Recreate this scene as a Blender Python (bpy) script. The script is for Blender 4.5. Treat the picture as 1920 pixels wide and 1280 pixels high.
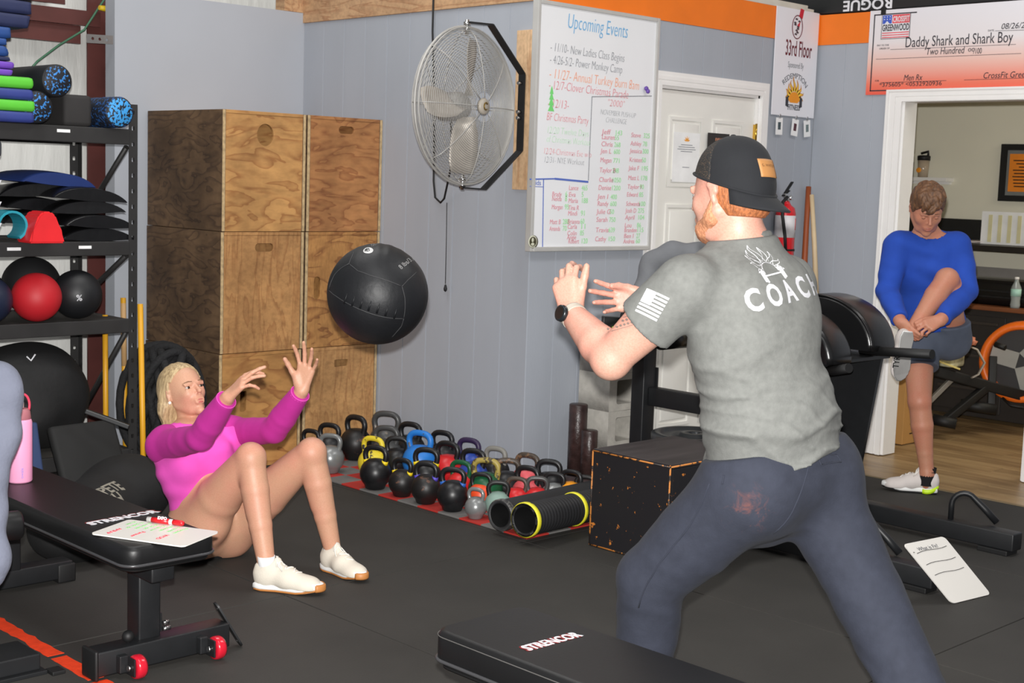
import bpy, bmesh, math, random
import numpy as np
from mathutils import Vector, Matrix, Euler, Quaternion, noise
from mathutils.bvhtree import BVHTree
for _o in list(bpy.data.objects): bpy.data.objects.remove(_o)
SC = bpy.context.scene
COL = SC.collection
PI = math.pi
random.seed(7)

# ---------------------------------------------------------------- camera, light, exposure
CAM_R = Vector(((0.718694, -0.694533, 0.033206))); CAM_U = Vector(((0.055765, 0.105176, 0.992889))); CAM_W = Vector(((0.693086, 0.711732, -0.114320)))
CAM_P = Vector((0, 0, 1.55))
cd = bpy.data.cameras.new('camera'); cam = bpy.data.objects.new('camera', cd); COL.objects.link(cam)
cd.sensor_fit = 'HORIZONTAL'; cd.sensor_width = 36.0; cd.lens = 2613.175 / 1920 * 36
cd.clip_start = 0.05; cd.clip_end = 60
m3 = Matrix((CAM_R, CAM_U, -CAM_W)).transposed()
cam.matrix_world = Matrix.Translation(CAM_P) @ m3.to_4x4()
SC.camera = cam
cd.dof.use_dof = True; cd.dof.focus_distance = 4.6; cd.dof.aperture_fstop = 9.0

wd = bpy.data.worlds.new('world'); SC.world = wd; wd.use_nodes = True
wd.node_tree.nodes['Background'].inputs[0].default_value = (0.95, 0.97, 1.0, 1)
wd.node_tree.nodes['Background'].inputs[1].default_value = 0.27

def area_light(name, loc, aim, sx, sy, power, col=(1, 1, 1)):
    l = bpy.data.lights.new(name, 'AREA'); l.shape = 'RECTANGLE'; l.size = sx; l.size_y = sy
    l.energy = power; l.color = col
    o = bpy.data.objects.new(name, l); COL.objects.link(o); o.location = loc
    o.rotation_euler = (Vector(aim) - Vector(loc)).to_track_quat('-Z', 'Y').to_euler()
    return o
# the camera's own flash, just above the lens
fl = bpy.data.lights.new('camera_flash', 'SPOT'); fl.energy = 1450; fl.shadow_soft_size = 0.022
fl.spot_size = math.radians(80); fl.spot_blend = 0.6; fl.color = (1.0, 0.985, 0.96)
flo = bpy.data.objects.new('camera_flash', fl); COL.objects.link(flo)
flo.matrix_world = Matrix.Translation(CAM_P + CAM_U * 0.095 + CAM_R * -0.01 + CAM_W * 0.02) @ m3.to_4x4()
# high-bay lights of the gym hall and the lamp of the office behind the doorway
area_light('hall_light', (1.5, 2.0, 4.2), (1.6, 2.0, 0), 3.0, 0.8, 60, (1, 0.99, 0.97))
area_light('hall_light', (3.2, 5.2, 4.2), (3.2, 5.1, 0), 2.4, 0.8, 46, (1, 0.99, 0.97))
area_light('hall_light', (5.4, 2.2, 4.2), (5.4, 2.3, 0), 2.4, 0.8, 50, (1, 0.99, 0.97))
area_light('office_light', (9.0, 2.6, 2.55), (9.0, 2.6, 0), 1.2, 1.2, 34, (1, 0.93, 0.78))
SC.view_settings.view_transform = 'Standard'; SC.view_settings.look = 'None'
SC.view_settings.gamma = 1.0; SC.view_settings.use_curve_mapping = False
SC.view_settings.exposure = 0.0
SC.cycles.max_bounces = 5; SC.cycles.diffuse_bounces = 3

# ---------------------------------------------------------------- helpers
def srgb(r, g, b):
    f = lambda c: (c / 255 / 12.92) if c / 255 <= 0.04045 else ((c / 255 + 0.055) / 1.055) ** 2.4
    return (f(r), f(g), f(b))
def NT(name):
    m = bpy.data.materials.new(name); m.use_nodes = True
    nt = m.node_tree; b = nt.nodes['Principled BSDF']
    return m, nt, b
def _n(nt, t, **kw):
    n = nt.nodes.new(t)
    for k, v in kw.items():
        if k in n.inputs: n.inputs[k].default_value = v
        else: setattr(n, k, v)
    return n
def coords(nt, scale=(1, 1, 1), rot=(0, 0, 0), src='Object'):
    tc = _n(nt, 'ShaderNodeTexCoord'); mp = _n(nt, 'ShaderNodeMapping')
    mp.inputs['Scale'].default_value = scale; mp.inputs['Rotation'].default_value = rot
    nt.links.new(tc.outputs[src], mp.inputs[0]); return mp.outputs[0]
def ramp(nt, inp, stops):
    r = _n(nt, 'ShaderNodeValToRGB'); e = r.color_ramp.elements
    while len(e) < len(stops): e.new(0.5)
    for k, (p, c) in enumerate(stops):
        e[k].position = p; e[k].color = (*c[:3], 1) if not isinstance(c, float) else (c, c, c, 1)
    nt.links.new(inp, r.inputs[0]); return r.outputs[0]
def bumped(nt, b, h, strength=0.3, dist=0.01):
    bp = _n(nt, 'ShaderNodeBump'); bp.inputs['Strength'].default_value = strength; bp.inputs['Distance'].default_value = dist
    nt.links.new(h, bp.inputs['Height']); nt.links.new(bp.outputs[0], b.inputs['Normal'])
MATS = {}
def M_(name, col, rough=0.6, metal=0.0, var=0.08, nscale=8, bump=0.0, bscale=60, spec=0.5, coat=0.0, sheen=0.0, trans=0.0, dist=0.004, stretch=(1, 1, 1)):
    """plain procedural material: base colour with soft noise mottling and optional fine relief"""
    if name in MATS: return MATS[name]
    m, nt, b = NT(name)
    no = _n(nt, 'ShaderNodeTexNoise', Scale=nscale, Detail=4.0)
    nt.links.new(coords(nt, stretch), no.inputs['Vector'])
    lo = tuple(c * (1 - var) for c in col); hi = tuple(min(1, c * (1 + var)) for c in col)
    nt.links.new(ramp(nt, no.outputs[0], [(0.3, lo), (0.7, hi)]), b.inputs['Base Color'])
    b.inputs['Roughness'].default_value = rough; b.inputs['Metallic'].default_value = metal
    b.inputs['Specular IOR Level'].default_value = spec; b.inputs['Coat Weight'].default_value = coat
    b.inputs['Sheen Weight'].default_value = sheen; b.inputs['Transmission Weight'].default_value = trans
    if bump:
        n2 = _n(nt, 'ShaderNodeTexNoise', Scale=bscale, Detail=5.0)
        nt.links.new(coords(nt, stretch), n2.inputs['Vector'])
        bumped(nt, b, n2.outputs[0], bump, dist)
    MATS[name] = m; return m
def chipped(name, base, under, thr=0.6, scale=9, rough=0.45, edge=0.03, third=None, zgrad=None):
    """paint worn through to another colour in patches"""
    if name in MATS: return MATS[name]
    m, nt, b = NT(name)
    no = _n(nt, 'ShaderNodeTexNoise', Scale=scale, Detail=8.0, Roughness=0.65)
    nt.links.new(coords(nt), no.inputs['Vector'])
    mask = ramp(nt, no.outputs[0], [(thr, 0.0), (thr + edge, 1.0)])
    mx = _n(nt, 'ShaderNodeMix', data_type='RGBA')
    mx.inputs[6].default_value = (*base, 1); mx.inputs[7].default_value = (*under, 1)
    nt.links.new(mask, mx.inputs[0]); nt.links.new(mx.outputs[2], b.inputs['Base Color'])
    b.inputs['Roughness'].default_value = rough
    bumped(nt, b, mask, 0.2, 0.003)
    MATS[name] = m; return m
def emis(name, col, s):
    m, nt, b = NT(name); b.inputs['Emission Color'].default_value = (*col, 1); b.inputs['Emission Strength'].default_value = s
    b.inputs['Base Color'].default_value = (*col, 1); return m
def wood(name, light, dark, scale=3.0, rings=9, rot=(0, 0, 0), stretch=(1, 1, 4), rough=0.55, dist=3.0, grime=0.0):
    """rotary-cut plywood: contour bands of a stretched noise field plus fine fibre and smudges"""
    if name in MATS: return MATS[name]
    m, nt, b = NT(name)
    v = coords(nt, stretch, rot)
    n1 = _n(nt, 'ShaderNodeTexNoise', Scale=scale, Detail=3.5, Roughness=0.5, Distortion=0.5)
    nt.links.new(v, n1.inputs['Vector'])
    mu = _n(nt, 'ShaderNodeMath', operation='MULTIPLY'); mu.inputs[1].default_value = rings; nt.links.new(n1.outputs[0], mu.inputs[0])
    fr = _n(nt, 'ShaderNodeMath', operation='FRACT'); nt.links.new(mu.outputs[0], fr.inputs[0])
    c1 = ramp(nt, fr.outputs[0], [(0.0, light), (0.5, light), (0.80, tuple(.55 * l + .45 * d for l, d in zip(light, dark))), (0.93, tuple(.25 * l + .75 * d for l, d in zip(light, dark))), (1.0, light)])
    n2 = _n(nt, 'ShaderNodeTexNoise', Scale=40, Detail=6.0); nt.links.new(coords(nt, tuple(s * (0.25 if s > 1 else 2) for s in stretch), rot), n2.inputs['Vector'])
    mx = _n(nt, 'ShaderNodeMix', data_type='RGBA', blend_type='MULTIPLY'); mx.inputs[0].default_value = 0.6
    nt.links.new(c1, mx.inputs[6]); nt.links.new(ramp(nt, n2.outputs[0], [(0.3, (0.62, 0.6, 0.58)), (0.6, (1, 1, 1))]), mx.inputs[7])
    n3 = _n(nt, 'ShaderNodeTexNoise', Scale=2.6, Detail=5.0, Roughness=0.6); nt.links.new(coords(nt), n3.inputs['Vector'])
    mx2 = _n(nt, 'ShaderNodeMix', data_type='RGBA', blend_type='MULTIPLY'); mx2.inputs[0].default_value = 0.35 + grime
    nt.links.new(mx.outputs[2], mx2.inputs[6]); nt.links.new(ramp(nt, n3.outputs[0], [(0.35, (0.35, 0.32, 0.3)), (0.62, (1, 1, 1))]), mx2.inputs[7])
    nt.links.new(mx2.outputs[2], b.inputs['Base Color']); b.inputs['Roughness'].default_value = rough
    bumped(nt, b, n2.outputs[0], 0.12, 0.002)
    MATS[name] = m; return m

class MB:
    """collects shapes in one bmesh"""
    def __init__(s): s.bm = bmesh.new(); s.M = Matrix()
    def _add(s, verts, faces, smooth=False, mi=0):
        vs = [s.bm.verts.new(s.M @ Vector(v)) for v in verts]
        for f in faces:
            try:
                fa = s.bm.faces.new([vs[i] for i in f]); fa.smooth = smooth; fa.material_index = mi
            except ValueError: pass
        return vs
    def box(s, c, d, bev=0.0, rot=None, seg=2, mi=0, taper=None):
        b2 = bmesh.new(); bmesh.ops.create_cube(b2, size=1.0)
        for v in b2.verts:
            if taper and v.co.z > 0: v.co.x *= taper[0]; v.co.y *= taper[1]
            v.co = Vector((v.co.x * d[0], v.co.y * d[1], v.co.z * d[2]))
        if bev > 0: bmesh.ops.bevel(b2, geom=list(b2.edges), offset=min(bev, min(d) * .49), segments=seg, profile=0.6, affect='EDGES')
        R = Matrix.Translation(Vector(c)) @ ((rot.to_4x4() if rot else Matrix()))
        b2.verts.index_update()
        s._add([R @ v.co for v in b2.verts], [[v.index for v in f.verts] for f in b2.faces], bev > 0.004, mi)
        b2.free(); return s
    def b(s, x0, x1, y0, y1, z0, z1, bev=0.0, mi=0):
        return s.box(((x0 + x1) / 2, (y0 + y1) / 2, (z0 + z1) / 2), (abs(x1 - x0), abs(y1 - y0), abs(z1 - z0)), bev, mi=mi)
    def beam(s, a, b, w, h, bev=0.0, up=(0, 0, 1)):
        a = Vector(a); b = Vector(b); d = (b - a); L = d.length; d.normalize(); up = Vector(up)
        if abs(d.dot(up)) > .98: up = Vector((0, 1, 0)) if abs(d.y) < .9 else Vector((1, 0, 0))
        x = up.cross(d).normalized(); z = d.cross(x)
        R = Matrix((x, d, z)).transposed()
        return s.box((a + b) / 2, (w, L, h), bev, rot=R)
    def rings(s, rings, closed=False, cap=True, smooth=True, mi=0):
        n = len(rings[0]); V = [p for r in rings for p in r]; F = []
        m = len(rings)
        for i in range(m if closed else m - 1):
            j = (i + 1) % m
            for k in range(n):
                l = (k + 1) % n; F.append((i * n + k, i * n + l, j * n + l, j * n + k))
        vs = s._add(V, F, smooth, mi)
        if cap and not closed:
            for idx, rev in ((range(n), True), (range((m - 1) * n, m * n), False)):
                q = [vs[i] for i in idx]
                if rev: q.reverse()
                try: f = s.bm.faces.new(q); f.material_index = mi
                except ValueError: pass
        return s
    def tube(s, pts, r, n=10, closed=False, cap=True, flat=1.0, mi=0, up=None):
        pts = [Vector(p) for p in pts]; m = len(pts)
        rs = r if isinstance(r, (list, tuple)) else [r] * m
        rr = []; prev = None
        for i in range(m):
            if closed: t = pts[(i + 1) % m] - pts[i - 1]
            else: t = pts[min(i + 1, m - 1)] - pts[max(i - 1, 0)]
            if t.length < 1e-9: t = Vector((0, 0, 1))
            t.normalize()
            if prev is None:
                a = Vector(up) if up is not None else (Vector((0, 0, 1)) if abs(t.z) < .9 else Vector((1, 0, 0)))
                x = a.cross(t).normalized()
            else:
                x = prev - t * prev.dot(t); x = x.normalized() if x.length > 1e-6 else t.orthogonal().normalized()
            prev = x; y = t.cross(x)
            rr.append([pts[i] + (x * math.cos(2 * PI * k / n) + y * math.sin(2 * PI * k / n) * flat) * rs[i] for k in range(n)])
        return s.rings(rr, closed, cap, True, mi)
    def cyl(s, a, b, r0, r1=None, n=20, mi=0, smooth=True):
        a = Vector(a); b = Vector(b); r1 = r0 if r1 is None else r1
        d = (b - a).normalized(); x = d.orthogonal().normalized(); y = d.cross(x)
        ring = lambda c, r: [c + (x * math.cos(2 * PI * k / n) + y * math.sin(2 * PI * k / n)) * r for k in range(n)]
        return s.rings([ring(a, r0), ring(b, r1)], smooth=smooth, mi=mi)
    def lathe(s, prof, c=(0, 0, 0), axis=(0, 0, 1), n=24, mi=0, cap=True):
        d = Vector(axis).normalized(); x = d.orthogonal().normalized(); y = d.cross(x); c = Vector(c)
        return s.rings([[c + d * z + (x * math.cos(2 * PI * k / n) + y * math.sin(2 * PI * k / n)) * max(r, 1e-5) for k in range(n)] for r, z in prof], cap=cap, mi=mi)
    def ell(s, c, r, n=20, m=12, rot=None, mi=0, jit=0.0, f=None):
        c = Vector(c); r = (r, r, r) if isinstance(r, (int, float)) else r; R = rot or Matrix.Identity(3)
        rr = []
        for i in range(m + 1):
            th = PI * i / m; ring = []
            for k in range(n):
                ph = 2 * PI * k / n
                u = Vector((math.sin(th) * math.cos(ph), math.sin(th) * math.sin(ph), -math.cos(th)))
                g = 1.0
                if jit: g += jit * noise.noise(u * 2.3 + c * 3)
                if f: g *= f(u)
                ring.append(c + R @ Vector((u.x * r[0] * g, u.y * r[1] * g, u.z * r[2] * g)))
            rr.append(ring)
        return s.rings(rr, cap=False, mi=mi)
    def prism(s, poly, h, M=None, mi=0, smooth=False):
        """poly (x,y) extruded from z=0 to h in frame M"""
        M = M or Matrix(); n = len(poly)
        V = [M @ Vector((x, y, 0)) for x, y in poly] + [M @ Vector((x, y, h)) for x, y in poly]
        F = [tuple(range(n))[::-1], tuple(range(n, 2 * n))] + [(i, (i + 1) % n, (i + 1) % n + n, i + n) for i in range(n)]
        s._add(V, F, smooth, mi); return s
    def mesh(s, name):
        bmesh.ops.recalc_face_normals(s.bm, faces=s.bm.faces)
        me = bpy.data.meshes.new(name); s.bm.to_mesh(me); s.bm.free(); return me

def wmat(o):
    m = o.matrix_basis.copy()
    return wmat(o.parent) @ m if o.parent else m
def obj(name, mb, mat, parent=None, local=False, origin=None, **props):
    """links a shape as one mesh object; world-space verts are taken into the parent's frame"""
    me = mb.mesh(name) if isinstance(mb, MB) else mb
    me.name = name
    for m in (mat if isinstance(mat, (list, tuple)) else [mat]): me.materials.append(m)
    o = bpy.data.objects.new(name, me); COL.objects.link(o)
    if parent is not None:
        o.parent = parent
        if not local: me.transform(wmat(parent).inverted())
    elif not local:
        if origin is None and len(me.vertices):
            co = np.empty(len(me.vertices) * 3); me.vertices.foreach_get('co', co); co = co.reshape(-1, 3)
            mn, mx = co.min(0), co.max(0); origin = ((mn[0] + mx[0]) / 2, (mn[1] + mx[1]) / 2, mn[2])
        me.transform(Matrix.Translation(-Vector(origin))); o.location = origin
    for k, v in props.items():
        o[{'cat': 'category'}.get(k, k)] = v
    return o
def thing(name, label, cat, loc=(0, 0, 0), rotz=0.0, group=None, rot=None):
    o = bpy.data.objects.new(name, None); COL.objects.link(o); o.empty_display_size = .05
    o.location = loc; o.rotation_euler = rot if rot else (0, 0, rotz)
    o['label'] = label; o['category'] = cat
    if group: o['group'] = group
    return o
def kids(o): return [c for c in bpy.data.objects if c.parent == o]
def dup(root, loc, rotz=0.0, label=None, rot=None, scale=None):
    def cp(o, par):
        c = o.copy(); COL.objects.link(c); c.parent = par
        for ch in kids_map.get(o, []): cp(ch, c)
        return c
    kids_map = {}
    def walk(o):
        ks = kids(o); kids_map[o] = ks
        for k in ks: walk(k)
    walk(root)
    r = cp(root, None); r.location = loc; r.rotation_euler = rot if rot else (0, 0, rotz)
    if scale: r.scale = scale if isinstance(scale, (tuple, list)) else (scale,) * 3
    if label: r['label'] = label
    return r
def plate(outer, holes, th, M=None, bev=0.0):
    """flat plate with real holes: a filled 2D curve turned into a mesh"""
    cu = bpy.data.curves.new('p', 'CURVE'); cu.dimensions = '2D'; cu.fill_mode = 'BOTH'; cu.extrude = th / 2; cu.bevel_depth = bev
    for loop in [outer] + list(holes):
        sp = cu.splines.new('POLY'); sp.points.add(len(loop) - 1)
        for p, (x, y) in zip(sp.points, loop): p.co = (x, y, 0, 1)
        sp.use_cyclic_u = True
    o = bpy.data.objects.new('p', cu); me = bpy.data.meshes.new_from_object(o)
    bpy.data.objects.remove(o); bpy.data.curves.remove(cu)
    if M: me.transform(M)
    return me
def joinmesh(mb, me, mi=0):
    vs = [mb.bm.verts.new(v.co) for v in me.vertices]
    for p in me.polygons:
        try: f = mb.bm.faces.new([vs[i] for i in p.vertices]); f.material_index = mi; f.smooth = p.use_smooth
        except ValueError: pass
def rrect(cx, cy, w, h, r, n=5):
    P = []
    for sx, sy, a0 in ((1, 1, 0), (-1, 1, 90), (-1, -1, 180), (1, -1, 270)):
        for k in range(n + 1):
            a = math.radians(a0 + 90 * k / n)
            P.append((cx + sx * (w / 2 - r) + r * math.cos(a), cy + sy * (h / 2 - r) + r * math.sin(a)))
    return P
def circ(cx, cy, rx, ry=None, n=24):
    ry = ry or rx; return [(cx + rx * math.cos(2 * PI * k / n), cy + ry * math.sin(2 * PI * k / n)) for k in range(n)]
def frame(o, x, y):
    """4x4 matrix with origin o, x axis and y axis (text runs along x, stands along y)"""
    x = Vector(x).normalized(); y = Vector(y); y = (y - x * y.dot(x)).normalized(); z = x.cross(y)
    m = Matrix((x, y, z)).transposed().to_4x4(); m.translation = Vector(o); return m
def textmesh(txt, size, M=None, align='LEFT', width=None, th=0.0006, bold=0.0, shear=0.0, sub=0, warp=None, res=3):
    cu = bpy.data.curves.new('t', 'FONT'); cu.body = txt; cu.size = size; cu.align_x = align; cu.extrude = th / 2
    cu.offset = bold; cu.shear = shear; cu.resolution_u = res
    o = bpy.data.objects.new('t', cu); me = bpy.data.meshes.new_from_object(o)
    bpy.data.objects.remove(o); bpy.data.curves.remove(cu)
    if width and len(me.vertices):
        xs = [v.co.x for v in me.vertices]; w = max(xs) - min(xs)
        me.transform(Matrix.Diagonal((width / w, 1, 1, 1)))
    if sub:
        b = bmesh.new(); b.from_mesh(me); bmesh.ops.subdivide_edges(b, edges=[e for e in b.edges if e.calc_length() > sub], cuts=2, use_grid_fill=False)
        bmesh.ops.triangulate(b, faces=b.faces)
        bmesh.ops.subdivide_edges(b, edges=[e for e in b.edges if e.calc_length() > sub], cuts=1)
        bmesh.ops.triangulate(b, faces=b.faces); b.to_mesh(me); b.free()
    if warp:
        for v in me.vertices: v.co = warp(v.co)
    if M: me.transform(M)
    return me
def lettering(parent, name, mat, items):
    """several strings joined into one flat print; items = (txt,size,M,kw)"""
    mb = MB()
    for txt, size, M, kw in items: joinmesh(mb, textmesh(txt, size, M, **kw))
    return obj(name, mb, mat, parent, kind='stuff')
def drape(me, bvh, direction, off=0.0015, maxd=1.0):
    """lay a flat print onto a curved surface along direction"""
    d = Vector(direction).normalized(); bad = []
    for v in me.vertices:
        h = bvh.ray_cast(v.co - d * 0.25, d, maxd)
        if h[0] is not None: v.co = h[0] - d * off
        else: bad.append(v.index)
    if bad:
        b = bmesh.new(); b.from_mesh(me); b.verts.ensure_lookup_table()
        bmesh.ops.delete(b, geom=[b.verts[i] for i in bad], context='VERTS'); b.to_mesh(me); b.free()
    return me

# ---------------------------------------------------------------- bodies: smooth-blended distance fields turned into one mesh
import openvdb as vdb
def V3(*p): return np.array(p, dtype=np.float32)
class Body:
    def __init__(s): s.P = []
    def cap(s, a, b, ra, rb=None, k=0.02, side=None, fl=1.0, sub=False):
        """tapered limb from a to b; side + fl: flatten the section across `side`"""
        s.P.append(('c', np.array(a, float), np.array(b, float), ra, ra if rb is None else rb, k, None if side is None else np.array(side, float), fl, sub)); return s
    def ell(s, c, r, R=None, k=0.02, sub=False):
        r = (r, r, r) if isinstance(r, (int, float)) else r
        s.P.append(('e', np.array(c, float), np.array(r, float), None if R is None else np.array(R, float), 0, k, None, 1, sub)); return s
    def chain(s, pts, rs, k=0.02):
        for i in range(len(pts) - 1): s.cap(pts[i], pts[i + 1], rs[i], rs[i + 1], k)
        return s
    def bounds(s, pad):
        lo = np.full(3, 1e9); hi = -lo
        for p in s.P:
            if p[8]: continue
            if p[0] == 'c':
                r = max(p[3], p[4]) * max(1, p[7])
                lo = np.minimum(lo, np.minimum(p[1], p[2]) - r); hi = np.maximum(hi, np.maximum(p[1], p[2]) + r)
            else:
                r = p[2].max(); lo = np.minimum(lo, p[1] - r); hi = np.maximum(hi, p[1] + r)
        return lo - pad, hi + pad
    def mesh(s, vs=0.005, grow=0.0, clips=(), noisef=None, name='body', lohi=None):
        """clips: (point, normal[, round]) keeps the side the normal points away from"""
        lo, hi = lohi or s.bounds(0.02 + abs(grow))
        n = np.ceil((hi - lo) / vs).astype(int) + 1
        F = np.full(n, 0.08, np.float32)
        for p in s.P:
            k = p[5]; pad = max(k, 4 * vs) + grow + 0.012
            if p[0] == 'c':
                r = max(p[3], p[4]) * max(1, p[7]); a0 = np.minimum(p[1], p[2]) - r - pad; a1 = np.maximum(p[1], p[2]) + r + pad
            else: r = p[2].max(); a0 = p[1] - r - pad; a1 = p[1] + r + pad
            i0 = np.clip(((a0 - lo) / vs).astype(int), 0, n); i1 = np.clip(((a1 - lo) / vs).astype(int) + 2, 0, n)
            if (i1 <= i0).any(): continue
            g = [(lo[d] + vs * np.arange(i0[d], i1[d])).astype(np.float32) for d in range(3)]
            X, Y, Z = g[0][:, None, None], g[1][None, :, None], g[2][None, None, :]
            if p[0] == 'c':
                a, b, ra, rb, side, fl = p[1], p[2], p[3], p[4], p[6], p[7]
                ba = b - a; L2 = float(ba @ ba) + 1e-12
                dx, dy, dz = X - a[0], Y - a[1], Z - a[2]
                t = np.clip((dx * ba[0] + dy * ba[1] + dz * ba[2]) / L2, 0, 1)
                qx, qy, qz = dx - t * ba[0], dy - t * ba[1], dz - t * ba[2]
                if side is not None:
                    sd = side - ba * (side @ ba) / L2; sd = sd / (np.linalg.norm(sd) + 1e-9)
                    c = qx * sd[0] + qy * sd[1] + qz * sd[2]; m = (1 / fl - 1)
                    qx, qy, qz = qx + sd[0] * c * m, qy + sd[1] * c * m, qz + sd[2] * c * m
                d = np.sqrt(qx * qx + qy * qy + qz * qz) - (ra + (rb - ra) * t)
                if side is not None and fl < 1: d = d * (0.5 + 0.5 * fl)
            else:
                c, r, R = p[1], p[2], p[3]
                dx, dy, dz = X - c[0], Y - c[1], Z - c[2]
                if R is not None:
                    dx, dy, dz = (dx * R[0][0] + dy * R[1][0] + dz * R[2][0], dx * R[0][1] + dy * R[1][1] + dz * R[2][1], dx * R[0][2] + dy * R[1][2] + dz * R[2][2])
                k0 = np.sqrt((dx / r[0]) ** 2 + (dy / r[1]) ** 2 + (dz / r[2]) ** 2)
                k1 = np.sqrt((dx / r[0] ** 2) ** 2 + (dy / r[1] ** 2) ** 2 + (dz / r[2] ** 2) ** 2) + 1e-6
                d = k0 * (k0 - 1) / k1
            sl = tuple(slice(i0[q], i1[q]) for q in range(3)); f = F[sl]
            if p[8]:
                h = np.maximum(k - np.abs(f + d), 0) / k; F[sl] = np.maximum(f, -d) + h * h * k / 4
            else:
                h = np.maximum(k - np.abs(f - d), 0) / k; F[sl] = np.minimum(f, d) - h * h * k / 4
        F -= grow
        g = [(lo[d] + vs * np.arange(n[d])).astype(np.float32) for d in range(3)]
        if noisef is not None: F += noisef(g[0][:, None, None], g[1][None, :, None], g[2][None, None, :])
        for cl in clips:
            c = np.array(cl[0], float); nn = np.array(cl[1], float); nn /= np.linalg.norm(nn)
            pl = (g[0][:, None, None] - c[0]) * nn[0] + (g[1][None, :, None] - c[1]) * nn[1] + (g[2][None, None, :] - c[2]) * nn[2]
            if len(cl) > 2 and cl[2] is not None:   # only inside a ball of that radius
                ball = np.sqrt((g[0][:, None, None] - c[0]) ** 2 + (g[1][None, :, None] - c[1]) ** 2 + (g[2][None, None, :] - c[2]) ** 2) - cl[2]
                pl = np.minimum(pl, -ball)
            F = np.maximum(F, pl.astype(np.float32))
        F[0], F[-1] = 0.05, 0.05; F[:, 0], F[:, -1] = 0.05, 0.05; F[:, :, 0], F[:, :, -1] = 0.05, 0.05
        F = np.clip(F, -4 * vs, 4 * vs)
        gr = vdb.FloatGrid(4 * vs); gr.copyFromArray(F)
        pts, tri, quad = gr.convertToPolygons(0.0, 0.0) if False else (lambda r: r if len(r) == 3 else (r[0], [], r[1]))(gr.convertToPolygons())
        pts = np.asarray(pts) * vs + lo
        q = np.asarray(quad).reshape(-1, 4)
        me = bpy.data.meshes.new(name)
        me.vertices.add(len(pts)); me.vertices.foreach_set('co', pts.astype(np.float32).ravel())
        me.loops.add(q.size); me.loops.foreach_set('vertex_index', q.astype(np.int32).ravel())
        me.polygons.add(len(q)); me.polygons.foreach_set('loop_start', np.arange(0, q.size, 4, dtype=np.int32))
        me.update(calc_edges=True)
        # outward orientation
        v = pts[q[:, 0]]; nrm = np.cross(pts[q[:, 1]] - v, pts[q[:, 2]] - v)
        vol = (v * nrm).sum()
        if vol < 0: me.flip_normals()
        me.polygons.foreach_set('use_smooth', np.ones(len(q), bool)); me.update()
        return me
def lerp(a, b, t): return tuple(np.array(a, float) * (1 - t) + np.array(b, float) * t)
def unit(v): v = np.array(v, float); return v / np.linalg.norm(v)
def hand(B, wrist, F, N, T, s=1.0, curl=(20, 20, 20, 20), thumb=(35, 20), spread=6, k=0.006, tcurl=None, rp=1.0):
    """palm + five fingers. F: forearm-to-knuckles, N: the way the palm faces, T: thumb side"""
    F = unit(F); N = unit(np.array(N, float) - F * np.dot(N, F)); T0 = np.cross(F, N)
    T = T0 if np.dot(T0, T) > 0 else -T0
    w = np.array(wrist, float); tips = []
    kn = []
    for i, (off, ln) in enumerate(((0.027, 0.088), (0.009, 0.092), (-0.010, 0.087), (-0.028, 0.078))):
        kn.append(w + (F * ln + T * off) * s)
    for i, off in enumerate((0.019, 0.006, -0.007, -0.019)):
        B.cap(w + T * off * 0.75 * s + F * 0.005 * s, kn[i], 0.0150 * s * rp, 0.0115 * s * rp, k=0.012)
    B.cap(w + (F * 0.02 + T * 0.02 + N * 0.008) * s, w + (F * 0.045 + T * 0.032 + N * 0.012) * s, 0.017 * s * rp, 0.013 * s * rp, k=0.015)  # ball of the thumb
    lens = ((0.042, 0.026, 0.021), (0.047, 0.030, 0.022), (0.044, 0.028, 0.021), (0.035, 0.021, 0.018))
    rad = (0.0088, 0.0090, 0.0085, 0.0076)
    for i in range(4):
        sp = math.radians(spread * (1.5 - i)); d0 = unit(F * math.cos(sp) + T * math.sin(sp)); p = kn[i]; a = 0
        for j, L in enumerate(lens[i]):
            a += math.radians(curl[i] * (0.8, 1.1, 0.7)[j])
            d = d0 * math.cos(a) + N * math.sin(a); q = p + d * L * s
            r0 = rad[i] * s * rp * (1 - 0.07 * j); B.cap(p, q, r0, r0 * 0.93, k=k * 0.6); p = q
        tips.append((p, d, d0 * -math.sin(a) + N * math.cos(a)))
    p = w + (F * 0.028 + T * 0.026 + N * 0.008) * s
    a0, c0 = math.radians(thumb[0]), math.radians(thumb[1])
    for j, L in enumerate((0.040, 0.032, 0.026)):
        a = a0 - j * c0 * 0.4
        d = unit(F * math.cos(a) + T * math.sin(a) + N * 0.25 * (j if tcurl is None else tcurl)); q = p + d * L * s
        B.cap(p, q, (0.0125, 0.0108, 0.0098)[j] * s * rp, (0.011, 0.0098, 0.0085)[j] * s * rp, k=k); p = q
    tips.append((p, d, N))
    return tips

# ---------------------------------------------------------------- room
XR, YW, XF, YL = 7.32, 4.936, 4.908, 6.878
m_wall = M_('wall_paint', srgb(163, 168, 177), 0.55, var=0.05, nscale=3, bump=0.15, bscale=90, stretch=(1, 1, 0.25))
m_wall2 = M_('wall_paint_left', srgb(170, 174, 182), 0.6, var=0.03, nscale=2)
m_orange = M_('orange_paint', srgb(240, 120, 22), 0.5, var=0.05, nscale=5, bump=0.1)
m_trim = M_('white_trim', srgb(236, 234, 232), 0.4, var=0.02)
m_white = M_('door_white', srgb(232, 230, 224), 0.4, var=0.02)
m_insul = M_('insulation_white', srgb(222, 222, 218), 0.5, var=0.04, nscale=4, bump=0.5, bscale=7, dist=0.02, stretch=(3, 1, .6))
m_steel = M_('red_primer_steel', srgb(84, 42, 38), 0.5, var=0.2, nscale=6)
m_pine = wood('pine_board', srgb(205, 165, 125), srgb(170, 120, 84), scale=2, rings=6, stretch=(6, .6, 6), rough=.6)
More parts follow.
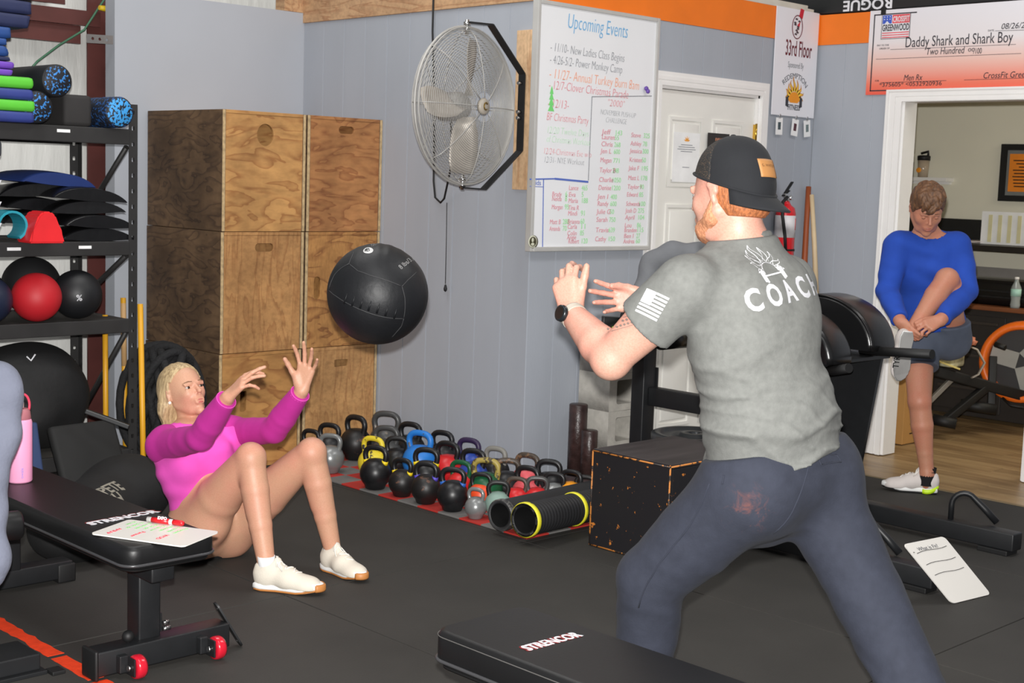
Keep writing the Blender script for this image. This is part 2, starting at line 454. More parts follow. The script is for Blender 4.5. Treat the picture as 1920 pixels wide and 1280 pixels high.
m_rub = M_('rubber_floor', srgb(47, 45, 42), 0.78, var=0.14, nscale=3.5, bump=0.35, bscale=160, dist=0.002)
m_cream = M_('cream_paint', srgb(226, 222, 204), 0.6, var=0.02, nscale=2)
m_blackm = M_('black_powder_steel', srgb(25, 26, 28), 0.45, var=0.1, nscale=20)
m_chrome = M_('chrome', srgb(205, 205, 205), 0.22, 1.0, var=0.03)
m_dark = M_('deep_black', srgb(14, 14, 15), 0.6)
STR = dict(kind='structure')

# floor: base slab, rubber mats, vinyl planks
fl_ = obj('floor', MB().b(-2.4, 10.05, -2.4, 7.3, -0.08, -0.016), M_('slab', srgb(40, 38, 36), .9), **STR)
xs = [-2.12 + 1.26 * i for i in range(8)]; ys = [-1.53 + 1.895 * i for i in range(5)]
for i in range(7):
    for j in range(4):
        x0, x1, y0, y1 = xs[i], xs[i + 1], ys[j], ys[j + 1] if j < 3 else YL
        if i == 5 and j == 3: x1 = 5.44
        obj('rubber_mat', MB().b(x0 + .0025, x1 - .0025, y0 + .0025, y1 - .0025, -0.016, 0, .003), m_rub, fl_)
def plank_mat():
    m, nt, b = NT('vinyl_plank')
    v = coords(nt, (9, .8, 1)); n1 = _n(nt, 'ShaderNodeTexNoise', Scale=1.5, Detail=6.0, Roughness=.6); nt.links.new(v, n1.inputs['Vector'])
    oi = _n(nt, 'ShaderNodeObjectInfo')
    mx = _n(nt, 'ShaderNodeMix', data_type='RGBA', blend_type='MULTIPLY'); mx.inputs[0].default_value = .5
    nt.links.new(ramp(nt, n1.outputs[0], [(.3, srgb(120, 92, 62)), (.55, srgb(168, 138, 98)), (.75, srgb(190, 162, 120))]), mx.inputs[6])
    nt.links.new(ramp(nt, oi.outputs['Random'], [(0, (.6, .6, .6)), (1, (1, 1, 1))]), mx.inputs[7])
    nt.links.new(mx.outputs[2], b.inputs['Base Color']); b.inputs['Roughness'].default_value = .38; return m
m_vinyl = plank_mat()
pm = MB().box((0, 0, -.011), (.178, 1.216, .010), .0012).mesh('floor_plank')
nx = 0; x = 6.70 + .09
while x < 10.0:
    y = 1.2 + (nx * 0.47) % 1.22
    while y < 6.9:
        if not (x < XR - .05 and y > 5.3):
            o = bpy.data.objects.new('floor_plank', pm); COL.objects.link(o); o.parent = fl_; o.location = Vector((x, y, 0)) - fl_.location
        y += 1.22
    x += .18; nx += 1
pm.materials.append(m_vinyl)
obj('trim_1', MB().b(6.695, 6.712, -1.5, YW, -.01, .004, .002), M_('mat_edge_strip', srgb(120, 104, 78), .5), **STR)

# foam puzzle tiles under the kettlebells
m_redt = M_('red_foam', srgb(178, 44, 36), .8, var=.1); m_grayt = M_('gray_foam', srgb(112, 110, 108), .8, var=.12)
kb_mat = thing('puzzle_mat', 'red and grey checkered foam mat under the kettlebells', 'mat', (4.55, 5.1, 0))
tl = {}
for i in range(5):
    for j in range(13):
        k = (i + j) % 2
        if k not in tl:
            me = MB().box((0, 0, .005), (.1395, .1475, .008), .002).mesh('foam_tile'); me.materials.append([m_redt, m_grayt][k]); tl[k] = me
        o = bpy.data.objects.new('foam_tile', tl[k]); COL.objects.link(o); o.parent = kb_mat; o.location = (4.21 + .07 + .14 * i - 4.55, 4.19 + .074 + .148 * j - 5.1, 0)

# walls
def planks(wall, x0, x1, y0, y1, z0, z1, mat, step=.2):
    ax = 0 if abs(x1 - x0) > abs(y1 - y0) else 1
    a0, a1 = (x0, x1) if ax == 0 else (y0, y1)
    n = max(1, round((a1 - a0) / step)); st = (a1 - a0) / n
    for i in range(n):
        p, q = a0 + i * st + .0022, a0 + (i + 1) * st - .0022
        mb = MB().b(p, q, y0, y1, z0, z1, .0018) if ax == 0 else MB().b(x0, x1, p, q, z0, z1, .0018)
        obj('wall_board', mb, mat, wall)
m_gro = M_('groove_flash_lit', srgb(188, 193, 200), .6)  # backing lighter than the boards: flash catching the grooves, put into the colour
w = obj('wall_fan_side', MB().b(XF + .004, XF + .10, YW + .004, YL, 0, 2.62), m_gro, **STR)
planks(w, XF, XF + .008, YW, YL, 0, 2.43, m_wall)
w = obj('wall_back', MB().b(XF + .10, 5.85, YW + .004, YW + .10, 0, 2.615).b(5.85, 6.76, YW + .004, YW + .10, 2.09, 2.615).b(6.76, XR + .1, YW + .004, YW + .10, 0, 2.615).b(XF + .004, XF + .1, YW + .003, YW + .1, 0, 2.615), m_gro, **STR)
planks(w, XF, 5.85, YW, YW + .008, 0, 2.43, m_wall); planks(w, 5.85, 6.76, YW, YW + .008, 2.09, 2.43, m_wall); planks(w, 6.76, XR, YW, YW + .008, 0, 2.43, m_wall)
w = obj('wall_right', MB().b(XR + .004, XR + .12, 4.33, YW, 0, 2.609).b(XR + .004, XR + .12, 3.43, 4.33, 2.10, 2.609).b(XR + .004, XR + .12, -2.3, 3.43, 0, 2.609), m_gro, **STR)
planks(w, XR, XR + .008, 4.33, YW, 0, 2.43, m_wall); planks(w, XR, XR + .008, 3.43, 4.33, 2.10, 2.43, m_wall); planks(w, XR, XR + .008, -2.3, 3.43, 0, 2.43, m_wall)
obj('wall_left', MB().b(3.69, XF + .1, YL, YL + .1, 0, 2.487), m_wall2, **STR)
obj('trim_2', MB().b(XF, XR, YW - .006, YW + .004, 2.43, 2.615).b(XR - .006, XR + .004, -2.3, YW - .006, 2.43, 2.609), m_orange, **STR)
obj('trim_3', MB().b(XF - .012, XF + .004, YW, YL, 2.43, 2.80, .002), m_pine, **STR)
obj('trim_4', MB().b(4.765, XF - .012, YL - .002, YL + .09, 2.488, 2.80, .002), m_pine, **STR)
obj('wall_outer', MB().b(-2.4, 10.1, 7.3, 7.36, -.08, 4.6), m_insul, **STR)
obj('ceiling', MB().b(-2.4, 10.1, -2.4, 7.36, 4.6, 4.68), m_insul, **STR)

# steel frame of the hall behind the rack
col_ = thing('steel_column', 'dark red steel column against the white insulated wall, beside the rack', 'column', (3.45, 7.2, 0))
obj('flange', MB().b(3.665, 3.765, 7.13, 7.142, 0, 4.5), m_steel, col_); obj('flange', MB().b(3.785, 3.90, 7.13, 7.142, 0, 4.5), m_steel, col_)
obj('web', MB().b(3.765, 3.785, 7.135, 7.29, 0, 4.5), m_steel, col_)
gi = thing('wall_girt', 'red-brown horizontal steel girt high on the white insulated wall', 'beam', (2.4,7.2,2.3))
obj('flange', MB().b(-2.3, 3.66, 7.10, 7.29, 2.37, 2.38), m_steel, gi); obj('web', MB().b(-2.3, 3.72, 7.09, 7.10, 2.30, 2.38), m_steel, gi)
obj('lip', MB().b(-2.3, 3.62, 7.12, 7.15, 2.205, 2.30), m_steel, gi)
gi2 = thing('wall_girt', 'short red-brown steel girt at the very top left of the white wall', 'beam', (2.2, 7.2, 2.6))
obj('flange', MB().b(1.5, 3.52, 7.10, 7.29, 2.43, 2.445), m_steel, gi2); obj('lip', MB().b(1.5, 3.52, 7.095, 7.105, 2.40, 2.445), m_steel, gi2)
st = thing('perforated_strap', 'small silver perforated strap bridging steel column and grey wall', 'strap', (3.6, 7.05, 2.2))
obj('band', plate([(-.07, -.025), (.08, -.02), (.08, .025), (-.07, .02)], [circ(-.035, 0, .008, n=10), circ(.005, 0, .008, n=10), circ(.045, 0, .008, n=10)], .003, frame((3.59, 6.86, 2.215), (1, 0, 0), (0, 0, 1))), m_chrome, st)
obj('electric_wire', MB().tube([(3.243,6.95,2.021), (3.318,7,2.083), (3.46,7.05,2.18), (3.62,7.08,2.277), (3.673,7.08,2.355), (3.735,7.08,2.447), (3.777,7.1,2.538)], .006), M_('green_wire', srgb(64, 110, 84), .5), label='thin green wire running up across the white wall behind the rack', cat='wire')
obj('wire_nut', MB().cyl((3.691,7.05,2.4), (3.738,7.05,2.397), .012, .018), M_('yellow_plastic', srgb(225, 190, 30), .5), label='small yellow wire connector at the steel column', cat='connector')

# door in the back wall
def casing(mb, x0, x1, zt, yf, wdt=.075):
    for (a, b, d) in ((0, .02, .022), (.02, .03, .012), (.03, .05, .018), (.05, wdt, .012)):
        mb.b(x0 - b, x0 - a, yf - d, yf, 0, zt + a); mb.b(x1 + a, x1 + b, yf - d, yf, 0, zt + a); mb.b(x0 - b, x1 + b, yf - d, yf, zt + a, zt + b)
mb = MB(); casing(mb, 5.85, 6.76, 2.09, YW); mb.b(5.85, 5.865, YW, YW + .1, 0, 2.09).b(6.745, 6.76, YW, YW + .1, 0, 2.09).b(5.85, 6.76, YW, YW + .1, 2.075, 2.09)
obj('trim_5', mb, m_trim, **STR)
dr = obj('door_1', MB().b(5.868, 6.742, YW + .022, YW + .055, .01, 2.072), m_white, **STR)
mb = MB()
for x0, x1 in ((5.97, 6.26), (6.35, 6.64)):
    for z0, z1 in ((1.55, 1.93), (.95, 1.45), (.20, .80)):
        R_ = lambda e: [(x0 + e, z0 + e), (x1 - e, z0 + e), (x1 - e, z1 - e), (x0 + e, z1 - e)]
        joinmesh(mb, plate(R_(0), [R_(.016)], .010, frame((0, YW + .02, 0), (1, 0, 0), (0, 0, 1)), .002))
        mb.b(x0 + .035, x1 - .035, YW + .014, YW + .024, z0 + .035, z1 - .035, .006)
obj('raised_panels', mb, m_white, dr)
m_brass = M_('brass', srgb(200, 160, 70), .25, 1.0)
for z in (1.874, 1.05, .25): obj('hinge', MB().b(6.738, 6.752, YW + .004, YW + .03, z - .05, z + .05).cyl((6.745, YW + .004, z - .055), (6.745, YW + .004, z + .055), .007), m_brass, dr)

# doorway to the office
mb = MB()
for (a, b, d) in ((0, .03, .026), (.03, .045, .014), (.045, .07, .021), (.07, .088, .014), (.088, .105, .024)):
    mb.b(XR - d, XR, 4.325 + a, 4.325 + b, 0, 2.082 + .66 * a).b(XR - d, XR, 3.435 - b, 3.435 - a, 0, 2.082 + .66 * a).b(XR - d, XR, 3.435 - b, 4.325 + b, 2.082 + .66 * a, 2.082 + .66 * b)
mb.b(XR - .008, XR + .125, 4.31, 4.33, 0, 2.08).b(XR - .008, XR + .125, 3.43, 3.45, 0, 2.08).b(XR - .008, XR + .125, 3.43, 4.33, 2.08, 2.10)
obj('trim_6', mb, m_trim, **STR)
obj('wall_office', MB().b(10.0, 10.08, -.5, 6.9, 0, 2.9).b(XR + .12, 10.0, 6.4, 6.48, 0, 2.9).b(XR + .12, 10, -.5, -.42, 0, 2.9), m_cream, **STR)
obj('wall_office_inner', MB().b(XR + .12, XR + .15, 4.34, 6.4, 0, 2.9).b(XR + .12, XR + .15, -.42, 3.42, 0, 2.9).b(XR + .12, XR + .15, 3.42, 4.34, 2.11, 2.9), m_cream, **STR)
obj('ceiling_office', MB().b(XR + .12, 10.08, -.5, 6.48, 2.9, 2.96), m_white, **STR)
obj('trim_7', MB().b(9.99, 10.0, 3.0, 6.3, .93, 1.02), M_('gray_wainscot', srgb(140, 136, 132), .6), **STR)

# ---------------------------------------------------------------- things on the walls
m_board = M_('whiteboard_surface', srgb(232, 233, 236), 0.25, var=0.015, nscale=4)
m_alu = M_('aluminium', srgb(196, 195, 192), 0.4, 0.25, var=0.05)
FB = lambda p, dx=0: frame((p[0], YW - .0325, p[2]), (1, 0, -.02), (0, 0, 1))
INK = lambda n, c: M_('ink_' + n, c, .6, var=.0)
wb = thing('whiteboard', 'tall aluminium-framed whiteboard filled with handwriting, beside the wall fan', 'whiteboard', (5.33, YW, 1.205))
obj('board_panel', MB().b(4.885, 5.775, YW - .03, YW - .001, 1.215, 2.42), m_board, wb)
mb = MB(); mb.b(4.872, 4.892, YW - .042, YW - .001, 1.205, 2.432, .004).b(5.768, 5.788, YW - .042, YW - .001, 1.205, 2.432, .004).b(4.892, 5.768, YW - .042, YW - .001, 2.412, 2.432, .004).b(4.892, 5.768, YW - .046, YW - .001, 1.205, 1.228, .004)
obj('board_frame', mb, m_alu, wb)
ink = {'blue': srgb(110, 175, 220), 'gray': srgb(140, 142, 148), 'orange': srgb(245, 165, 130), 'red': srgb(225, 130, 140), 'green': srgb(160, 225, 160), 'lgreen': srgb(190, 228, 192), 'navy': srgb(85, 110, 190), 'pink': srgb(222, 150, 162)}
def bt(c, items): return lettering(wb, 'handwriting', INK(c, ink[c]), items)
W = lambda px: px * .00403
def hw(txt, p, x0, x1, size): return (txt, size, FB(p), dict(width=W(x1 - x0), shear=.12, bold=-.0012))
bt('blue', [hw('Upcoming Events', (5.085,4.905,2.315), 1063, 1174, .105)])
bt('gray', [hw('- 11/10- New Ladies Class Begins', (4.97,4.905,2.193), 1031, 1167, .062), hw('- 4/26-5/2- Power Monkey Camp', (4.969,4.905,2.133), 1030, 1163, .062),
    hw('12/31- NYE Workout', (4.953,4.905,1.647), 1019, 1090, .045), hw('NOVEMBER PUSH-UP', (5.353,4.905,1.905), 1125, 1193, .04), hw('CHALLENGE', (5.396,4.905,1.867), 1135, 1175, .04)])
bt('orange', [hw('- 11/27- Annual Turkey Burn 8am', (4.969,4.905,2.061), 1029, 1196, .07)])
bt('red', [hw('- 12/7-Clover Christmas Parade', (4.968,4.905,2.009), 1028, 1175, .062), hw('- 12/13-', (4.965,4.905,1.92), 1026, 1063, .06), hw('BF Christmas Party', (4.961,4.905,1.855), 1024, 1099, .056),
    hw('12/24-Christmas Eve w/o', (4.947,4.905,1.689), 1018, 1103, .045), hw('"2000"', (5.403,4.905,1.952), 1138, 1170, .05)])
bt('lgreen', [hw('12/20 Twelve Days', (4.964,4.905,1.792), 1024, 1098, .05), hw('of Christmas Workout', (4.966,4.905,1.748), 1024, 1103, .05)])
n1, g1 = [], []
for k, (t, v, py) in enumerate([('Jeff', '143', 238), ('Lauren', '55', 248), ('Chris', '268', 262), ('Jen L', '600', 276), ('Megan', '771', 294), ('Taylor B', '248', 314), ('Charlie', '1050', 333), ('Denise', '1200', 349), ('Jen I', '400', 367), ('Randy', '600', 381), ('Julie G', '50', 397), ('Sarah', '750', 413), ('Travis', '639', 434), ('Cathy', '150', 452)]):
    z = 2.0 - (py - 238) * .00372 - .2; q = 5.372 - (py - 238) * .0001
    z = 1.806 - (py - 238) * .00258 + 0
    n1.append((t, .036, frame((q, YW - .0325, z), (1, 0, 0), (0, 0, 1)), dict(width=W(6 + 3 * len(t)), shear=.1))); g1.append((v, .036, frame((q + .10, YW - .0325, z), (1, 0, 0), (0, 0, 1)), dict(width=W(4 * len(v)))))
for k, (t, v, py) in enumerate([('Steve', '325', 240), ('Ashley', '78', 257), ('Jessica', '300', 272), ('Kristen', '50', 290), ('Jake F', '195', 307), ('Matt L', '178', 327), ('Taylor I', '90', 345), ('Edward', '85', 361), ('Schwanda', '100', 380), ('Josh D', '275', 394), ('April', '104', 408), ('Lou', '86', 424), ('Brandon', '115', 434), ('Ben I', '27', 446), ('Andrea', '60', 457)]):
    z = 1.806 - (py - 238) * .00258; q = 5.60 - (py - 238) * .00012
    n1.append((t, .034, frame((q, YW - .0325, z), (1, 0, 0), (0, 0, 1)), dict(width=W(5 + 2.8 * len(t)), shear=.1))); g1.append((v, .036, frame((q + .10, YW - .0325, z), (1, 0, 0), (0, 0, 1)), dict(width=W(4 * len(v)))))
for t, v, q, py in [('Lance', '465', 5.14, 351), ('Eva', '5', 5.14, 364), ('Maria', '188', 5.14, 376), ('Tina R', '', 5.14, 390), ('Mindi', '91', 5.14, 401), ('Brianna', '60', 5.14, 417), ('Carla', '11', 5.14, 427), ('Colin', '85', 5.14, 440), ('Angie', '', 5.14, 448), ('Robert', '120', 5.15, 456), ('Brady', '6', 5.02, 364), ('Nelda', '8', 5.02, 373), ('Morgan', '95', 5.02, 389), ('Matt B', '280', 5.01, 418), ('Amanda', '70', 5.01, 431)]:
    z = 1.806 - (py - 238) * .00258
    n1.append((t, .034, frame((q, YW - .0325, z), (1, 0, 0), (0, 0, 1)), dict(width=W(5 + 2.4 * len(t)), shear=.1)))
    if v: g1.append((v, .038, frame((q + .095, YW - .0325, z), (1, 0, 0), (0, 0, 1)), dict(width=W(3.6 * len(v)))))
bt('pink', n1); bt('green', g1)
ln = lambda mb, a, b, wd: mb.beam((a[0], YW - .0318, a[2]), (b[0], YW - .0318, b[2]), wd, .0012, up=(0, 1, 0))
mb = MB(); ln(mb, (5.287,4.905,1.99), (5.754,4.905,2.024), .004); ln(mb, (5.287,4.905,1.99), (5.284,4.905,1.566), .004); obj('ruled_line', mb, INK('gray', ink['gray']), wb)
mb = MB(); ln(mb, (4.86,4.905,1.561), (5.037,4.905,1.568), .007); ln(mb, (5.037,4.905,1.568), (5.284,4.905,1.558), .01); ln(mb, (4.957,4.905,1.563), (4.967,4.905,1.227), .005); ln(mb, (4.862,4.905,1.527), (4.955,4.905,1.526), .003)
obj('ruled_line', mb, INK('navy', ink['navy']), wb)
bt('navy', [('Kids', .035, FB((4.876,4.905,1.535)), dict(width=.06))])
mb = MB(); 
for k in range(4): mb.prism([(-.022 + .003 * k, .028 * k), (.022 - .003 * k, .028 * k), (0, .028 * k + .04)], .001, frame((4.992, YW - .0318 - .0002 * k, 1.90), (1, 0, 0), (0, 0, 1)))
obj('tree_drawing', mb, M_('ink_tree', srgb(120, 215, 120), .6), wb)
mb = MB().lathe([(0, 0), (.031, 0), (.033, .004), (.031, .007), (0, .007)], (4.891,4.899,1.254), (0, -1, 0), 28)
ms = thing('round_magnet', 'round dark magnet with a pale figure, at the lower left corner of the whiteboard', 'magnet', (4.891,4.899,1.254))
obj('disc', mb, M_('magnet_dark', srgb(64, 60, 40), .4), ms)
mb = MB().lathe([(.024, 0), (.031, 0), (.031, .0012), (.024, .0012)], (4.885,4.893,1.255), (0, -1, 0), 28, cap=False)
mb.ell((4.884,4.892,1.263), (.008, .002, .011)).ell((4.885,4.892,1.242), (.012, .002, .008)); obj('figure_print', mb, M_('magnet_pale', srgb(200, 200, 180), .5), ms)
pm_ = MB()
for q in ((5.694,4.9,2.059), (5.702,4.895,2.045)): pm_.lathe([(0, 0), (.011, .001), (.013, .008), (.009, .014), (0, .015)], q, (0, -1, 0), 14)
obj('purple_magnet', pm_, M_('purple_plastic', srgb(110, 80, 170), .4), label='pair of small purple magnets at the right edge of the whiteboard', cat='magnet')

# wall fan on its plank
m_plank = wood('fan_plank', srgb(226, 190, 150), srgb(196, 150, 110), scale=1.6, rings=5, stretch=(6, 6, .5))
obj('backing_plank', MB().b(XF - .022, XF - .001, 4.93, 5.055, 1.508, 2.29, .002), m_plank, label='bare pine plank screwed to the wall behind the fan bracket', cat='plank')
m_cage = M_('fan_cage', srgb(176, 174, 170), .45, .2, var=.1)
m_blade = M_('fan_blade', srgb(176, 168, 158), .45, .3, var=.15, nscale=12)
fc = Vector((4.505, 5.0, 1.895)); fn = Vector((.17, -.985, 0)).normalized(); fx = Vector((0, 0, 1)).cross(fn).normalized(); fz = Vector((0, 0, 1))
fan = thing('wall_fan', 'large round grey caged wall fan hanging on a black yoke bracket', 'fan', (4.89, 5.0, 1.9))
R = .372
def prof(t, front):   # t 0 hub .. 1 rim, bulge along the axis
    return (R * t, (.115 if front else -.135) * math.cos(t * PI / 2) ** .55)
P3 = lambda r, h, a: fc + (fx * math.cos(a) + fz * math.sin(a)) * r + fn * h
for front in (True, False):
    mb = MB()
    for k in range(34 if front else 22):
        t = .2 + .8 * k / (33 if front else 21); r, h = prof(t, front)
        mb.tube([P3(r, h, 2 * PI * a / 40) for a in range(40)], .0017, 4, closed=True, cap=False)
    obj('front_grille' if front else 'rear_grille', mb, m_cage, fan)
    mb = MB()
    for k in range(8):
        a = PI / 2 + k * PI / 4
        mb.tube([P3(*[v for v in prof(t / 8, front)], a) + fn * (.002 if front else -.002) for t in range(1, 9)], .0024, 5)
    obj('grille_spoke', mb, m_cage, fan)
mb = MB().tube([P3(R, 0, 2 * PI * a / 48) for a in range(48)], .006, 8, closed=True, cap=False).tube([P3(R - .002, .02, 2 * PI * a / 48) for a in range(48)], .003, 6, closed=True, cap=False)
obj('rim', mb, m_cage, fan)
obj('hub_badge', MB().lathe([(.001, .10), (.036, .10), (.040, .112), (.034, .121), (.001, .123)], fc, fn, 28), M_('badge_grey', srgb(170, 162, 150), .4), fan)
obj('badge_mark', MB().tube([fc + fn * .125 + fx * (.013 * math.cos(a)) + fz * (.017 * math.sin(a)) for a in [0.6 + .4 * k for k in range(13)]], .0035, 6), M_('badge_brass', srgb(120, 96, 40), .35, .6), fan)
obj('motor', MB().lathe([(.001, -.16), (.05, -.16), (.068, -.14), (.070, -.03), (.05, .0), (.035, .01), (.001, .01)], fc, fn, 24), M_('motor_grey', srgb(120, 118, 115), .5, .3), fan)
for k, a0 in enumerate((85, 265, 178)):
    a0 = math.radians(a0); mb = MB(); rr = []
    for i in range(8):
        t = i / 7; r = .05 + .27 * t; wd = .30 + .42 * math.sin(min(1, t * 1.15) * PI * .62) * .9; wd = wd * (1 if t < .9 else .82)
        hw_ = .5 * wd * (.34 / max(r, .12)) * .62
        row = []
        for s in range(7):
            u = s / 6 * 2 - 1; row.append(P3(r, .012 + u * .034 * (1.2 - .5 * t) - .012 * (1 - u * u), a0 + u * hw_))
        rr.append(row)
    for i in range(7):
        for s in range(6): mb._add([rr[i][s], rr[i][s + 1], rr[i + 1][s + 1], rr[i + 1][s]], [(0, 1, 2, 3)], True)
    bmesh.ops.remove_doubles(mb.bm, verts=mb.bm.verts, dist=1e-5)
    o = obj('blade', mb, m_blade, fan); sm = o.modifiers.new('s', 'SOLIDIFY'); sm.thickness = .003
yk = [(4.500, 5.0, 1.51), (4.640, 5.0, 1.505), (4.878, 5.0, 1.70), (4.878, 5.0, 2.075), (4.655, 5.0, 2.292), (4.500, 5.0, 2.288)]
mb = MB()
for a, b in zip(yk[:-1], yk[1:]): mb.beam(a, b, .046, .007, .002, up=(0, 1, 0)) if False else mb.beam(a, b, .007, .046, .002, up=(0, 1, 0))
obj('yoke', mb, m_blackm, fan)
mb = MB()
for z in (1.535, 2.265): mb.cyl((4.503, 5.0, z - .035), (4.503, 5.0, z + .035), .009).cyl((4.503, 5.0, z - .02), (4.503, 5.0, z - .008), .018, n=6).cyl((4.503, 5.0, z + .010), (4.503, 5.0, z + .022), .018, n=6)
obj('pivot_bolt', mb, m_chrome, fan)
mb = MB()
for z in (1.86, 1.89, 2.03): mb.cyl((4.85, 5.0, z), (4.875, 5.0, z), .009, n=6)
obj('mounting_bolt', mb, m_chrome, fan)
obj('power_cord', MB().tube([(4.89,5.701,2.537), (4.89,5.701,2.317), (4.88,5.673,2.121), (4.89,5.665,1.759), (4.89,5.66,1.534), (4.89,5.644,1.449), (4.885,5.594,1.423), (4.885,5.565,1.446), (4.84,5.488,1.537), (4.75,5.358,1.645), (4.5, 5.10, 1.9)], .0055, 8), m_dark, label='black power cord looping down the wall behind the fan', cat='cord')
pc = thing('pull_chain', 'thin pull cord with a dark teardrop weight hanging below the fan', 'cord', (4.885,5.536,0.9514))
obj('cord', MB().tube([(4.885,5.543,1.425), (4.885,5.539,1.228), (4.885,5.537,0.9967)], .0022, 6), m_dark, pc)
obj('pull_weight', MB().lathe([(.001, 0), (.008, .006), (.010, .016), (.006, .034), (.002, .04)], (4.885,5.536,0.9543), (0, 0, 1), 14), m_dark, pc)

# door papers, hinge side
pp = thing('paper_notice', 'white paper notice with a small sun logo, taped to the white door', 'paper', (6.138,4.95,1.727))
DP = YW + .012
obj('sheet', MB().b(6.005, 6.235, DP - .001, DP, 1.575, 1.848), M_('paper_white', srgb(240, 240, 240), .7), pp)
mb = MB()
for z, a, b in ((1.778, 6.07, 6.17), (1.766, 6.05, 6.19), (1.754, 6.04, 6.2), (1.742, 6.07, 6.17), (1.655, 6.09, 6.15)): mb.b(a, b, DP - .0016, DP - .0008, z, z + .004)
obj('printed_lines', mb, INK('gray', ink['gray']), pp, kind='stuff')
mb = MB().prism([(.016 * math.cos(PI * k / 10), .016 * math.sin(PI * k / 10)) for k in range(11)], .001, frame((6.12, DP - .0008, 1.80), (1, 0, 0), (0, 0, 1)))
for k in range(5): a = PI * (k + .5) / 5; mb.prism([(.017 * math.cos(a - .2), .017 * math.sin(a - .2)), (.017 * math.cos(a + .2), .017 * math.sin(a + .2)), (.03 * math.cos(a), .03 * math.sin(a))], .001, frame((6.12, DP - .0008, 1.80), (1, 0, 0), (0, 0, 1)))
obj('sun_print', mb, M_('ink_sun', srgb(235, 160, 60), .6), pp)
ps = thing('dark_poster', 'small black poster with an orange heading on the white door, partly behind the cap', 'poster', (6.425,4.95,1.768))
obj('sheet', MB().b(6.303, 6.50, DP - .003, DP, 1.60, 1.857), M_('poster_black', srgb(34, 32, 34), .4), ps)
lettering(ps, 'heading', M_('ink_orange', srgb(170, 90, 50), .6), [('EVENT', .022, frame((6.37, DP - .0036, 1.815), (1, 0, 0), (0, 0, 1)), dict(width=.07))])
obj('ring_print', MB().tube([(6.40 + .03 * math.cos(a / 3), DP - .0036, 1.74 + .03 * math.sin(a / 3)) for a in range(19)], .003, 4), INK('gray', ink['gray']), ps)

# banner with the sun logo
def sun_logo(o, x, y, s, outline=False):
    """flames, half sun and dumbbell; returns dict of meshes"""
    M = frame(o, x, y); T = lambda u, v: (u * s, v * s)
    fl = MB(); fl2 = MB(); disc = MB(); bar = MB(); wt = MB()
    for k in range(9):
        a = PI * (k + .5) / 9 + .0; L = (.55, .72, .8, .95, 1.15, .95, .82, .7, .5)[k]; w = .13
        pts = []
        for j in range(7):
            t = j / 6; r = .42 + L * .62 * t; aa = a + .16 * math.sin(t * 5 + k) * t
            pts.append((r * math.cos(aa), r * math.sin(aa), w * (1 - t) ** .8 + .006, aa))
        left = [T(px - pw * math.sin(pa), py + pw * math.cos(pa)) for px, py, pw, pa in pts]; right = [T(px + pw * math.sin(pa), py - pw * math.cos(pa)) for px, py, pw, pa in pts]
        if outline:
            P = left + right[::-1]
            fl.tube([M @ Vector((u, v, 0)) for u, v in P], .010 * s, 4)
        else:
            fl.prism(left + right[::-1], .0006, M)
            c = lambda Q, f: [((q[0] + f * (Q2[0] - q[0])), (q[1] + f * (Q2[1] - q[1]))) for q, Q2 in zip(Q[0], Q[1])]
            fl2.prism(c((left, right), .3)[:5] + c((right, left), .3)[:5][::-1], .0009, M)
    arc = [T(.44 * math.cos(PI * k / 14), .40 * math.sin(PI * k / 14)) for k in range(15)]
    if outline: fl.tube([M @ Vector((u, v, 0)) for u, v in arc], .02 * s, 4)
    else: disc.prism(arc + [T(-.3, -.12), T(.3, -.12)], .0014, M)
    bar.beam(M @ Vector((-.5 * s, -.08 * s, 0)), M @ Vector((.5 * s, -.08 * s, 0)), .05 * s, .0012, up=M.to_3x3() @ Vector((0, 0, 1)))
    for q in (-1, 1):
        for d, hh in ((.52, .52), (.62, .44)):
            wt.prism([(px + q * d * s, py - .08 * s) for px, py in rrect(0, 0, .10 * s, hh * s, .04 * s)], .0018, M)
    return fl, fl2, disc, bar, wt
bn = thing('hanging_banner', 'tall white banner reading 33rd Floor, sponsored by, with a flaming sun logo', 'banner', (7.08, YW - .01, 1.99))
BY = YW - .014
obj('banner_sheet', MB().b(6.862, 7.300, BY, YW - .009, 1.99, 2.618, .001), M_('banner_white', srgb(232, 232, 238), .5, var=.01), bn)
BF = lambda x, z, k=.0012: frame((x, BY - k, z), (1, 0, 0), (0, 0, 1))
m_maroon = M_('ink_maroon', srgb(105, 22, 40), .6)
lettering(bn, 'title_print', m_maroon, [('33rd Floor', .13, BF(6.965, 2.345), dict(width=.27, bold=.0012))])
lettering(bn, 'subtitle_print', INK('gray', ink['gray']), [('Sponsored By', .05, BF(7.0, 2.275), dict(width=.16))])
def arcwarp(rad, w): 
    return lambda c: Vector((math.sin((c.x - w / 2) / rad) * (rad + c.y), math.cos((c.x - w / 2) / rad) * (rad + c.y) - rad, c.z))
lettering(bn, 'arched_print', M_('ink_dark', srgb(90, 92, 100), .6), [('REDEMPTION', .045, BF(7.08, 2.215), dict(width=.25, warp=arcwarp(.15, .25))), ('FITNESS', .045, BF(7.02, 2.028), dict(width=.125, bold=.001))])
f1, f2, dsc, br_, wt_ = sun_logo((7.08, BY - .001, 2.085), (1, 0, 0), (0, 0, 1), .125)
obj('flame_print', f1, M_('flame_dark', srgb(196, 130, 40), .6), bn); obj('flame_core_print', f2, M_('flame_yellow', srgb(245, 205, 70), .6), bn)
obj('sun_disc_print', dsc, M_('sun_orange', srgb(236, 150, 34), .6), bn); obj('bar_print', br_, M_('silver_print', srgb(200, 200, 205), .5), bn); obj('plate_print', wt_, M_('plate_print_dark', srgb(50, 52, 60), .5), bn)
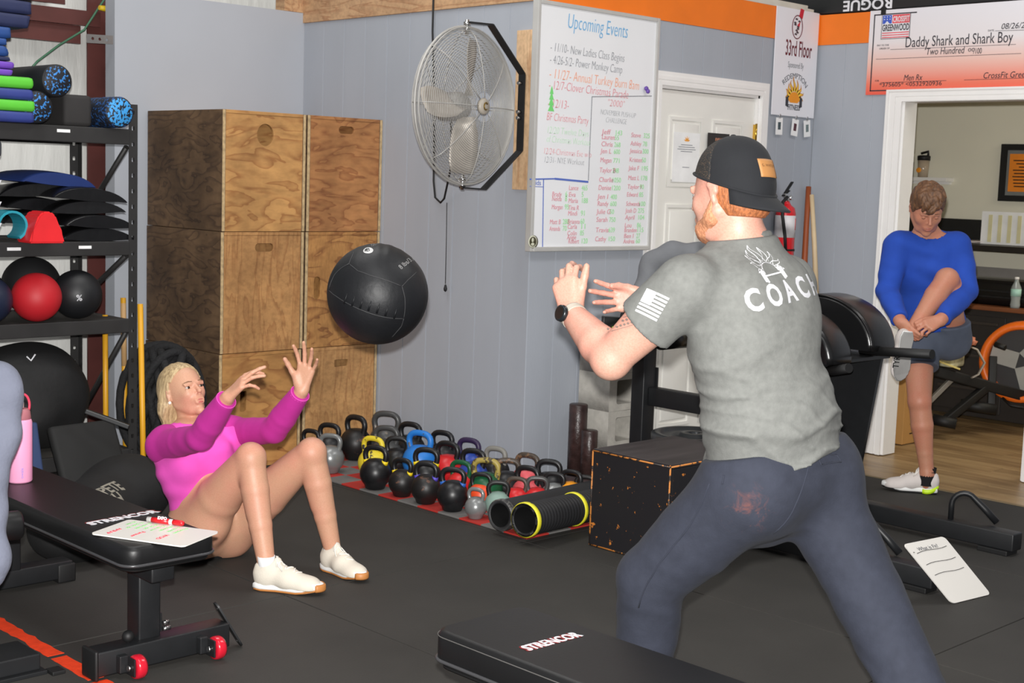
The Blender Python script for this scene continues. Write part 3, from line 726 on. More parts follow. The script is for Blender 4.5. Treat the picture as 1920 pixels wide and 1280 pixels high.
obj('crest_ring_print', MB().tube([BF(7.075, 2.515) @ Vector((.052 * math.cos(a * PI / 12), .068 * math.sin(a * PI / 12), 0)) for a in range(24)], .0032, 4, closed=True, cap=False), m_maroon, bn)
mb = MB(); random.seed(3)
for k in range(9):
    u, v = random.uniform(-.026, .026), -.045 + .011 * k
    mb.prism([(u - .014, v), (u + .010, v - .004), (u + .013, v + .006), (u - .006, v + .009)], .001, BF(7.075, 2.515))
obj('crest_print', mb, M_('crest_dark', srgb(70, 60, 70), .6), bn)
obj('crest_red_print', MB().prism([(-.004, .01), (.026, .034), (.02, .002)], .0013, BF(7.075, 2.515)), M_('crest_red', srgb(200, 50, 70), .6), bn)
obj('red_tape', MB().prism([(-.022, -.02), (.012, -.032), (.026, .022), (-.008, .028)], .002, BF(7.107, 2.598, .002)), M_('red_tape', srgb(200, 40, 60), .5), label='piece of red tape holding the top of the white banner', cat='tape')
for k, (cx, tilt, who) in enumerate(((6.939, .02, 'leftmost'), (7.10, -.10, 'middle'), (7.228, .12, 'rightmost'))):
    tg = thing('photo_tag', '%s of three little white photo cards clipped under the banner' % who, 'photo card', (cx, YW - .02, 1.86), group='photo cards clipped under the banner')
    Mt = frame((cx, YW - .018, 1.925), (math.cos(tilt), 0, math.sin(tilt)), (-math.sin(tilt), 0, math.cos(tilt)))
    obj('card', MB().prism([(-.033, -.05), (.033, -.05), (.033, .05), (-.033, .05)], .002, Mt), M_('paper_white', (1, 1, 1)), tg)
    obj('photo_print', MB().prism([(-.014, -.02), (.014, -.02), (.014, .024), (-.014, .024)], .0028, Mt), M_('photo_%d' % k, (srgb(60, 75, 80), srgb(80, 40, 48), srgb(110, 125, 125))[k], .4, var=.5, nscale=60), tg)
    obj('clip', MB().tube([Mt @ Vector((-.006, .045, .003)), Mt @ Vector((-.004, .07, .006)), Mt @ Vector((.004, .07, .006)), Mt @ Vector((.006, .045, .003))], .0022, 6), m_chrome, tg)

# presentation cheque above the doorway
def cheque_mat():
    m, nt, b = NT('cheque_print'); s = _n(nt, 'ShaderNodeSeparateXYZ'); nt.links.new(coords(nt), s.inputs[0])
    mr = _n(nt, 'ShaderNodeMapRange'); mr.inputs[1].default_value = 0.0; mr.inputs[2].default_value = .49; nt.links.new(s.outputs[2], mr.inputs[0])
    nt.links.new(ramp(nt, mr.outputs[0], [(0.0, srgb(232, 90, 70)), (.12, srgb(236, 120, 96)), (.38, srgb(232, 190, 178)), (.62, srgb(228, 222, 224)), (1, srgb(228, 226, 232))]), b.inputs['Base Color'])
    b.inputs['Roughness'].default_value = .45; return m
ck = thing('presentation_cheque', 'giant white and red presentation cheque hung above the office doorway', 'cheque', (XR - .012, 3.85, 2.125))
obj('cheque_sheet', MB().b(XR - .012, XR - .0065, 3.10, 4.575, 2.125, 2.612), cheque_mat(), ck)
CF = lambda p: frame((XR - .0135, p[1], p[2]), (0, -1, 0), (0, 0, 1))
def cl(mb, a, b, wd, k=.0132): mb.beam((XR - k, a[1], a[2]), (XR - k, b[1], b[2]), wd, .001, up=(1, 0, 0))
mb = MB(); bx = [(7.315,4.558,2.592), (7.315,4.548,2.147)]
yy, zt, zb = 4.548, 2.590, 2.145
mb.b(XR - .0132, XR - .012, 3.1, yy, zb, zb + .007).b(XR - .0132, XR - .012, yy - .007, yy, zb, zt).b(XR - .0132, XR - .012, 4.27, yy, zt - .007, zt).b(XR - .0132, XR - .012, 3.1, 3.62, zt - .007, zt)
cl(mb, (7.31,4.427,2.383), (7.31,3.659,2.378), .002); cl(mb, (7.31,4.518,2.331), (7.31,3.625,2.328), .002); cl(mb, (7.31,4.477,2.194), (7.31,4.057,2.195), .002); cl(mb, (7.31,3.949,2.195), (7.31,3.584,2.196), .002); cl(mb, (7.31,3.785,2.456), (7.31,3.604,2.452), .002)
obj('border_print', mb, M_('ink_black', srgb(50, 48, 56), .5), ck)
WX = .00318
lettering(ck, 'handwriting', M_('ink_black', (0, 0, 0)), [('Daddy Shark and Shark Boy', .085, CF((7.31,4.334,2.391)), dict(width=.652)), ('Two Hundred', .055, CF((7.31,4.197,2.343)), dict(width=.235, shear=.15)), ('00', .028, CF((7.31,3.938,2.35)), dict(width=.04)), ('/100', .045, CF((7.31,3.905,2.337)), dict(width=.05)),
    ('Men Rx', .048, CF((7.31,4.33,2.202)), dict(width=.12, shear=.2)), ('CrossFit Greenwood', .048, CF((7.31,3.838,2.2)), dict(width=.36, shear=.2)), ('08/26/2023', .045, CF((7.31,3.752,2.463)), dict(width=.2, shear=.2)),
    ('*375605* <0532920936', .034, CF((7.31,4.485,2.17)), dict(width=.40)), ('DATE', .014, CF((7.31,3.826,2.455)), {}), ('PAY TO THE', .014, CF((7.31,4.517,2.405)), {}), ('ORDER OF', .014, CF((7.31,4.501,2.386)), {}), ('FOR', .014, CF((7.31,4.516,2.201)), {})])
lg = (7.31,4.495,2.444)
mb = MB(); LM = frame((XR - .0128, lg[1], lg[2]), (0, -1, 0), (0, 0, 1))
obj('logo_field_print', MB().prism([(0, 0), (.187, 0), (.187, .142), (0, .142)], .0006, LM), M_('logo_white', srgb(225, 225, 230), .5), ck)
mb = MB(); 
for x0, y0, x1, y1 in ((0, 0, .187, .003), (0, .139, .187, .142), (0, 0, .003, .142), (.184, 0, .187, .142)): mb.prism([(x0, y0), (x1, y0), (x1, y1), (x0, y1)], .001, LM)
obj('logo_frame_print', mb, M_('ink_black', (0, 0, 0)), ck)
mb = MB().prism([(.006, .088), (.066, .088), (.066, .137), (.006, .137)], .001, LM); obj('logo_canton_print', mb, M_('ink_flagblue', srgb(60, 90, 190), .5), ck)
mb = MB().prism([(.02, .088), (.036, .104), (.052, .088)], .0014, LM)
for k in range(3):
    for j in range(2): mb.prism(circ(.018 + .018 * k, .113 + .014 * j, .0035, n=6), .0014, LM)
obj('logo_star_print', mb, M_('logo_white', (1, 1, 1)), ck)
mb = MB().prism([(.070, .088), (.182, .088), (.182, .137), (.070, .137)], .0008, LM)
for k in range(3): mb.prism([(.006, .006 + .013 * k), (.182, .006 + .013 * k), (.182, .0115 + .013 * k), (.006, .0115 + .013 * k)], .001, LM)
obj('logo_stripe_print', mb, M_('ink_flagred', srgb(225, 80, 90), .5), ck)
LT = lambda u, v: frame(LM @ Vector((u, v, .0012)), (0, -1, 0), (0, 0, 1))
lettering(ck, 'logo_lettering', M_('logo_white', (1, 1, 1)), [('CROSSFIT', .045, LT(.073, .096), dict(width=.106, bold=.001))])
lettering(ck, 'logo_lettering', M_('ink_black', (0, 0, 0)), [('GREENWOOD', .052, LT(.006, .047), dict(width=.175, bold=.0012))])
obj('black_clip', MB().b(XR - .02, XR - .004, 4.472, 4.502, 2.585, 2.63, .004), m_dark, label='small black clip holding the top left corner of the cheque', cat='clip')

# dark boxes and rafters above the right wall
bb = thing('storage_case', 'long black case with upside-down white lettering lying on top of the right wall', 'case', (XR + .2, 4.0, 2.62))
obj('case_body', MB().b(XR - .01, XR + .5, 3.0, 5.3, 2.615, 2.74, .01), M_('case_black', srgb(30, 32, 34), .45), bb)
lettering(bb, 'lettering', M_('logo_white', (1, 1, 1)), [('ROGUE', .085, frame((XR - .0115, 4.43, 2.68), (0, 1, 0), (0, 0, -1)), dict(width=.33, bold=.002))])
obj('roof_rafter', MB().beam((XR + .6, -1, 3.05), (XR + .6, 7, 3.35), .15, .3), m_steel, label='dark red steel rafter above the right wall', cat='beam')
lb = thing('plaster_board_stack', 'stack of pale boards on top of the wall above the orange stripe', 'board', (6.7, 5.0, 2.62))
obj('board', MB().b(6.0, 7.25, 4.93, 5.5, 2.6155, 2.636, .002), M_('board_pale', srgb(205, 200, 188), .7), lb); obj('board', MB().b(6.1, 7.2, 4.94, 5.5, 2.636, 2.655, .002), M_('board_pale', (1, 1, 1)), lb)

# fire extinguisher and leaning sticks
ex = thing('fire_extinguisher', 'red fire extinguisher with a white label hung on the grey wall', 'extinguisher', (6.99, 4.86, 1.15))
m_red = M_('extinguisher_red', srgb(205, 28, 38), .25, var=.03, coat=.4)
c = (6.985, 4.868, 0)
obj('cylinder', MB().lathe([(.001, 1.075), (.052, 1.075), (.060, 1.09), (.060, 1.41), (.052, 1.445), (.030, 1.462), (.022, 1.475), (.020, 1.482), (.001, 1.482)], c, (0, 0, 1), 28), m_red, ex)
obj('label_band', MB().lathe([(.0605, 1.27), (.0612, 1.27), (.0612, 1.40), (.0605, 1.40)], c, (0, 0, 1), 28, cap=False), M_('label_white', srgb(225, 222, 225), .4), ex)
obj('red_patch', MB().rings([[Vector((c[0] + .0617 * math.cos(a), c[1] + .0617 * math.sin(a), z)) for a in [math.radians(-75 + 10 * k) for k in range(6)]] for z in (1.315, 1.385)], cap=False), M_('patch_red', srgb(215, 70, 60), .4), ex).modifiers.new('s', 'SOLIDIFY').thickness = .0005
obj('valve', MB().cyl((c[0], c[1], 1.48), (c[0], c[1], 1.515), .018).b(c[0] - .03, c[0] + .035, c[1] - .012, c[1] + .012, 1.508, 1.53, .004).cyl((c[0] + .03, c[1] - .02, 1.505), (c[0] + .03, c[1] + .01, 1.505), .013), m_chrome, ex)
obj('lever', MB().beam((c[0] - .02, c[1], 1.53), (c[0] + .05, c[1], 1.60), .02, .006, .002).beam((c[0] - .04, c[1], 1.515), (c[0] + .02, c[1], 1.548), .02, .006, .002), m_dark, ex)
obj('hose', MB().tube([(c[0] - .02, c[1] - .02, 1.51), (c[0] - .065, c[1] - .02, 1.48), (c[0] - .075, c[1] - .03, 1.40), (c[0] - .06, c[1] - .045, 1.28), (c[0] - .052, c[1] - .05, 1.19)], .010, 10), m_dark, ex)
obj('nozzle', MB().cyl((c[0] - .052, c[1] - .05, 1.19), (c[0] - .05, c[1] - .05, 1.12), .009, .012), M_('nozzle_pale', srgb(200, 200, 200), .5), ex)
obj('strap', MB().lathe([(.061, 1.19), (.064, 1.19), (.064, 1.202), (.061, 1.202)], c, (0, 0, 1), 28, cap=False), m_dark, ex)
obj('wooden_pole', MB().tube([(7.262,4.905,1.575), (7.225,4.88,1.348), (7.183,4.85,1.091), (7.17,4.84,0.9615), (7.27, 4.80, .02)], [.016, .017, .019, .024, .024], 12), M_('stained_stick', srgb(150, 74, 36), .45, var=.15, stretch=(1, 1, .1)), label='reddish brown wooden pole leaning in the corner by the extinguisher', cat='pole')
bt_ = thing('pale_stick', 'pale wooden stick with a black tip beside the brown pole in the corner', 'stick', (7.353,4.86,0.8651))
obj('shaft', MB().tube([(7.26,4.878,1.527), (7.24,4.824,1.221), (7.22,4.772,0.8808)], [.014, .0155, .017], 12), M_('pale_stick', srgb(214, 190, 152), .5, var=.08), bt_)
obj('rubber_tip', MB().tube([(7.22,4.772,0.884), (7.22,4.768,0.8518)], .019, 12), m_dark, bt_)
# fuse of things seen through the doorway: shelf, shaker, frame, counter
m_cream2 = M_('cream_plastic', srgb(232, 228, 214), .4)
sh = thing('floating_shelf', 'small white shelf on the cream office wall', 'shelf', (9.93, 5.62, 1.65)); obj('shelf_board', MB().b(9.88, 10.0, 5.43, 5.83, 1.655, 1.685, .004).b(9.97, 10.0, 5.45, 5.81, 1.635, 1.655), m_trim, sh)
sk = thing('shaker_bottle', 'clear shaker bottle with black lid standing on the little shelf', 'bottle', (9.94, 5.665, 1.685))
obj('cup', MB().lathe([(.001, 0), (.038, 0), (.046, .13), (.001, .13)], (9.94, 5.665, 1.686), n=20), M_('shaker_plastic', srgb(176, 160, 140), .15, var=.05), sk)
obj('lid', MB().lathe([(.049, .13), (.050, .165), (.03, .17), (.001, .17)], (9.94, 5.665, 1.686), n=20).tube([(9.94, 5.63, 1.855), (9.94, 5.63, 1.885), (9.94, 5.69, 1.87)], .010), m_dark, sk)
obj('logo_print', MB().ell((9.898, 5.68, 1.74), (.005, .022, .020)), M_('sun_orange', (1, 1, 1)), sk)
obj('thermostat', MB().b(9.965, 9.999, 5.78, 5.90, 1.80, 1.87, .006), m_cream2, label='small white thermostat on the cream office wall', cat='thermostat')
pf = thing('framed_poster', 'black-framed orange poster with lines of text on the office wall', 'picture', (9.97, 4.9, 1.53))
obj('picture_frame', plate([(0, 0), (.42, 0), (.42, .425), (0, .425)], [[(.045, .045), (.375, .045), (.375, .38), (.045, .38)]], .03, frame((9.98, 5.045, 1.522), (0, -1, 0), (0, 0, 1))), m_dark, pf)
obj('mat_board', MB().b(9.985, 9.99, 4.66, 5.01, 1.56, 1.91), M_('mat_grey', srgb(120, 122, 120), .5), pf)
obj('poster_sheet', MB().b(9.980, 9.985, 4.68, 4.978, 1.595, 1.875), M_('poster_orange', srgb(236, 138, 40), .5), pf)
mb = MB(); random.seed(5)
for k in range(9): y = random.uniform(.16, .26); mb.b(9.9785, 9.980, 4.85 - y / 2, 4.85 + y / 2 - .03, 1.63 + .024 * k, 1.638 + .024 * k)
obj('text_print', mb, m_dark, pf)
ct = thing('reception_counter', 'black wall counter with raised back panel in the office', 'counter', (9.8, 4.6, 0))
obj('back_panel', MB().b(9.95, 9.99, 3.6, 5.95, 1.20, 1.375, .004), m_blackm, ct); obj('counter_top', MB().b(9.55, 9.99, 3.6, 5.95, 1.155, 1.20, .004), M_('counter_dark', srgb(40, 36, 34), .35), ct)
obj('bracket', MB().b(9.6, 9.98, 5.88, 5.92, 0, 1.155).b(9.6, 9.98, 3.62, 3.66, 0, 1.155), m_blackm, ct)
mb = MB(); random.seed(8)
for k in range(6): mb.box((9.75 + random.uniform(-.05, .05), 5.22 + random.uniform(-.09, .09), 1.206 + .0028 * k), (.21, .28, .0022), rot=Euler((0, random.uniform(-.03, .03), random.uniform(-.8, .8))).to_matrix())
obj('loose_papers', mb, M_('paper_pinkish', srgb(222, 212, 210), .6), label='loose pile of papers on the black office counter', cat='papers')
bd = thing('printed_stand', 'white display stand with yellow printed columns on the office counter', 'display', (9.75, 4.85, 1.2))
obj('panel', MB().box((9.72, 4.78, 1.324), (.01, .5, .24)), M_('paper_white', (1, 1, 1)), bd)
mb = MB()
for k in range(6): mb.box((9.7135, 4.96 - .075 * k, 1.32), (.002, .03, .2))
obj('column_print', mb, M_('ink_yellow', srgb(222, 214, 170), .6), bd)
# office desk, printer, bottle
m_desk = M_('desk_black', srgb(46, 42, 40), .45, var=.1)
dk = thing('office_desk', 'dark drawer desk with a brown wooden top behind the rower', 'desk', (9.3, 4.5, 0))
obj('desk_body', MB().b(9.05, 9.5, 3.9, 5.0, .02, .775, .004), m_desk, dk); obj('desk_top', MB().b(8.98, 9.53, 3.85, 5.05, .775, .805, .005), M_('desk_top_brown', srgb(128, 78, 50), .35, var=.1), dk)
for k, z in enumerate((.06, .29, .52)):
    d = obj('drawer', MB().b(9.035, 9.05, 4.45, 4.97, z, z + .21, .004), m_desk, dk); obj('handle', MB().b(9.02, 9.035, 4.50, 4.92, z + .15, z + .17, .003), M_('handle_dark', srgb(80, 74, 70), .35, .5), d)
pr = thing('black_case', 'black rounded equipment case lying on the office desk', 'case', (9.3, 4.6, .805))
obj('body', MB().b(9.10, 9.42, 4.30, 4.95, .805, .985, .045), M_('gloss_black', srgb(20, 19, 20), .25), pr); obj('ridge', MB().b(9.09, 9.11, 4.34, 4.91, .86, .87, .002).b(9.09, 9.11, 4.34, 4.91, .90, .91, .002), m_dark, pr)
wbt = thing('water_bottle', 'clear water bottle with a pale label on the office desk', 'bottle', (9.05, 4.46, .805))
obj('bottle_body', MB().lathe([(.001, 0), (.03, 0), (.033, .02), (.03, .05), (.034, .09), (.033, .14), (.014, .18), (.014, .195), (.001, .195)], (9.05, 4.40, .806), n=18), M_('bottle_clear', srgb(196, 204, 202), .08, var=.02, trans=.5), wbt)
obj('label_band', MB().lathe([(.0345, .08), (.035, .08), (.035, .13), (.0345, .13)], (9.05, 4.40, .806), n=18, cap=False), M_('label_mint', srgb(170, 214, 200), .5), wbt); obj('cap', MB().cyl((9.05, 4.40, 1.0), (9.05, 4.40, 1.016), .015), m_trim, wbt)
cb = thing('cardboard_box', 'tall brown cardboard box standing just inside the office doorway', 'box', (7.95, 4.65, 0))
m_card = M_('cardboard', srgb(176, 130, 72), .75, var=.04)
obj('box_body', MB().b(7.72, 8.05, 4.42, 4.75, 0, .70, .004), m_card, cb)
mb = MB()
for z in (.06, .12, .19): mb.b(7.7185, 7.7205, 4.50, 4.70, z, z + .007)
mb.b(7.80, 7.98, 4.4185, 4.4205, .19, .197).b(7.80, 7.98, 4.4185, 4.4205, .12, .127).b(7.80, 7.98, 4.4185, 4.4205, .06, .067)
obj('printed_line', mb, m_dark, cb)

# ---------------------------------------------------------------- plywood jump boxes
P1 = dict(scale=2.0, rings=7, rough=.6, grime=.2)
plys = [wood('ply_a', srgb(205, 154, 94), srgb(158, 100, 54), stretch=(1.2, 1.2, 3.4), **P1), wood('ply_b', srgb(196, 146, 92), srgb(164, 112, 66), stretch=(4.5, 2, .7), **P1),
        wood('ply_c', srgb(186, 130, 80), srgb(140, 82, 46), stretch=(1.3, 1.3, 4), **P1), wood('ply_d', srgb(198, 144, 84), srgb(134, 80, 44), stretch=(1.0, 1.4, 3), **P1),
        wood('ply_e', srgb(200, 152, 98), srgb(170, 120, 74), stretch=(5, 2, .8), **P1), wood('ply_f', srgb(196, 144, 84), srgb(148, 92, 50), stretch=(1.1, 1.5, 3), **P1)]
m_plys = wood('ply_dark_side', srgb(116, 90, 64), srgb(70, 50, 36), stretch=(1, 1.2, 3), scale=2, rings=9, rough=.7, grime=.5)  # side panels, a darker brown than the fronts and more mottled
m_edge = M_('ply_edge', srgb(186, 160, 120), .7, var=.3, nscale=40)
def jump_box(x0, x1, z0, z1, hole, mat, label, front_y=6.123, depth=.745, side=m_plys):
    t = thing('jump_box', label, 'box', ((x0 + x1) / 2, front_y + depth / 2, z0), group='stacked plywood jump boxes')
    w, h = x1 - x0, z1 - z0; th = .018; y0, y1 = front_y, front_y + depth
    hs = []
    if hole: hs = [[(u - x0 - th, v - z0) for u, v in hole]]
    obj('front_panel', plate([(0, .002), (w - 2 * th, .002), (w - 2 * th, h - th - .002), (0, h - th - .002)], hs, th - .003, frame((x0 + th, y0 + th / 2 + .001, z0), (1, 0, 0), (0, 0, 1)), .0012), mat, t)
    obj('side_panel', MB().b(x0, x0 + th, y0, y1, z0 + .001, z1 - .001, .0015), [side], t); obj('side_panel', MB().b(x1 - th, x1, y0, y1, z0 + .001, z1 - .001, .0015), side, t)
    obj('top_panel', MB().b(x0 + th, x1 - th, y0 - .001, y1, z1 - th, z1 - .001, .0015), mat, t)
    obj('back_panel', MB().b(x0 + th, x1 - th, y1 - th, y1, z0, z1 - th), mat, t)
    if hole: obj('inner_panel', MB().b(x0 + th, x1 - th, y0 + .09, y0 + .105, z0 + .001, z1 - th), mat, t)
    obj('edge_strip', MB().b(x0 - .0006, x0 + th - .003, y0 - .0012, y0 + .002, z0 + .002, z1 - .002).b(x1 - th + .003, x1 + .0006, y0 - .0012, y0 + .002, z0 + .002, z1 - .002), m_edge, t, kind='stuff')
    return t
slot = lambda cx, cz, w=.10, h=.042, r=.02: rrect(cx, cz, w, h, r)
jump_box(3.880, 4.388, 1.2455, 1.862, circ(4.137, 1.743, .052, .058, 28), plys[0], 'top left plywood jump box, the one with a round grip hole')
jump_box(3.876, 4.386, .6165, 1.244, slot(4.139, 1.162, .115, .045), plys[1], 'middle left plywood jump box with a high horizontal slot, above the seated woman')
jump_box(3.872, 4.380, .001, .615, slot(4.02, .36, .04, .11, .008), plys[5], 'bottom left plywood jump box right behind the woman in pink')
jump_box(4.402, 4.904, 1.2455, 1.862, slot(4.659, 1.793, .105, .042), plys[2], 'top right plywood jump box with a slot near its top edge, against the grey wall')
jump_box(4.400, 4.902, .6165, 1.244, slot(4.481, .94, .045, .125, .021), plys[3], 'middle right plywood jump box with an upright slot, partly behind the flying ball')
jump_box(4.398, 4.900, .001, .615, rrect(4.653, .521, .095, .040, .003, 1), plys[4], 'bottom right plywood jump box with a square-cut slot, behind the kettlebells')
obj('paint_scuff_board', MB().b(4.56, 4.88, 6.6, 6.62, 1.2, 1.22), m_edge) if False else None

# ---------------------------------------------------------------- storage rack
m_rack = M_('rack_grey', srgb(42, 41, 41), .5, var=.15, nscale=9, bump=.1)
rk = thing('storage_rack', 'dark grey boltless storage rack full of training gear at the left edge', 'rack', (2.4, 6.4, 0))
XS0, XS1, YF, YB = 1.42, 3.392, 6.10, 6.70
for x, sx in ((XS1, -1), (XS0, 1)):
    for y, sy in ((YF, 1), (YB, -1)):
        hl = [[(px, pz) for px, pz in rrect(.022, .10 + .0745 * k, .014, .020, .004, 2)] for k in range(24)]
        Mx = frame((x if sx > 0 else x - .046, y, 0), (1, 0, 0), (0, 0, 1))
        me = plate([(0, 0), (.046, 0), (.046, 1.852), (0, 1.852)], hl, .002, Mx)
        mb = MB(); joinmesh(mb, me); mb.b(x - (.002 if sx < 0 else 0), x + (.002 if sx > 0 else 0), min(y, y + sy * .04), max(y, y + sy * .04), 0, 1.852)
        obj('post', mb, m_rack, rk)
for z0, z1 in ((1.66, 1.734), (1.134, 1.201), (.761, .828), (.12, .19)):
    mb = MB().b(XS0 + .01, XS1 - .046, YF - .012, YF + .012, z0, z1, .004); obj('beam', mb, m_rack, rk)
    obj('beam', MB().b(XS0 + .01, XS1 - .046, YB - .012, YB + .012, z0, z1, .004), m_rack, rk)
    obj('shelf_deck', MB().b(XS0 + .02, XS1 - .05, YF + .013, YB - .013, z1 - .022, z1 - .006), M_('deck_board', srgb(70, 66, 62), .8), rk)
    obj('end_beam', MB().b(XS1 - .03, XS1 - .006, YF, YB, z0 + .01, z1 - .01, .003), m_rack, rk)
for p, q in (((.83, YF + .05), (1.13, YB)), ((.2, YF + .05), (.76, YB)), ((1.2, YF + .05), (1.65, YB))):
    obj('brace', MB().beam((XS1 - .035, q[1], p[0]), (XS1 - .035, p[1], q[0]), .028, .003, up=(1, 0, 0)) if False else MB().tube([(XS1 - .03, q[1], p[0]), (XS1 - .03, p[1], q[0])], .014, 6), m_rack, rk)
for (px, py, z) in ((158, 248, 1.71), (62, 457, 1.17), (184, 456, 1.175), (12, 613, .80)):
    x = {158: 3.01, 62: 2.77, 184: 3.115, 12: 2.62}[px]
    obj('shelf_tag', MB().b(x - .032, x + .032, YF - .0135, YF - .012, z - .007, z + .007), M_('paper_white', (1, 1, 1)), rk)

# foam rollers on the top shelf
def speck(name, base, fleck, thr):
    m, nt, b = NT(name); vo = _n(nt, 'ShaderNodeTexNoise', Scale=75, Detail=2.0); nt.links.new(coords(nt), vo.inputs['Vector'])
    nt.links.new(ramp(nt, vo.outputs[0], [(thr, base), (thr + .02, fleck)]), b.inputs['Base Color']); b.inputs['Roughness'].default_value = .6; return m
m_sp1 = speck('speck_blue', srgb(20, 24, 34), srgb(55, 130, 205), .56); m_sp2 = speck('speck_bright', srgb(22, 26, 36), srgb(60, 155, 225), .47)
m_rl = M_('roller_black', srgb(22, 24, 29), .6, var=.2); m_rl2 = speck('roller_blue_skin', srgb(18, 24, 36), srgb(30, 74, 130), .55)
def froller(c, L, r, me, mskin, label, d=(0, 1, 0)):
    c = Vector(c); d = Vector(d).normalized(); t = thing('foam_roller', label, 'foam roller', c - Vector((0, 0, r)), group=None)
    obj('roller_body', MB().lathe([(r * .9, .0), (r, .006), (r, L - .006), (r * .9, L)], c, d, 32), mskin, t)
    obj('end_face', MB().lathe([(.001, -.002), (r * .88, -.002), (r * .9, .0005)], c, d, 32), me, t)
ZT = 1.735
froller((3.275, 6.055, ZT + .074), .62, .073, m_sp2, m_rl2, 'foam roller with a bright blue speckled end, rightmost on the top shelf')
froller((2.865, 6.04, ZT + .073), .6, .072, m_sp1, m_rl, 'dark speckled foam roller half hidden by the green and blue pads')
froller((2.955, 6.035, ZT + .197), .6, .073, m_sp1, m_rl, 'blue-flecked black foam roller stacked on top of the others')
obj('dark_foam_block', MB().b(3.03, 3.17, 6.12, 6.60, ZT, ZT + .145, .02), M_('foam_dark', srgb(44, 42, 42), .8), label='dark grey foam block between the foam rollers on the top shelf', cat='foam block')
# folded pads and mats
def softbox(name, x0, x1, y0, y1, z0, z1, mat, label, cat, ragged=0.0, seed=1, group=None):
    random.seed(seed); mb = MB().b(x0, x1, y0, y1, z0, z1, min(.018, (z1 - z0) * .35))
    if ragged:
        bmesh.ops.subdivide_edges(mb.bm, edges=[e for e in mb.bm.edges if e.calc_length() > .05], cuts=5, use_grid_fill=True)
        for v in mb.bm.verts:
            if v.co.x > x1 - .02: v.co.x += ragged * noise.noise(v.co * 30)
            v.co.z += .25 * ragged * noise.noise(v.co * 9) * (0 if v.co.z < z0 + .004 else 1)
    o = obj(name, mb, mat); o['label'] = label; o['category'] = cat
    if group: o['group'] = group
    return o
m_gf = M_('foam_green', srgb(88, 190, 52), .6, var=.06); m_bf = M_('foam_blue', srgb(44, 58, 128), .6, var=.12); m_pf = M_('foam_purple', srgb(104, 62, 170), .55, var=.15); m_nf = M_('mat_navy', srgb(28, 36, 72), .7, var=.2, bump=.3, bscale=30); m_rb = M_('mat_royal', srgb(30, 66, 126), .6, var=.2)
m_nd = M_('mat_black_navy', srgb(18, 20, 34), .7, var=.2)
z = ZT
for k, (px, hh, m, nm) in enumerate((((2.842,6.02,1.749)[0], .050, m_bf, 'blue folded foam pad, lowest of the pad pile on the top shelf'), ((2.847,6.02,1.785)[0], .050, m_gf, 'bright green foam pad, second from the bottom of the pile on the top shelf'), ((2.838,6.02,1.832)[0], .050, m_bf, 'blue foam pad between the two green pads'), ((2.84,6.02,1.872)[0], .052, m_gf, 'bright green foam pad, upper of the two green ones'))):
    softbox('foam_pad', 2.0, px, 6.02, 6.5, z, z + hh - .001, m, nm, 'foam pad', .006, k); z += hh
for k, (px, hh, m, nm) in enumerate((((2.744,6.03,1.903)[0], .030, m_pf, 'lower purple foam mat lying on the green pad'), ((2.747,6.03,1.931)[0], .034, m_pf, 'upper purple foam mat on the top shelf pile'), ((2.737,6.03,1.965)[0], .018, m_nf, 'thin dark blue mat on the purple mats'),
        ((2.723,6.03,2.005)[0], .048, m_rb, 'royal blue folded mat, lower one of the ragged-edged pair'), ((2.726,6.03,2.056)[0], .03, m_rb, 'thin royal blue folded mat in the middle of the mat pile'), ((2.741,6.03,2.092)[0], .052, m_rb, 'royal blue folded mat right under the navy mats'), ((2.825,6.03,2.158)[0], .062, m_nf, 'navy folded mat, lowest of the overhanging navy mats'), ((2.835,6.03,2.205)[0], .060, m_nf, 'navy folded mat, second of the overhanging navy mats'), ((2.845,6.03,2.248)[0], .055, m_nd, 'blackish navy mat near the top of the mat pile'), ((2.835,6.03,2.275)[0], .06, m_nd, 'topmost blackish mat cut off by the picture edge'))):
    softbox('folded_mat', 1.95, px, 6.03, 6.5, z, z + hh - .001, m, nm, 'mat', .016, 20 + k); z += hh
# second shelf
ZS = 1.202
softbox('grey_foam_slab', 2.1, 2.71, 6.06, 6.5, 1.580, 1.655, M_('foam_grey', srgb(66, 70, 76), .6), 'grey foam slab right under the top shelf at the left edge', 'foam pad', .004, 5)
softbox('teal_foam_block', 2.1, 2.675, 6.09, 6.45, 1.49, 1.579, M_('foam_teal', srgb(24, 108, 118), .6), 'teal foam block below the grey slab on the second shelf', 'foam block', .003, 6)
softbox('teal_green_block', 2.1, 2.655, 6.10, 6.45, 1.40, 1.489, M_('foam_teal2', srgb(28, 90, 84), .6), 'dark teal block in the pile at the left of the second shelf', 'foam block', .003, 7)
softbox('lime_strip', 2.2, 2.66, 6.08, 6.098, 1.435, 1.46, M_('lime', srgb(160, 176, 50), .6), 'narrow lime green band in the pile at the left of the second shelf', 'band', 0, 7)
softbox('brown_block', 2.1, 2.665, 6.10, 6.45, ZS, 1.399, M_('cork_brown', srgb(110, 78, 60), .8), 'brown cork block at the bottom of the left pile on the second shelf', 'block', .003, 8)
tr = thing('patterned_roller', 'dark foam roller with white triangle pattern standing on the second shelf', 'foam roller', (2.61, 6.03, ZS))
obj('roller_body', MB().b(2.50, 2.668, 5.99, 6.07, ZS, 1.555, .035), M_('roller_dark', srgb(36, 36, 40), .5), tr)
mb = MB()
for j in range(7):
    for i in range(4):
        M = frame((2.515 + .04 * i + (.02 if j % 2 else 0), 5.9885, ZS + .03 + .047 * j), (1, 0, 0), (0, 0, 1 if (i + j) % 2 else -1)); mb.prism([(-.016, -.012), (.016, -.012), (0, .018)], .0015, M)
obj('triangle_print', mb, M_('triangle_white', srgb(215, 215, 220), .6), tr, kind='stuff')
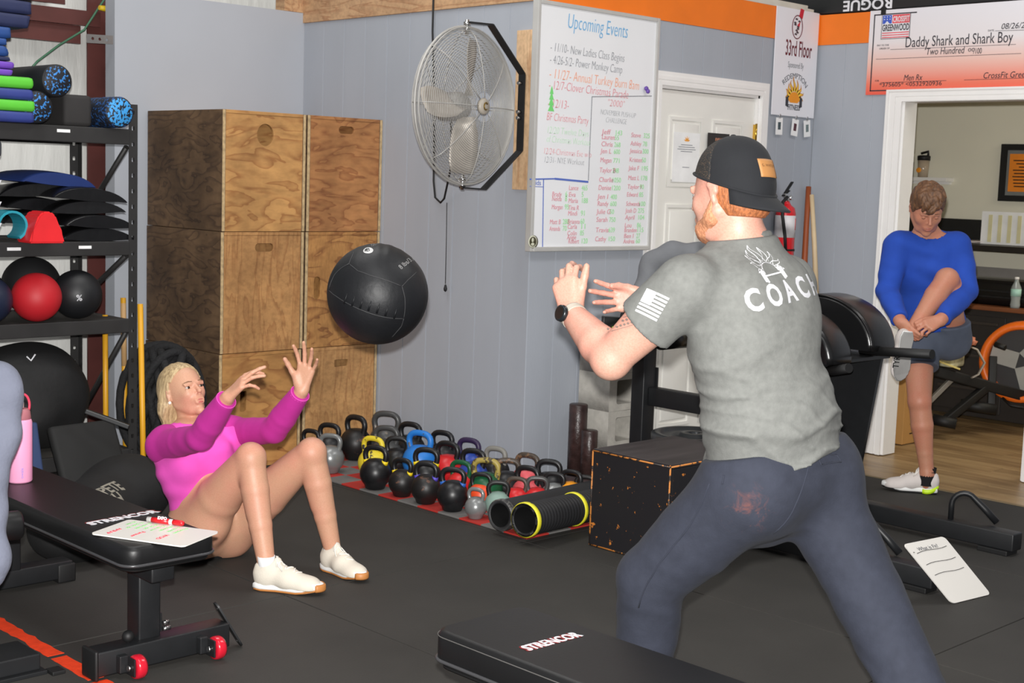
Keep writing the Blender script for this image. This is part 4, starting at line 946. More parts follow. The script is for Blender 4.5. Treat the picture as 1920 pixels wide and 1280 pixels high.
# knee cuffs
def cuff(name, px, w, h, mat, label):
    t = MB(); prof = [(-w * .62, 0), (w * .62, 0), (w * .5, h * .45), (w * .3, h * .85), (0, h), (-w * .3, h * .85), (-w * .5, h * .45)]
    P = []
    for k in range(21):
        a = PI * k / 20; P.append((w * (.30 + .28 * (1 - math.sin(a) ** 1.0)) * math.cos(a) * 1.0 if 0 else w * .36 * math.cos(a) * (1 + .5 * (1 - math.sin(a))), h * math.sin(a) ** .55))
    inner = [(x * .72, y * .86 - .001) for x, y in P]
    M = frame((px[0], px[1], px[2]), px[3], (0, 0, 1))
    t.prism(P + inner[::-1], px[4], M); o = obj(name, t, mat); o['label'] = label; o['category'] = 'cuff'; return o
wedge = [(-.085, 0), (.085, 0), (.066, .06), (.040, .125), (.018, .142), (-.018, .142), (-.040, .125), (-.066, .06)]
mb = MB().prism(wedge, .14, frame((2.87, 6.10, ZS), (1, 0, 0), (0, 0, 1))); bmesh.ops.bevel(mb.bm, geom=list(mb.bm.edges), offset=.008, segments=2, affect='EDGES')
obj('red_wedge', mb, M_('wedge_red', srgb(225, 40, 46), .4), label='bright red rounded wedge on the second shelf', cat='wedge')
mb = MB(); rr = []
for k in range(15):
    a = math.radians(-60 + 235 * k / 14); rr.append((2.74 + .07 * math.cos(a), ZS + .075 + .068 * math.sin(a)))
mb.prism(rr + [(2.74 + (x - 2.74) * .84, ZS + .075 + (z_ - ZS - .075) * .84) for x, z_ in rr[::-1]], .13, frame((0, 6.16, 0), (1, 0, 0), (0, 0, 1)))
obj('teal_cuff', mb, M_('cuff_teal', srgb(40, 150, 170), .4), label='teal curved plastic cuff beside the red wedge', cat='cuff')
# pile of back-support pads
m_vb = M_('vinyl_black', srgb(20, 20, 22), .32, var=.1, bump=.25, bscale=14, dist=.01); m_nb = M_('pad_blue', srgb(30, 52, 112), .6)
def abmat(c, mat, label, rz=0, tilt=0, sx=1.0):
    mb = MB(); nU, nV = 18, 8; top = []; L, Wd, H = .185 * sx, .15, .062
    rings = []
    for j in range(nV + 1):
        v = j / nV * 2 - 1; row = []
        for i in range(nU * 2):
            a = 2 * PI * i / (nU * 2); u = math.cos(a); s = math.sin(a)
            hh = H * (1 - u ** 4) ** .6 * (.72 + .28 * (1 - u * u)) * (1 - .12 * v * v)
            zz = hh if s >= 0 else .010 * (u * u) - .004
            row.append(Vector((u * L, v * Wd, zz * (abs(s) ** .35) + .004)))
        rings.append(row)
    mb.rings(rings); 
    o = obj('back_pad', mb, mat, local=True); o['label'] = label; o['category'] = 'cushion'; o['group'] = 'curved back pads piled on the second shelf'
    o.location = c; o.rotation_euler = (tilt * .3, tilt, rz); return o
lay = [((3.20, 6.26, ZS), 0, 'glossy black back pad at the bottom right of the pad pile'), ((3.19, 6.24, ZS + .063), .04, 'black back pad, second from the bottom in the pile'), ((3.165, 6.27, ZS + .126), -.03, 'black back pad in the middle of the right pile'), ((3.15, 6.24, ZS + .190), .05, 'shiny creased black back pad under the blue one'), ((2.99, 6.42, ZS + .135), .06, 'dark back pad at the rear left of the pile, lower'), ((2.98, 6.40, ZS + .20), -.05, 'dark back pad at the rear left of the pile, upper')]
for i, (c, tl_, lb_) in enumerate(lay): abmat(c, m_vb, lb_, rz=.1 * math.sin(i * 2.1), tilt=tl_)
abmat((2.975, 6.43, ZS + .07), m_vb, 'black back pad low down at the back left of the pile', .1)
abmat((3.02, 6.33, ZS + .258), m_nb, 'dark blue back pad on top of the pile', .15, .06, 1.05)
# medicine balls on the third shelf
ZB = .829
def ball(px, r, mat, label, txt=None, tex=False, f=None):
    c = Vector(px); t = thing('slam_ball', label, 'ball', c - Vector((0, 0, r)), group='slam balls on the third shelf')
    mb = MB().ell(c, r, 40, 26, f=f); o = obj('ball_shell', mb, mat, t)
    if txt:
        d = (CAM_P - c).normalized(); d.z -= .25; d.x += .1; d.normalize(); q = c + d * r
        x = Vector((0, 0, 1)).cross(d).normalized(); me = textmesh(txt, r * .42, frame(q + d * .03, x, Vector((0, 0, 1)) - x * 0), 'CENTER', bold=.001, sub=.01)
        bv = BVHTree.FromPolygons([v.co for v in MBv(c, r)], MBf) if False else None
        for v in me.vertices: v.co = c + (v.co - c).normalized() * (r + .0015)
        obj('weight_print', me, M_('logo_white', (1, 1, 1)), t)
    return t
m_redb = M_('ball_red', srgb(190, 30, 40), .55, var=.05)
tri_f = lambda u: 1 + .006 * math.sin(40 * math.atan2(u.y, u.x)) * math.sin(34 * math.acos(max(-1, min(1, u.z))))
mb = None
ball((2.895, 6.13, ZB + .115), .113, m_redb, 'red dimpled slam ball in the middle of the third shelf', f=tri_f)
ball((3.115, 6.17, ZB + .118), .116, M_('ball_black', srgb(24, 25, 28), .5), 'black slam ball with a white mark, rightmost on the third shelf', '%')
ball((2.665, 6.13, ZB + .110), .108, M_('ball_navy', srgb(26, 34, 56), .45), 'navy slam ball marked 20 at the front left of the third shelf', '20')
ball((3.02, 6.45, ZB + .142), .140, M_('ball_black2', srgb(22, 22, 24), .7), 'large black slam ball at the back of the third shelf', f=tri_f)
ball((2.775, 6.43, ZB + .11), .108, M_('ball_black3', srgb(26, 26, 28), .6), 'black slam ball behind the red one')
ball((2.54, 6.42, ZB + .11), .108, M_('ball_olive', srgb(52, 58, 40), .6), 'olive slam ball at the back left of the third shelf')

# things on the floor under and beside the rack
def sdfobj(name, B, mat, parent=None, vs=.012, label=None, cat=None, noisef=None, grow=0, clips=(), group=None):
    me = B.mesh(vs, grow=grow, noisef=noisef, clips=clips, name=name); o = obj(name, me, mat, parent)
    if label: o['label'] = label; o['category'] = cat
    if group: o['group'] = group
    return o
def wr(a=.006, f=18., ph=0.):
    return lambda X, Y, Z: (a * (np.sin(X * f + 2.2 * np.sin(Z * f * .7 + ph)) * np.cos(Z * f * .9 + 1.5 * np.sin(Y * f * .8)))).astype(np.float32)
m_cordura = M_('cordura_black', srgb(22, 22, 23), .75, var=.25, bump=.4, bscale=40)
B = Body().ell((2.93, 6.30, .50), (.27, .2, .22), k=.05).ell((2.84, 6.28, .36), (.23, .2, .18), k=.08).ell((3.05, 6.33, .40), (.18, .16, .2), k=.08)
sdfobj('duffel_bag', B, m_cordura, noisef=wr(.008, 14), label='big black gear bag slumped under the storage rack', cat='bag')
obj('white_bag_mark', MB().tube([(2.846,6.13,0.6714), (2.862,6.12,0.6516), (2.883,6.12,0.6801)], .004, 6), M_('logo_white', (1, 1, 1)), bpy.data.objects['duffel_bag'])
mb = MB().box((3.04, 5.90, .20), (.34, .05, .36), .02, rot=Euler((-.45, 0, .1)).to_matrix()); obj('black_foam_mat', mb, M_('foam_black', srgb(28, 28, 28), .8), label='black foam mat leaning under the big gear bag', cat='mat')
mb = MB().box((2.66, 5.85, .22), (.24, .05, .42), .012, rot=Euler((-.5, .12, 0)).to_matrix()); obj('blue_pad', mb, M_('pad_dustblue', srgb(44, 62, 100), .7), label='dusty blue pad leaning behind the pink bottle', cat='pad')
# sandbags
B = Body().cap((2.55, 5.10, .12), (3.00, 5.50, .15), .115, .13, k=.06, side=(-.7, .7, 0), fl=1.35).ell((2.99, 5.44, .145), (.18, .17, .14), k=.08).ell((2.52, 5.05, .115), (.15, .16, .11), k=.08)
sb = thing('sandbag', 'black sandbag with two lines of cream lettering lying behind the bench', 'sandbag', (2.8, 5.2, 0))
so = sdfobj('bag_body', B, m_cordura, sb, noisef=wr(.005, 16))
def bvh_of(o):
    M = wmat(o); return BVHTree.FromPolygons([M @ v.co for v in o.data.vertices], [p.vertices[:] for p in o.data.polygons])
bv = bvh_of(so)
for txt, p, wd in (('COMPETE', (2.574,5.04,0.4263), .30), ('TORCH', (2.57,4.971,0.4106), .27)):
    me = textmesh(txt, .075, frame(Vector(p) + Vector((0, 0, .2)), (.86, .50, 0), (-.35, .85, 0)), width=wd, bold=.002, sub=.02); drape(me, bv, (0, 0, -1), .002); obj('lettering', me, M_('print_cream', srgb(200, 194, 180), .7), sb)
B = Body().cap((3.31, 5.33, .10), (3.24, 5.13, .098), .10, .096, k=.05); sdfobj('sandbag', B, m_cordura, noisef=wr(.005, 16, 1), label='plain black sandbag on the floor behind the woman in pink', cat='sandbag')
B = Body().cap((2.30, 5.42, .10), (2.50, 5.62, .10), .095, .095, k=.05); sdfobj('sandbag', B, m_cordura, noisef=wr(.005, 16, 2), label='black sandbag behind the pink bottle under the rack', cat='sandbag')
m_yel = M_('pole_yellow', srgb(222, 162, 34), .45, var=.05, stretch=(1, 1, .2))
def pole(a, b, label, tipc=None):
    t = thing('training_pole', label, 'pole', a); obj('shaft', MB().tube([a, lerp(a, b, .5), b], .0135, 12), m_yel, t)
    if tipc: obj('bare_section', MB().tube([lerp(a, b, .62), lerp(a, b, .97)], .0139, 12), M_('pole_bare', srgb(200, 160, 110), .5), t)
    return t
pole((3.275,5.82,0.01323), (3.342,5.98,0.9081), 'yellow pole standing in front of the rack post, nearest the woman')
pole((3.465,6.34,-0.007729), (3.481,6.4,0.8991), 'yellow pole with a paler middle section, behind the rack beam', 1)
pole((3.324,6.28,0.00699), (3.329,6.3,0.8281), 'yellow pole with a black scribble, leftmost of the three')
obj('black_bar', MB().beam((2.993,5.85,0.4433), (3.158,5.75,0.3678), .03, .022, .004), m_blackm, label='short black steel bar lying across the yellow poles', cat='bar')
# heap of battle rope
random.seed(11); rp = thing('rope_coils', 'heap of thick black battle rope piled against the plywood boxes', 'rope', (3.62, 6.2, 0))
m_rope = M_('rope_black', srgb(26, 26, 28), .85, var=.3, bump=.8, bscale=70, dist=.01)
for k in range(15):
    c = Vector((3.62 + .02 * math.sin(k), 6.28 + .06 * math.cos(k * 1.7), .34 + .012 * (k % 5))); a = k * .34; R1 = .30 - .012 * (k % 6)
    ax = Vector((math.cos(a * .5) * .9, -.55 + .3 * math.sin(a), .22 * math.cos(a * 1.3))).normalized(); x = ax.cross(Vector((0, 0, 1))).normalized(); y = x.cross(ax)
    pts = [c + x * math.cos(2 * PI * j / 28) * R1 * .62 + y * math.sin(2 * PI * j / 28) * R1 for j in range(28)]
    pts = [Vector((min(3.84, max(3.43, p.x)), min(6.83, max(5.93, p.y)), max(.022, p.z))) for p in pts]
    obj('rope_coil', MB().tube(pts, .021, 8, closed=True, cap=False), m_rope, rp)

# ---------------------------------------------------------------- bench on the left with its things
m_pad = M_('bench_vinyl', srgb(22, 22, 23), .42, var=.08, spec=.35, bump=.2, bscale=120, dist=.001); m_red_wheel = M_('wheel_red', srgb(190, 24, 44), .25, coat=.5)
def pad_mesh(x0, x1, y0, y1, z0, z1, r=.05):
    mb = MB(); prof = ((-.004, z0), (0, z0 + .006), (0, z1 - .016), (-.006, z1 - .005), (-.016, z1))
    rings = [[Vector((x, y, z)) for x, y in rrect((x0 + x1) / 2, (y0 + y1) / 2, x1 - x0 + 2 * o, y1 - y0 + 2 * o, r + o, 6)] for o, z in prof]
    return mb.rings(rings)
bl = thing('flat_bench', 'black flat bench with red wheels at the left, holding the pink bottle', 'bench', (2.16, 4.3, 0))
obj('pad', pad_mesh(2.00, 2.315, 3.655, 4.95, .372, .432), m_pad, bl)
obj('pad_piping', MB().tube([Vector((x, y, .375)) for x, y in rrect(2.1575, 4.3025, .318, 1.298, .05, 6)], .005, 6, closed=True, cap=False), M_('piping', srgb(60, 60, 62), .3), bl)
obj('pad_base', pad_mesh(2.01, 2.305, 3.665, 4.94, .352, .371), m_dark, bl)
obj('spine_beam', MB().b(2.12, 2.20, 3.72, 4.88, .29, .351, .006), m_blackm, bl)
obj('post', MB().b(2.122, 2.198, 3.80, 3.876, .075, .35, .006), m_blackm, bl); obj('post', MB().b(2.122, 2.198, 4.79, 4.866, .075, .35, .006), m_blackm, bl)
obj('foot_bar', MB().b(1.965, 2.43, 3.765, 3.845, .015, .092, .005), m_blackm, bl); obj('foot_bar', MB().b(1.93, 2.40, 4.79, 4.87, .015, .08, .005), m_blackm, bl)
obj('end_cap', MB().b(1.955, 1.968, 3.76, 3.85, .004, .098, .006), m_dark, bl); obj('end_cap', MB().b(2.34, 2.41, 4.785, 4.875, 0, .07, .006), m_dark, bl)
for x in (2.055, 2.335):
    w_ = obj('wheel', MB().lathe([(.020, -.016), (.034, -.016), (.0375, -.008), (.0375, .008), (.034, .016), (.020, .016)], (x + .022, 3.725, .038), (1, 0, 0), 28), m_red_wheel, bl)
    obj('hub', MB().lathe([(.001, -.010), (.021, -.012), (.021, .012), (.001, .010)], (x + .022, 3.725, .038), (1, 0, 0), 18), M_('hub_grey', srgb(150, 150, 150), .4), w_)
    obj('bracket', MB().b(x - .004, x + .002, 3.70, 3.775, .015, .07, .002).b(x - .03, x, 3.74, 3.765, .02, .075, .004), m_blackm, bl); obj('axle_bolt', MB().cyl((x - .012, 3.725, .038), (x - .003, 3.725, .038), .010, n=6), m_chrome, bl)
obj('adjust_knob', MB().ell((2.085, 3.80, .112), .019, 14, 10).cyl((2.085, 3.80, .09), (2.085, 3.80, .105), .006), m_dark, bl)
obj('gusset', MB().beam((2.205, 3.84, .10), (2.205, 3.84, .16), .006, .06, up=(0, 1, 0)), m_blackm, bl)
obj('bolt', MB().cyl((2.20, 3.79, .115), (2.225, 3.79, .115), .008, n=6).cyl((2.20, 3.79, .135), (2.22, 3.79, .135), .007, n=6), m_chrome, bl, kind='stuff')
obj('foot_plate', plate(rrect(0, 0, .045, .175, .02, 5), [circ(0, .065, .006, n=10), circ(0, -.065, .006, n=10)], .006, frame((2.445, 3.80, .078), (.25, .92, -.1), (-.55, .1, 1))), m_blackm, bl)
lettering(bl, 'brand_print', M_('logo_white', (1, 1, 1)), [('STRENCOR', .052, frame((2.053,3.972,0.4335), Vector((2.279,3.998,0.4335)) - Vector((2.053,3.972,0.4335)), (-.5, 1, 0)), dict(width=.26, bold=.002))])
obj('brand_shadow_print', textmesh('STRENCOR', .052, frame(Vector((2.055,3.975,0.4328)) + Vector((-.003, .004, 0)), Vector((2.279,3.998,0.4335)) - Vector((2.053,3.972,0.4335)), (-.5, 1, 0)), width=.27, bold=.002), M_('ink_rust', srgb(120, 30, 30), .6), bl)
bo = thing('pink_bottle', 'pink insulated water bottle with a rose lid and pink carry loop on the bench', 'bottle', (2.137,4.661,0.433))
c = (2.147,4.686,0.433); cx, cy = c[0], c[1]
obj('bottle_body', MB().lathe([(.001, 0), (.040, 0), (.0435, .006), (.0435, .215), (.041, .222), (.0385, .226)], (cx, cy, .433), n=32), M_('bottle_pink', srgb(236, 160, 196), .4, var=.01, coat=.2), bo)
obj('lid', MB().lathe([(.0385, .224), (.040, .228), (.037, .252), (.030, .262), (.001, .262)], (cx, cy, .433), n=28), M_('lid_rose', srgb(168, 104, 112), .45), bo)
obj('spout_cap', MB().b(cx - .022, cx + .014, cy - .012, cy + .012, .695, .722, .006), M_('cap_pale', srgb(225, 205, 205), .3), bo)
obj('carry_loop', MB().tube([Vector((cx + .012 + .024 * math.cos(a), cy - .004, .705 + .040 * math.sin(a))) for a in [-.5 + .25 * k for k in range(12)]], .0045, 8), M_('loop_pink', srgb(226, 70, 96), .4), bo)
lettering(bo, 'logo_print', M_('ink_lilac', srgb(150, 150, 225), .5), [('owala', .016, frame((cx - .018 * .7 + .006, cy - .0432, .452), (0, 0, 1), (-1, -.25, 0)), {})])
def lie_board(name, pts, mat, label, cat, th=.004, r=.02):
    a, b, d = Vector(pts[0]), Vector(pts[1]), Vector(pts[3]); x = b - a; y = d - a
    t = thing(name, label, cat, (a + b + d + Vector(pts[2])) / 4); M = frame(a, x, y)
    obj('board', MB().prism([(px, py) for px, py in rrect(x.length / 2, y.length / 2, x.length, y.length, r, 5)], th, M), mat, t); return t, M, x.length, y.length
m_wbs = M_('small_board_white', srgb(228, 224, 218), .3, var=.01)
t, M, w1, h1 = lie_board('small_whiteboard', [(1.995, 3.87, .4335), (2.14, 3.57, .4335), (2.315, 3.665, .4335), (2.17, 3.965, .4335)], m_wbs, 'small whiteboard with red and green notes lying on the left bench', 'whiteboard', r=.015)
T = lambda u, v: frame(M @ Vector((u, v, .0045)), M.to_3x3() @ Vector((1, 0, 0)), M.to_3x3() @ Vector((0, 1, 0)))
T2 = lambda u, v: frame(M @ Vector((u, v, .0045)), M.to_3x3() @ Vector((0, -1, 0)), M.to_3x3() @ Vector((1, 0, 0)))
random.seed(2)
lettering(t, 'green_notes', M_('ink_g2', srgb(130, 200, 120), .6), [(s_, .018, T2(.03 + .027 * k, .185), dict(bold=-.0003)) for k, s_ in enumerate(('10 min', '12 push ups', '8 wall balls', '20 sit ups', '15 cal row', '40 lunges', '6 rounds', '9 burpees'))])
lettering(t, 'red_notes', M_('ink_r2', srgb(225, 70, 90), .6), [(s_, .022, T2(.04 + .085 * k, .09), {}) for k, s_ in enumerate(('AMRAP', 'Partner', 'WOD'))])
a = Vector((2.201,3.888,0.4475)); b = Vector((2.262,3.774,0.4475)); d = (b - a).normalized()
mk = thing('dry_erase_marker', 'red and white dry-erase marker lying on the small whiteboard', 'marker', (a + b) / 2)
obj('barrel', MB().cyl(a, a + d * .092, .0085, n=20), M_('marker_white', srgb(236, 232, 230), .35), mk); obj('cap', MB().lathe([(.0088, 0), (.0088, .03), (.006, .038), (.001, .038)], a + d * .092, d, 20), M_('marker_red', srgb(225, 30, 40), .3), mk)
obj('label_wrap', MB().cyl(a + d * .016, a + d * .080, .0088, n=20), M_('marker_red', (1, 0, 0)), mk)
zz = (CAM_P - a).normalized(); yv = zz - d * zz.dot(d)
lettering(mk, 'brand_print', M_('logo_white', (1, 1, 1)), [('EXPO', .013, frame(a + d * .04 + yv.normalized() * .0092 - (yv.normalized().cross(d)) * -.004, d, yv.normalized().cross(d)), dict(bold=.0006))])

# machine at the left edge with the grey jacket thrown over it
mc = thing('roller_machine', 'black machine post with a round roller pad at the left picture edge', 'machine', (1.93, 4.12, 0))
obj('post', MB().b(1.70, 1.75, 4.16, 4.21, .02, .90, .006), m_blackm, mc); obj('base', MB().b(1.58, 1.80, 4.14, 4.25, 0, .05, .006), m_blackm, mc)
obj('roller_pad', MB().lathe([(.001, 0), (.040, 0), (.046, .008), (.046, .14), (.040, .148), (.001, .148)], (1.77, 4.20, .415), (1, -.2, 0), 24), m_pad, mc)
B = Body(); jm = M_('jacket_grey', srgb(112, 116, 132), .85, var=.08, bump=.5, bscale=60, sheen=.02)
pj_ = [(1.799,4.21,0.8831), (1.855,4.184,0.8822), (1.874,4.157,0.8288), (1.852,4.131,0.7087), (1.807,4.126,0.5805), (1.781,4.108,0.4869), (1.784,4.057,0.3633), (1.774,4.057,0.2982)]
rs = [.055, .045, .032, .034, .036, .045, .036, .032]
B.chain(pj_, rs, k=.05).chain([(1.778,4.201,0.8725), (1.78,4.17,0.6934), (1.737,4.151,0.4849), (1.736,4.093,0.2965)], [.06, .06, .07, .05], k=.05)
sdfobj('grey_jacket', B, jm, vs=.008, noisef=wr(.005, 26), label='grey jacket hanging at the left picture edge beside the pink bottle', cat='jacket')
# low black steel foot and floor tape
ft = thing('steel_foot', 'low black steel machine foot at the bottom left corner', 'machine foot', (1.78, 4.0, 0))
obj('foot_plate', MB().b(1.60, 1.885, 3.93, 4.13, .0, .012, .002), m_blackm, ft); obj('foot_beam', MB().b(1.60, 1.872, 3.95, 4.11, .012, .062, .004), m_blackm, ft); obj('rubber_end', MB().b(1.887, 1.93, 3.90, 3.95, .0, .012, .003), m_dark, ft)
m_tape = M_('tape_orange', srgb(226, 62, 22), .6, var=.12, nscale=30, bump=.3, bscale=90)
random.seed(4)
def strip(y0, y1, x0, x1, label, wig=.006):
    n = int((y1 - y0) / .03) + 2; L = [(x0 + random.uniform(-wig, wig), y0 + (y1 - y0) * k / (n - 1)) for k in range(n)]; Rr = [(x1 + random.uniform(-wig, wig), y) for _, y in L]
    o = obj('floor_tape', MB().prism(L + Rr[::-1], .0012, Matrix.Translation((0, 0, .0005))), m_tape); o['label'] = label; o['category'] = 'tape'
strip(4.07, 5.2, 1.955, 2.005, 'worn orange floor tape strip running off the left picture edge'); strip(3.80, 4.045, 1.95, 2.005, 'short orange floor tape strip ending at the foot of the bench', .002); strip(3.2, 3.775, 1.94, 2.0, 'orange floor tape at the very bottom, in front of the bench foot', .003)

# bench in the foreground
b2 = thing('flat_bench', 'black flat bench lettered STRENCOR in the foreground', 'bench', (2.4, 1.9, 0))
obj('pad', pad_mesh(2.235, 2.56, 1.05, 2.555, .352, .432, .05), m_pad, b2)
obj('pad_piping', MB().tube([Vector((x, y, .357)) for x, y in rrect(2.3975, 1.8025, .328, 1.508, .05, 6)], .005, 6, closed=True, cap=False), M_('piping', (1, 1, 1)), b2)
obj('stitch_line', MB().tube([Vector((x, y, .418)) for x, y in rrect(2.3975, 1.8025, .327, 1.507, .051, 6)], .0012, 5, closed=True, cap=False), M_('stitch', srgb(84, 82, 80), .6), b2)
obj('pad_base', pad_mesh(2.245, 2.55, 1.06, 2.545, .335, .351), m_dark, b2)
obj('post', MB().b(2.36, 2.435, 2.20, 2.275, .07, .334, .006), m_blackm, b2); obj('spine_beam', MB().b(2.36, 2.435, 1.2, 2.44, .28, .334, .006), m_blackm, b2); obj('foot_bar', MB().b(2.2, 2.6, 2.2, 2.275, .01, .08, .005), m_blackm, b2); obj('foot_bar', MB().b(2.2, 2.6, 1.2, 1.275, .01, .08, .005), m_blackm, b2); obj('post', MB().b(2.36, 2.435, 1.2, 1.275, .07, .334, .006), m_blackm, b2)
obj('bolt', MB().cyl((2.36, 2.30, .34), (2.35, 2.3, .34), .006, n=6), m_chrome, b2)
ta, tb = Vector((2.306,2.273,0.4335)), Vector((2.49,2.268,0.4335))
lettering(b2, 'brand_print', M_('logo_white', (1, 1, 1)), [('STRENCOR', .050, frame(ta, tb - ta, Vector((0, 0, 1)).cross(tb - ta)), dict(width=(tb - ta).length, bold=.0010))])
obj('brand_shadow_print', textmesh('STRENCOR', .050, frame(ta + Vector((-.004, .001, -.0007)), tb - ta, Vector((0, 0, 1)).cross(tb - ta)), width=(tb - ta).length, bold=.0022), M_('ink_rust', (1, 0, 0)), b2)

# ---------------------------------------------------------------- kettlebells
def kb_parts(s, R):
    ballm = MB(); Z = R
    prof = [(.001, .0), (R * .55, 0), (R * .62, .004)]
    for k in range(1, 13):
        a = -math.acos(.62) * 0 - PI / 2 + .62 + (PI - 1.1) * k / 12; prof.append((R * math.cos(a), R + R * math.sin(a)))
    prof.append((.001, 2 * R * .985)); ballm.lathe(prof, n=28)
    w = .074 * s; h = .098 * s; r = .0185 * s; z0 = R * 1.72
    pts = [(0, -w * .80, z0 - .03 * s), (0, -w * .95, z0 + .01 * s), (0, -w * 1.08, z0 + h * .45), (0, -w * .98, z0 + h * .78), (0, -w * .62, z0 + h * .97), (0, 0, z0 + h)]
    pts = pts + [(0, -y, z) for _, y, z in pts[-2::-1]]
    P = []
    for i in range(len(pts) - 1):
        a, b = Vector(pts[i]), Vector(pts[i + 1]); P += [a, (a + b) / 2]
    P.append(Vector(pts[-1])); P = [P[0]] + [(P[i - 1] + P[i] * 2 + P[i + 1]) / 4 for i in range(1, len(P) - 1)] + [P[-1]]
    rr = [r * (1.25 if i < 2 or i > len(P) - 3 else 1.0) for i in range(len(P))]
    hm = MB().tube(P, rr, 12)
    cm = MB()
    for q in (0, -1): c = P[1 if q == 0 else -2]; c2 = P[2 if q == 0 else -3]; cm.tube([c, c2 + (c2 - c) * .2], [r * 1.34, r * 1.16], 14)
    return ballm, hm, cm, z0 + h + r
kbm = {'k': M_('kb_black', srgb(24, 24, 26), .38, var=.3, nscale=30), 'kr': chipped('kb_black_rust', srgb(26, 24, 24), srgb(92, 62, 48), .60, 16), 'kg': chipped('kb_graphite', srgb(66, 66, 66), srgb(110, 100, 92), .62, 20, rough=.35),
       's': M_('kb_silver', srgb(136, 138, 138), .3, .35, var=.12), 'y': chipped('kb_yellow', srgb(222, 200, 52), srgb(40, 36, 30), .58, 22), 'b': chipped('kb_blue', srgb(36, 120, 205), srgb(80, 78, 76), .62, 20), 'p': chipped('kb_purple', srgb(46, 32, 66), srgb(170, 130, 100), .62, 14),
       'gb': chipped('kb_grey_blue', srgb(130, 128, 122), srgb(50, 110, 180), .62, 9), 'br': chipped('kb_brown', srgb(70, 60, 52), srgb(120, 92, 70), .56, 18), 'r': M_('kb_red', srgb(196, 34, 38), .35, var=.1), 'pk': M_('kb_salmon', srgb(210, 84, 92), .4, var=.1), 'yg': chipped('kb_ochre', srgb(160, 142, 70), srgb(70, 60, 44), .52, 24),
       'g': M_('kb_green', srgb(24, 84, 52), .35), 'db': M_('kb_darkblue', srgb(34, 64, 150), .35), 'o': M_('kb_orange', srgb(230, 150, 30), .4), 'm': M_('kb_mint', srgb(128, 152, 142), .5), 'v': M_('kb_violet', srgb(88, 76, 190), .4), 'yc': M_('kb_collar_yellow', srgb(238, 208, 30), .4), 'bc': M_('kb_collar_blue', srgb(40, 96, 180), .4), 'or': M_('kb_orange_red', srgb(222, 76, 36), .4)}
